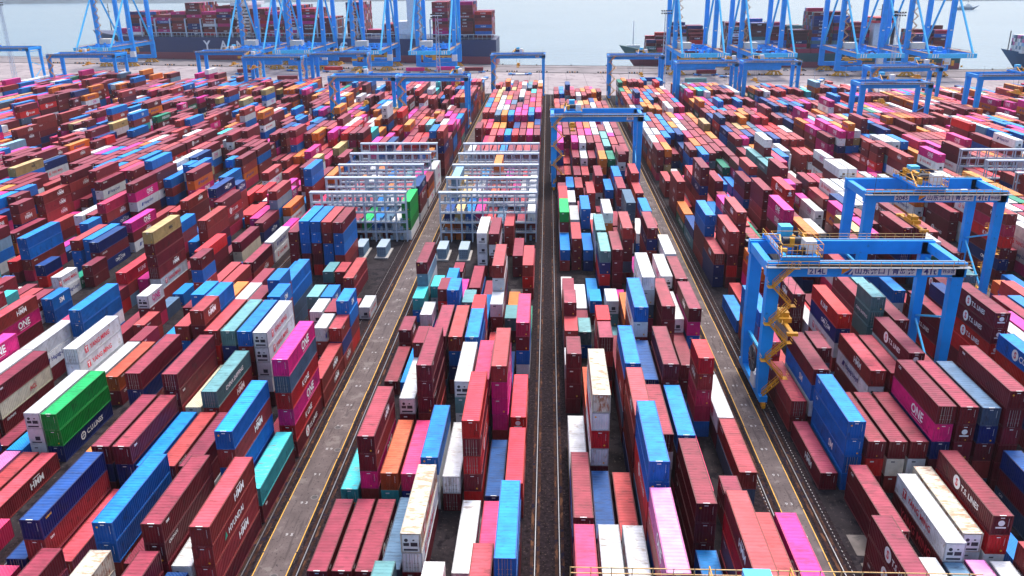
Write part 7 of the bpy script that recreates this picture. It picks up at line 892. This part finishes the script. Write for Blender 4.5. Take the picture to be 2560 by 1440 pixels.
def cargo(x0, bay, y0, rows, tiers_fn, z0, cols, slope=0, L=12.6):
    """containers across the beam: stacks of a bay; all go into the uncounted mass"""
    for i in range(rows):
        tt = tiers_fn(i)
        for t in range(tt):
            code = rnd.choice(cols)
            # container long axis along x
            y = y0 + i * 2.62; z = z0 + t * 2.75; c = PAINT[code][0]; j = rnd.uniform(.75, 1.25); c = tuple(min(.85, q * j) for q in c); rc = lit_roofcol(c); c = wallcol(c); n = len(sv)
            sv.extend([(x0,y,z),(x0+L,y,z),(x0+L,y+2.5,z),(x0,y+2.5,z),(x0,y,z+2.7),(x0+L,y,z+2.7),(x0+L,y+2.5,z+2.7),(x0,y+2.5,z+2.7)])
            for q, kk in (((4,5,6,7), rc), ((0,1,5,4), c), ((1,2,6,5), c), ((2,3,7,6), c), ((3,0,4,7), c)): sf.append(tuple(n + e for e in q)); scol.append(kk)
            if i == 0 and rnd.random() < .5:
                txt = 'ONE' if code == 'p' else rnd.choice(['HMM', 'YANG MING', 'K LINE'])
                stuff_flat(text_geo(txt, .03), (x0 + L * .5, y - .03, z + 1.35), (1, 0, 0), (0, 0, 1), 1.1, (.8, .8, .82) if code not in 'w' else (.6, .02, .05))
# big ship (bow to the left), moored along the left quay
SX0, SX1 = -478, -46; SL = -.245
YN = lambda x: quay(x) + 3.5
t = empty('container_ship', (0, 0, 0), 'very large container ship with navy hull and maroon boxes moored at left', 'ship', None)
st = hull(SX0, SX1, YN(SX0), 56, 21, -1, 60, slope=SL)
part('hull', hull_mesh(st, -1, 6.5, None), hull_navy, t); part('boot_topping', hull_mesh(st, -1, -2.6, 6.45), hull_red, t)
mb = MB()
for i in range(0, len(st) - 1):
    x, yc, hw, rise, e, d = st[i]; x2, yc2, hw2, rise2 = st[i + 1][:4]
    for q in (1.1,): mb.bar((x, yc - hw, rise + q), (x2, yc2 - hw2, rise2 + q), .15)
    if d > 70:
        for k in range(4): f = k / 4; xx = x + (x2 - x) * f; mb.box(xx, yc - hw + 1 + SL * (xx - x), 21, xx + .3, yc - hw + 1.3 + SL * (xx - x), 25); 
        mb.box(x, yc - hw + .9 + SL * 8, 24.8, x2, yc - hw + 2.2, 25.3)
part('deck_railing', mb, steel, t)
sc = 8.5; mb = MB(); xs0 = -350
ux = Vector((1, SL, 0)).normalized(); yq = lambda x: YN(SX0) + SL * (x - SX0)
for ch, xx in zip('YANGMING', (-333, -315, -297, -279, -240, -225, -208, -190)):
    place_flat(mb, text_geo(ch, .04), (xx, yq(xx) - .25, 13.8), tuple(ux), (0, 0, 1), 8.5)
link('hull_name', flat_mesh('hull_name', mb, lowhi), t)
tw = link('bridge_tower', MB().box(-300, yq(-300) + 6, 21, -288, yq(-300) + 46, 52).box(-303, yq(-300) + 1, 50, -286, yq(-300) + 52, 53).box(-302, yq(-300) + 2, 57, -288, yq(-300) + 50, 58).mesh('bridge_tower', white), t)
mb = MB()
for k in range(9): mb.box(-300.1, yq(-300) + 5.9, 23.5 + k * 3, -287.9, yq(-300) + 5.98, 24.6 + k * 3)
part('windows', mb, glass, tw)
mb = MB()
for k in range(5):
    a, b = (-302, -290) if k % 2 else (-290, -302); mb.bar((a, yq(-300) + 4.5, 24 + k * 5.5), (b, yq(-300) + 4.5, 29.5 + k * 5.5), .8, .8)
part('outer_stairs', mb, white, tw)
lb = link('lifeboat', MB().cyl((-300, yq(-300) + 3, 27), (-291, yq(-300) + 3, 27), 1.9, 10).cyl((-291, yq(-300) + 3, 27), (-289.4, yq(-300) + 3, 27), 1.9, 10, .5).mesh('lifeboat', mat('lifeboat orange red', (.75, .10, .05), .5)), t)
fu = link('funnel_tower', MB().box(-128, yq(-128) + 6, 21, -116, yq(-128) + 22, 57).box(-137, yq(-128) + 5, 21, -128.1, yq(-128) + 30, 36).box(-139, yq(-128) + 4, 21, -114, yq(-128) + 5.9, 29).mesh('funnel_tower', white), t)
mb = MB(); mb.box(-127, yq(-128) + 5.9, 58.6, -117, yq(-128) + 20, 62); mb.box(-127.4, yq(-128) + 5.6, 66, -116.6, yq(-128) + 20.2, 69); part('funnel_band', mb, hull_navy, fu)
mb = MB(); mb.box(-127, yq(-128) + 6, 57.1, -117, yq(-128) + 20, 58.5); mb.box(-127, yq(-128) + 6, 62.1, -117, yq(-128) + 20, 65.9); part('funnel_top', mb, white, fu)
mb = MB(); mb.cyl((-455, yq(-455) + 28, 25), (-455, yq(-455) + 28, 52), .5, 8, .25); mb.bar((-457, yq(-455) + 28, 44), (-453, yq(-455) + 28, 44), .4); mb.bar((-456, yq(-455) + 28, 48), (-454, yq(-455) + 28, 48), .4); part('foremast', mb, dark, t)
mb = MB(); lx = [-420 + 29.6 * i for i in range(13)]
for x in [-421, -405, -389, -372, -355, -338, -322, -305, -275, -255, -236, -216, -196, -176, -150, -106, -84]:
    for yy in (2, 26, 50): mb.box(x - .6, yq(x) + yy - .6, 21, x + .6, yq(x) + yy + .6, 38)
    mb.box(x - .5, yq(x) + 2, 37.5, x + .5, yq(x) + 50, 38.2); mb.box(x - .5, yq(x) + 2, 30, x + .5, yq(x) + 50, 30.6)
part('lashing_bridges', mb, steel, t)
C1 = 'mmmmmmbbbppnMmkwBr'
for (x, n, h, w) in ((-437, 5, 4, 12), (-419, 18, 10, 14), (-403, 18, 10, 14), (-387, 18, 9, 14), (-370, 19, 10, 14), (-353, 19, 13, 14), (-336, 19, 10, 14), (-320, 19, 12, 14),
                     (-284, 19, 11, 14), (-268, 19, 10, 14), (-248, 19, 12, 14), (-232, 19, 11, 14), (-186, 19, 13, 14), (-170, 6, 3, 14), (-104, 19, 13, 14), (-82, 19, 13, 15), (-65, 19, 10, 15)):
    off = 6 if n > 6 else 20
    cargo(x, 0, yq(x) + off - SL * 0 - 3, n, lambda i, h=h: max(2, h - 2 - (rnd.choice([0, 0, 0, 1, 2]) if i else 0)), 22.5, C1 if x > -425 else 'pmp', L=w)
for (x, n, h) in ((-216, 19, 6), (-152, 16, 4)): cargo(x, 0, yq(x) + 3, n, lambda i, h=h: h - rnd.choice([0, 0, 1]), 22.5, 'mmrm', L=14)
# second ship at the right quay
t = empty('container_ship', (0, 0, 0), 'container ship with dark green hull and low red deck behind the right quay cranes', 'ship', None)
q2 = lambda x: quay(66) + 4 - .17 * (x - 66)
st = hull(62, 328, q2(62), 34, 11.5, -1, 34, slope=-.17)
hull_green = mat('hull dark green paint', (.012, .085, .095), .5)
part('hull', hull_mesh(st, -1, 4.6, None), hull_green, t); part('boot_topping', hull_mesh(st, -1, -2.6, 4.55), hull_red, t)
mb = MB()
for i in range(3, len(st) - 1): x, yc, hw, rise = st[i][:4]; x2, yc2, hw2, r2_ = st[i + 1][:4]; mb.box(x, yc - hw + .8 - .9, 11.5, x2, yc - hw + 2.5, 14.8)
part('hatch_coaming', mb, mat('deck wine red', (.36, .03, .07), .6), t)
tw = link('bridge_tower', MB().box(263, q2(263) + 4, 11, 276, q2(263) + 26, 35).mesh('bridge_tower', white), t)
mb = MB(); mb.box(262, q2(263) + 1, 35.1, 277, q2(263) + 30, 36.8); mb.box(262.5, q2(263) + 2, 38.6, 276.5, q2(263) + 29, 39.3); part('bridge_wing', mb, mat('bridge red band', (.7, .03, .05), .5), tw)
mb = MB(); mb.box(262.6, q2(263) + 2, 36.85, 276.4, q2(263) + 29, 38.55); part('windows', mb, glass, tw)
mb = MB(); mb.cyl((270, q2(263) + 12, 39), (270, q2(263) + 12, 49), .4, 6); mb.bar((267, q2(263) + 12, 45), (273, q2(263) + 12, 45), .3); mb.cyl((280, q2(280) + 12, 11), (280, q2(280) + 12, 44), 1.6, 8); part('radar_mast', mb, dark, tw)
mb = MB(); mb.cyl((74, q2(74) + 17, 14), (74, q2(74) + 17, 36), .6, 8, .3); mb.box(69, q2(69) + 15, 13, 80, q2(69) + 18, 16); part('foremast', mb, white, t)
for (x, n, h) in ((84, 8, 3), (92, 9, 4), (104, 12, 7), (119, 12, 6), (150, 12, 7), (168, 12, 8), (184, 12, 7), (200, 12, 6), (216, 12, 11), (232, 12, 10), (247, 12, 7), (292, 10, 5), (308, 10, 6)):
    cargo(x, 0, q2(x) + 2.5, n, lambda i, h=h: max(1, h - rnd.choice([0, 0, 1, 2]) + (i > 4)), 13, 'mmmMBnrkwT' if x < 180 else 'mmMmkBnT', L=13)
# third ship, right edge
t = empty('feeder_ship', (0, 0, 0), 'small feeder ship with dark blue bow and pale boxes cut by right picture edge', 'ship', None)
q3 = lambda x: quay(345) + 16 - .17 * (x - 345)
st = hull(368, 540, q3(352), 24, 9.5, -1, 26, slope=-.17)
part('hull', hull_mesh(st, -1, -2.6, None), mat('hull steel blue paint', (.02, .09, .20), .5), t)
mb = MB(); mb.cyl((372, q3(372) + 12, 12), (372, q3(372) + 12, 28), .4, 6)
for k in range(3): mb.box(380, q3(380) + 2, 13 + 4 * k, 416, q3(380) + 2.6, 13.6 + 4 * k)
part('deck_gear', mb, dark, t)
for x in (378, 396, 414, 432): cargo(x, 0, q3(x) + 3, 7, lambda i: 5, 11, 'wwdsPwd', L=14)
# small boat far out
t = empty('patrol_boat', (880, 1900, 0), 'small grey and white boat alone on the open water at upper right', 'boat', None)
st = hull(-26, 26, -5, 10, 3.0, 1, 18, z0=-2.6); part('hull', hull_mesh(st, 1, -2.4, None), mat('boat hull grey', (.12, .20, .30), .5), t)
mb = MB(); mb.box(-16, -3.4, 3, 8, 3.4, 6.5); mb.box(-4, -2.6, 6.5, 4, 2.6, 9.5); part('cabin', mb, white, t)
mb = MB(); mb.cyl((0, 0, 9.5), (0, 0, 17), .3, 6); mb.bar((-2, 0, 14), (2, 0, 14), .25); part('mast', mb, dark, t)
# ------------------------------------------------------------------ apron vehicles
agv_b = mat('vehicle blue paint', (.01, .14, .52), .45)
def agv(x, y, label, rz=0, load=None):
    t = empty('guided_transport_vehicle', (x, y, .1), label, 'transport vehicle', 'driverless vehicles on the apron', rz)
    w = 17.5
    mb = MB(); mb.box(-w / 2, -1.7, .55, w / 2, 1.7, 1.25); mb.prism([(-w/2, .6), (-w/2 - .8, .9), (-w/2 - .8, 1.25), (-w/2, 1.5)], 'y', -1.6, 1.6); mb.prism([(w/2, .6), (w/2 + .8, .9), (w/2 + .8, 1.25), (w/2, 1.5)], 'y', -1.6, 1.6); part('chassis', mb, agv_b, t)
    mb = MB(); mb.box(-3.6, -1.78, .5, 3.6, 1.78, 1.3); part('battery_box', mb, white, t)
    mb = MB(); mb.box(-w / 2 + .4, -1.4, 1.27, -w / 2 + 2.2, 1.4, 1.7); mb.box(w / 2 - 2.2, -1.4, 1.27, w / 2 - .4, 1.4, 1.7); part('load_bolster', mb, blue_l, t)
    for xx in (-5.8, 5.8):
        for yy in (-1.5, 1.5):
            wh = part('wheel', MB().cyl((xx, yy - .25, .62), (xx, yy + .25, .62), .62, 14), dark, t)
            part('hub', MB().cyl((xx, yy - .28, .62), (xx, yy + .28, .62), .28, 10), rail_m, wh)
    if load:
        c = load; col = PAINT[c][0]
        L = 15.0; n = len(sv)
        a = math.cos(rz); b_ = math.sin(rz)
        P8 = [(-L/2, -1.25), (L/2, -1.25), (L/2, 1.25), (-L/2, 1.25)]
        for z in (1.82, 4.65):
            for px, py in P8: sv.append((x + px * a - py * b_, y + px * b_ + py * a, z))
        for q, kk in (((4,5,6,7), lit_roofcol(col)), ((0,1,5,4), col), ((1,2,6,5), col), ((2,3,7,6), col), ((3,0,4,7), col)): sf.append(tuple(n + e for e in q)); scol.append(kk)
for a in ((-22, 681, 'empty driverless vehicle on open apron beyond the centre rails', 0, None), (-241, 672, 'empty driverless vehicle on apron before the navy hull', 0, None), (-246, 697, 'driverless vehicle carrying maroon box before the navy hull', 0, 'm'),
          (-211, 722, 'empty driverless vehicle under yellow bogies at left berth', 0, None), (-197, 645, 'driverless vehicle with maroon box between two yard gantries', .06, 'm'), (-178, 712, 'driverless vehicle with crimson box under quay crane', 0, 'r'),
          (-84, 706, 'driverless vehicle with magenta box below rightmost left quay crane', 0, 'p'), (-108, 700, 'driverless vehicle with magenta box left of the other magenta one', 0, 'p'), (-60, 699, 'driverless vehicle with maroon box right of the magenta ones', 0, 'm'),
          (74, 618, 'driverless vehicle with navy box beside gantry leg right of centre', 0, 'n'), (104, 612, 'driverless vehicle with teal box next to gantry legs', 0, 'T'), (138, 655, 'empty driverless vehicle under second right quay crane', 0, None),
          (121, 667, 'driverless vehicle with maroon box beneath right quay crane', 0, 'm'), (195, 626, 'angled driverless vehicle with short maroon box alone on apron', 1.1, None), (-49, 648, 'blue vehicle turned end on near the centre apron', 1.35, None), (-118, 600, 'blue vehicle end on between yard gantries', 1.4, None)):
    agv(a[0], a[1], a[2], a[3], a[4])
def car(x, y, col, label, rz=0):
    t = empty('parked_car', (x, y, .12), label, 'car', 'cars and vans on the quay', rz)
    mb = MB(); mb.prism([(-2.3, .35), (2.3, .35), (2.3, .8), (1.5, .95), (-2.25, .98)], 'y', -.9, .9); part('body', mb, col, t)
    mb = MB(); mb.prism([(-2.0, .98), (1.3, .96), (.6, 1.5), (-1.5, 1.5)], 'y', -.8, .8); part('cabin', mb, glass, t)
    for xx in (-1.5, 1.5):
        for yy in (-.85, .85): part('wheel', MB().cyl((xx, yy - .1, .3), (xx, yy + .1, .3), .32, 10), dark, t)
for i, (x, y, c) in enumerate([(-256, 762, white), (-135, 730, white), (190, 700, white), (203, 697, dark), (216, 694, powder), (228, 692, dark), (240, 690, powder), (178, 702, dark)]):
    car(x, y, c, ['white car before the navy hull', 'white car near the stern of big ship', 'white car leftmost of those by the green hull', 'dark car second by the green hull', 'grey car third by the green hull', 'dark car fourth by the green hull', 'grey car fifth by the green hull', 'dark car near right quay crane bogies'][i])
# orange marker blocks along the crane rail
random.seed(2); om = mat('marker orange', (.6, .28, .10), .7); k = 0
mk0 = None
for g_ in range(34):
    x = -470 + g_ * 24.5
    if x > 420: break
    y = quay(x) - 57 + (0 if x < -20 else 0); 
    t = link('barrier_row', None, None, (x, y, .11)); tag(t, 'low row of orange and dark stop blocks, %s from left along quay rail' % (ORD[g_] if g_ < 20 else 'number %d' % (g_ + 1)), 'barrier', 'stop block rows along the quay')
    if mk0 is None:
        ms = MB(); md = MB()
        for q in range(5): (ms if q % 2 else md).box(q * 2.0 - 5, 0, 0, q * 2.0 - 3.9, 1.0, 1.0)
        mk0 = (ms.mesh('block', om), md.mesh('dark_block', dark))
    link('block', mk0[0], t); link('dark_block', mk0[1], t)
mb = MB()
for xa, xb in zip(xs[:-1], xs[1:]):
    for o_ in (-60.5, -59.2, -18): mb.bar((xa, quay(xa) + o_, .2), (xb, quay(xb) + o_, .2), .3, .2)
struct('quay_crane_rails', mb, dark)
mb = MB()
x = -460
bl = None
i = 0
while x < 420:
    y = quay(x) - 1.2
    if bl is None: bl = MB().cyl((0, 0, 0), (0, 0, .5), .45, 10).cyl((0, 0, .5), (0, 0, .75), .75, 10).mesh('mooring_bollard', dark)
    o = link('mooring_bollard', bl, None, (x, y, .35)); tag(o, 'black mooring bollard on the quay edge', 'bollard', 'bollards along the quay'); x += 30
for x, y, c, lb in ((288, 690, 'G', 'dark green box'), (310, 688, 'n', 'navy tank')):
    pass
# light masts and poles
def mast(x, y, h, label, big=True):
    t = empty('light_mast' if big else 'lamp_pole', (x, y, 0), label, 'light mast' if big else 'lamp pole', 'light masts')
    mb = MB()
    if big:
        for dx, dy in ((-1, -1), (1, -1), (1, 1), (-1, 1)): mb.bar((dx * 1.3, dy * 1.3, 0), (dx * .6, dy * .6, h), .22)
        z = 0
        while z < h - 3:
            f = 1.3 - .7 * z / h; s_ = 1 if int(z / 3) % 2 else -1
            for dy in (-1, 1): mb.bar((-f * s_, dy * f, z), (f * s_, dy * f, z + 3), .12)
            for dx in (-1, 1): mb.bar((dx * f, -f * s_, z), (dx * f, f * s_, z + 3), .12)
            z += 3
        part('lattice_mast', mb, steel, t)
        mb = MB(); mb.box(-3, -1.2, h, 3, 1.2, h + .4); part('lamp_platform', mb, steel, t)
        mb = MB()
        for dx in (-3, -1.5, 0, 1.5, 3): mb.box(dx - .5, -1.5, h + .5, dx + .5, -1.1, h + 1.3); mb.box(dx - .5, -1.5, h - 1.2, dx + .5, -1.1, h - .4)
        part('floodlights', mb, dark, t)
    else:
        mb.cyl((0, 0, 0), (0, 0, h), .16, 8, .09); part('pole', mb, steel, t); mb = MB(); mb.box(-1.2, -.15, h, 1.2, .15, h + .2); part('lamp_head', mb, dark, t)
mast(-416, 657, 58, 'tall lattice light mast at far left behind the gantry'); mast(78, 588, 50, 'tall lattice light mast before the smaller ship bow')
mast(-65, 512, 52, 'tall lattice light mast left of the centre rails'); mast(206, 528, 50, 'tall lattice light mast before the white ship bridge')
for i, (x, y) in enumerate([(-330, 575), (-262, 588), (-125, 560), (-5.5, 545), (38, 555), (52, 560), (118, 548), (166, 545), (190, 560), (214, 565)]):
    mast(x, y, 17, 'thin grey lamp pole at block end, %s from left' % ORD[i], False)
# small machines at the near picture edge
t = empty('camera_post', (-16.6, 57.2, 0), 'pale blue post top poking in at the bottom edge left of centre', 'post')
mb = MB(); mb.cyl((0, 0, 0), (0, 0, 24.0), .22, 10); part('post', mb, blue_l, t)
mb = MB(); mb.box(-.5, -.3, 24.0, .9, .3, 24.7); mb.box(-.9, -.3, 23.0, .2, .3, 23.6); part('housing', mb, blue_l, t)
# ------------------------------------------------------------------ mass of the remaining containers
me = bpy.data.meshes.new('stacked_containers'); me.from_pydata(sv, [], sf)
ca = me.color_attributes.new('paint', 'FLOAT_COLOR', 'CORNER')
buf = []
for p, c in zip(me.polygons, scol): buf += [c[0], c[1], c[2], 1.0] * p.loop_total
ca.data.foreach_set('color', buf); me.materials.append(VC)
o = link('stacked_containers', me); o['kind'] = 'stuff'; o['label'] = 'rest of the stacked containers of the yard and the ships'
# ------------------------------------------------------------------ air
hz = MB().box(-3600, -160, -7, 3600, 4400, 95); o = link('haze', hz.mesh('haze', white)); o['kind'] = 'stuff'
M = bpy.data.materials.new('sea air'); M.use_nodes = True; n = M.node_tree; n.nodes.clear()
out = n.nodes.new("ShaderNodeOutputMaterial"); pv = n.nodes.new("ShaderNodeVolumePrincipled")
pv.inputs['Color'].default_value = (.86, .92, 1, 1); pv.inputs['Density'].default_value = HAZE; pv.inputs['Anisotropy'].default_value = .2
n.links.new(pv.outputs[0], out.inputs['Volume']); o.data.materials.clear(); o.data.materials.append(M)
for q in S.objects:
    q.hide_render = False
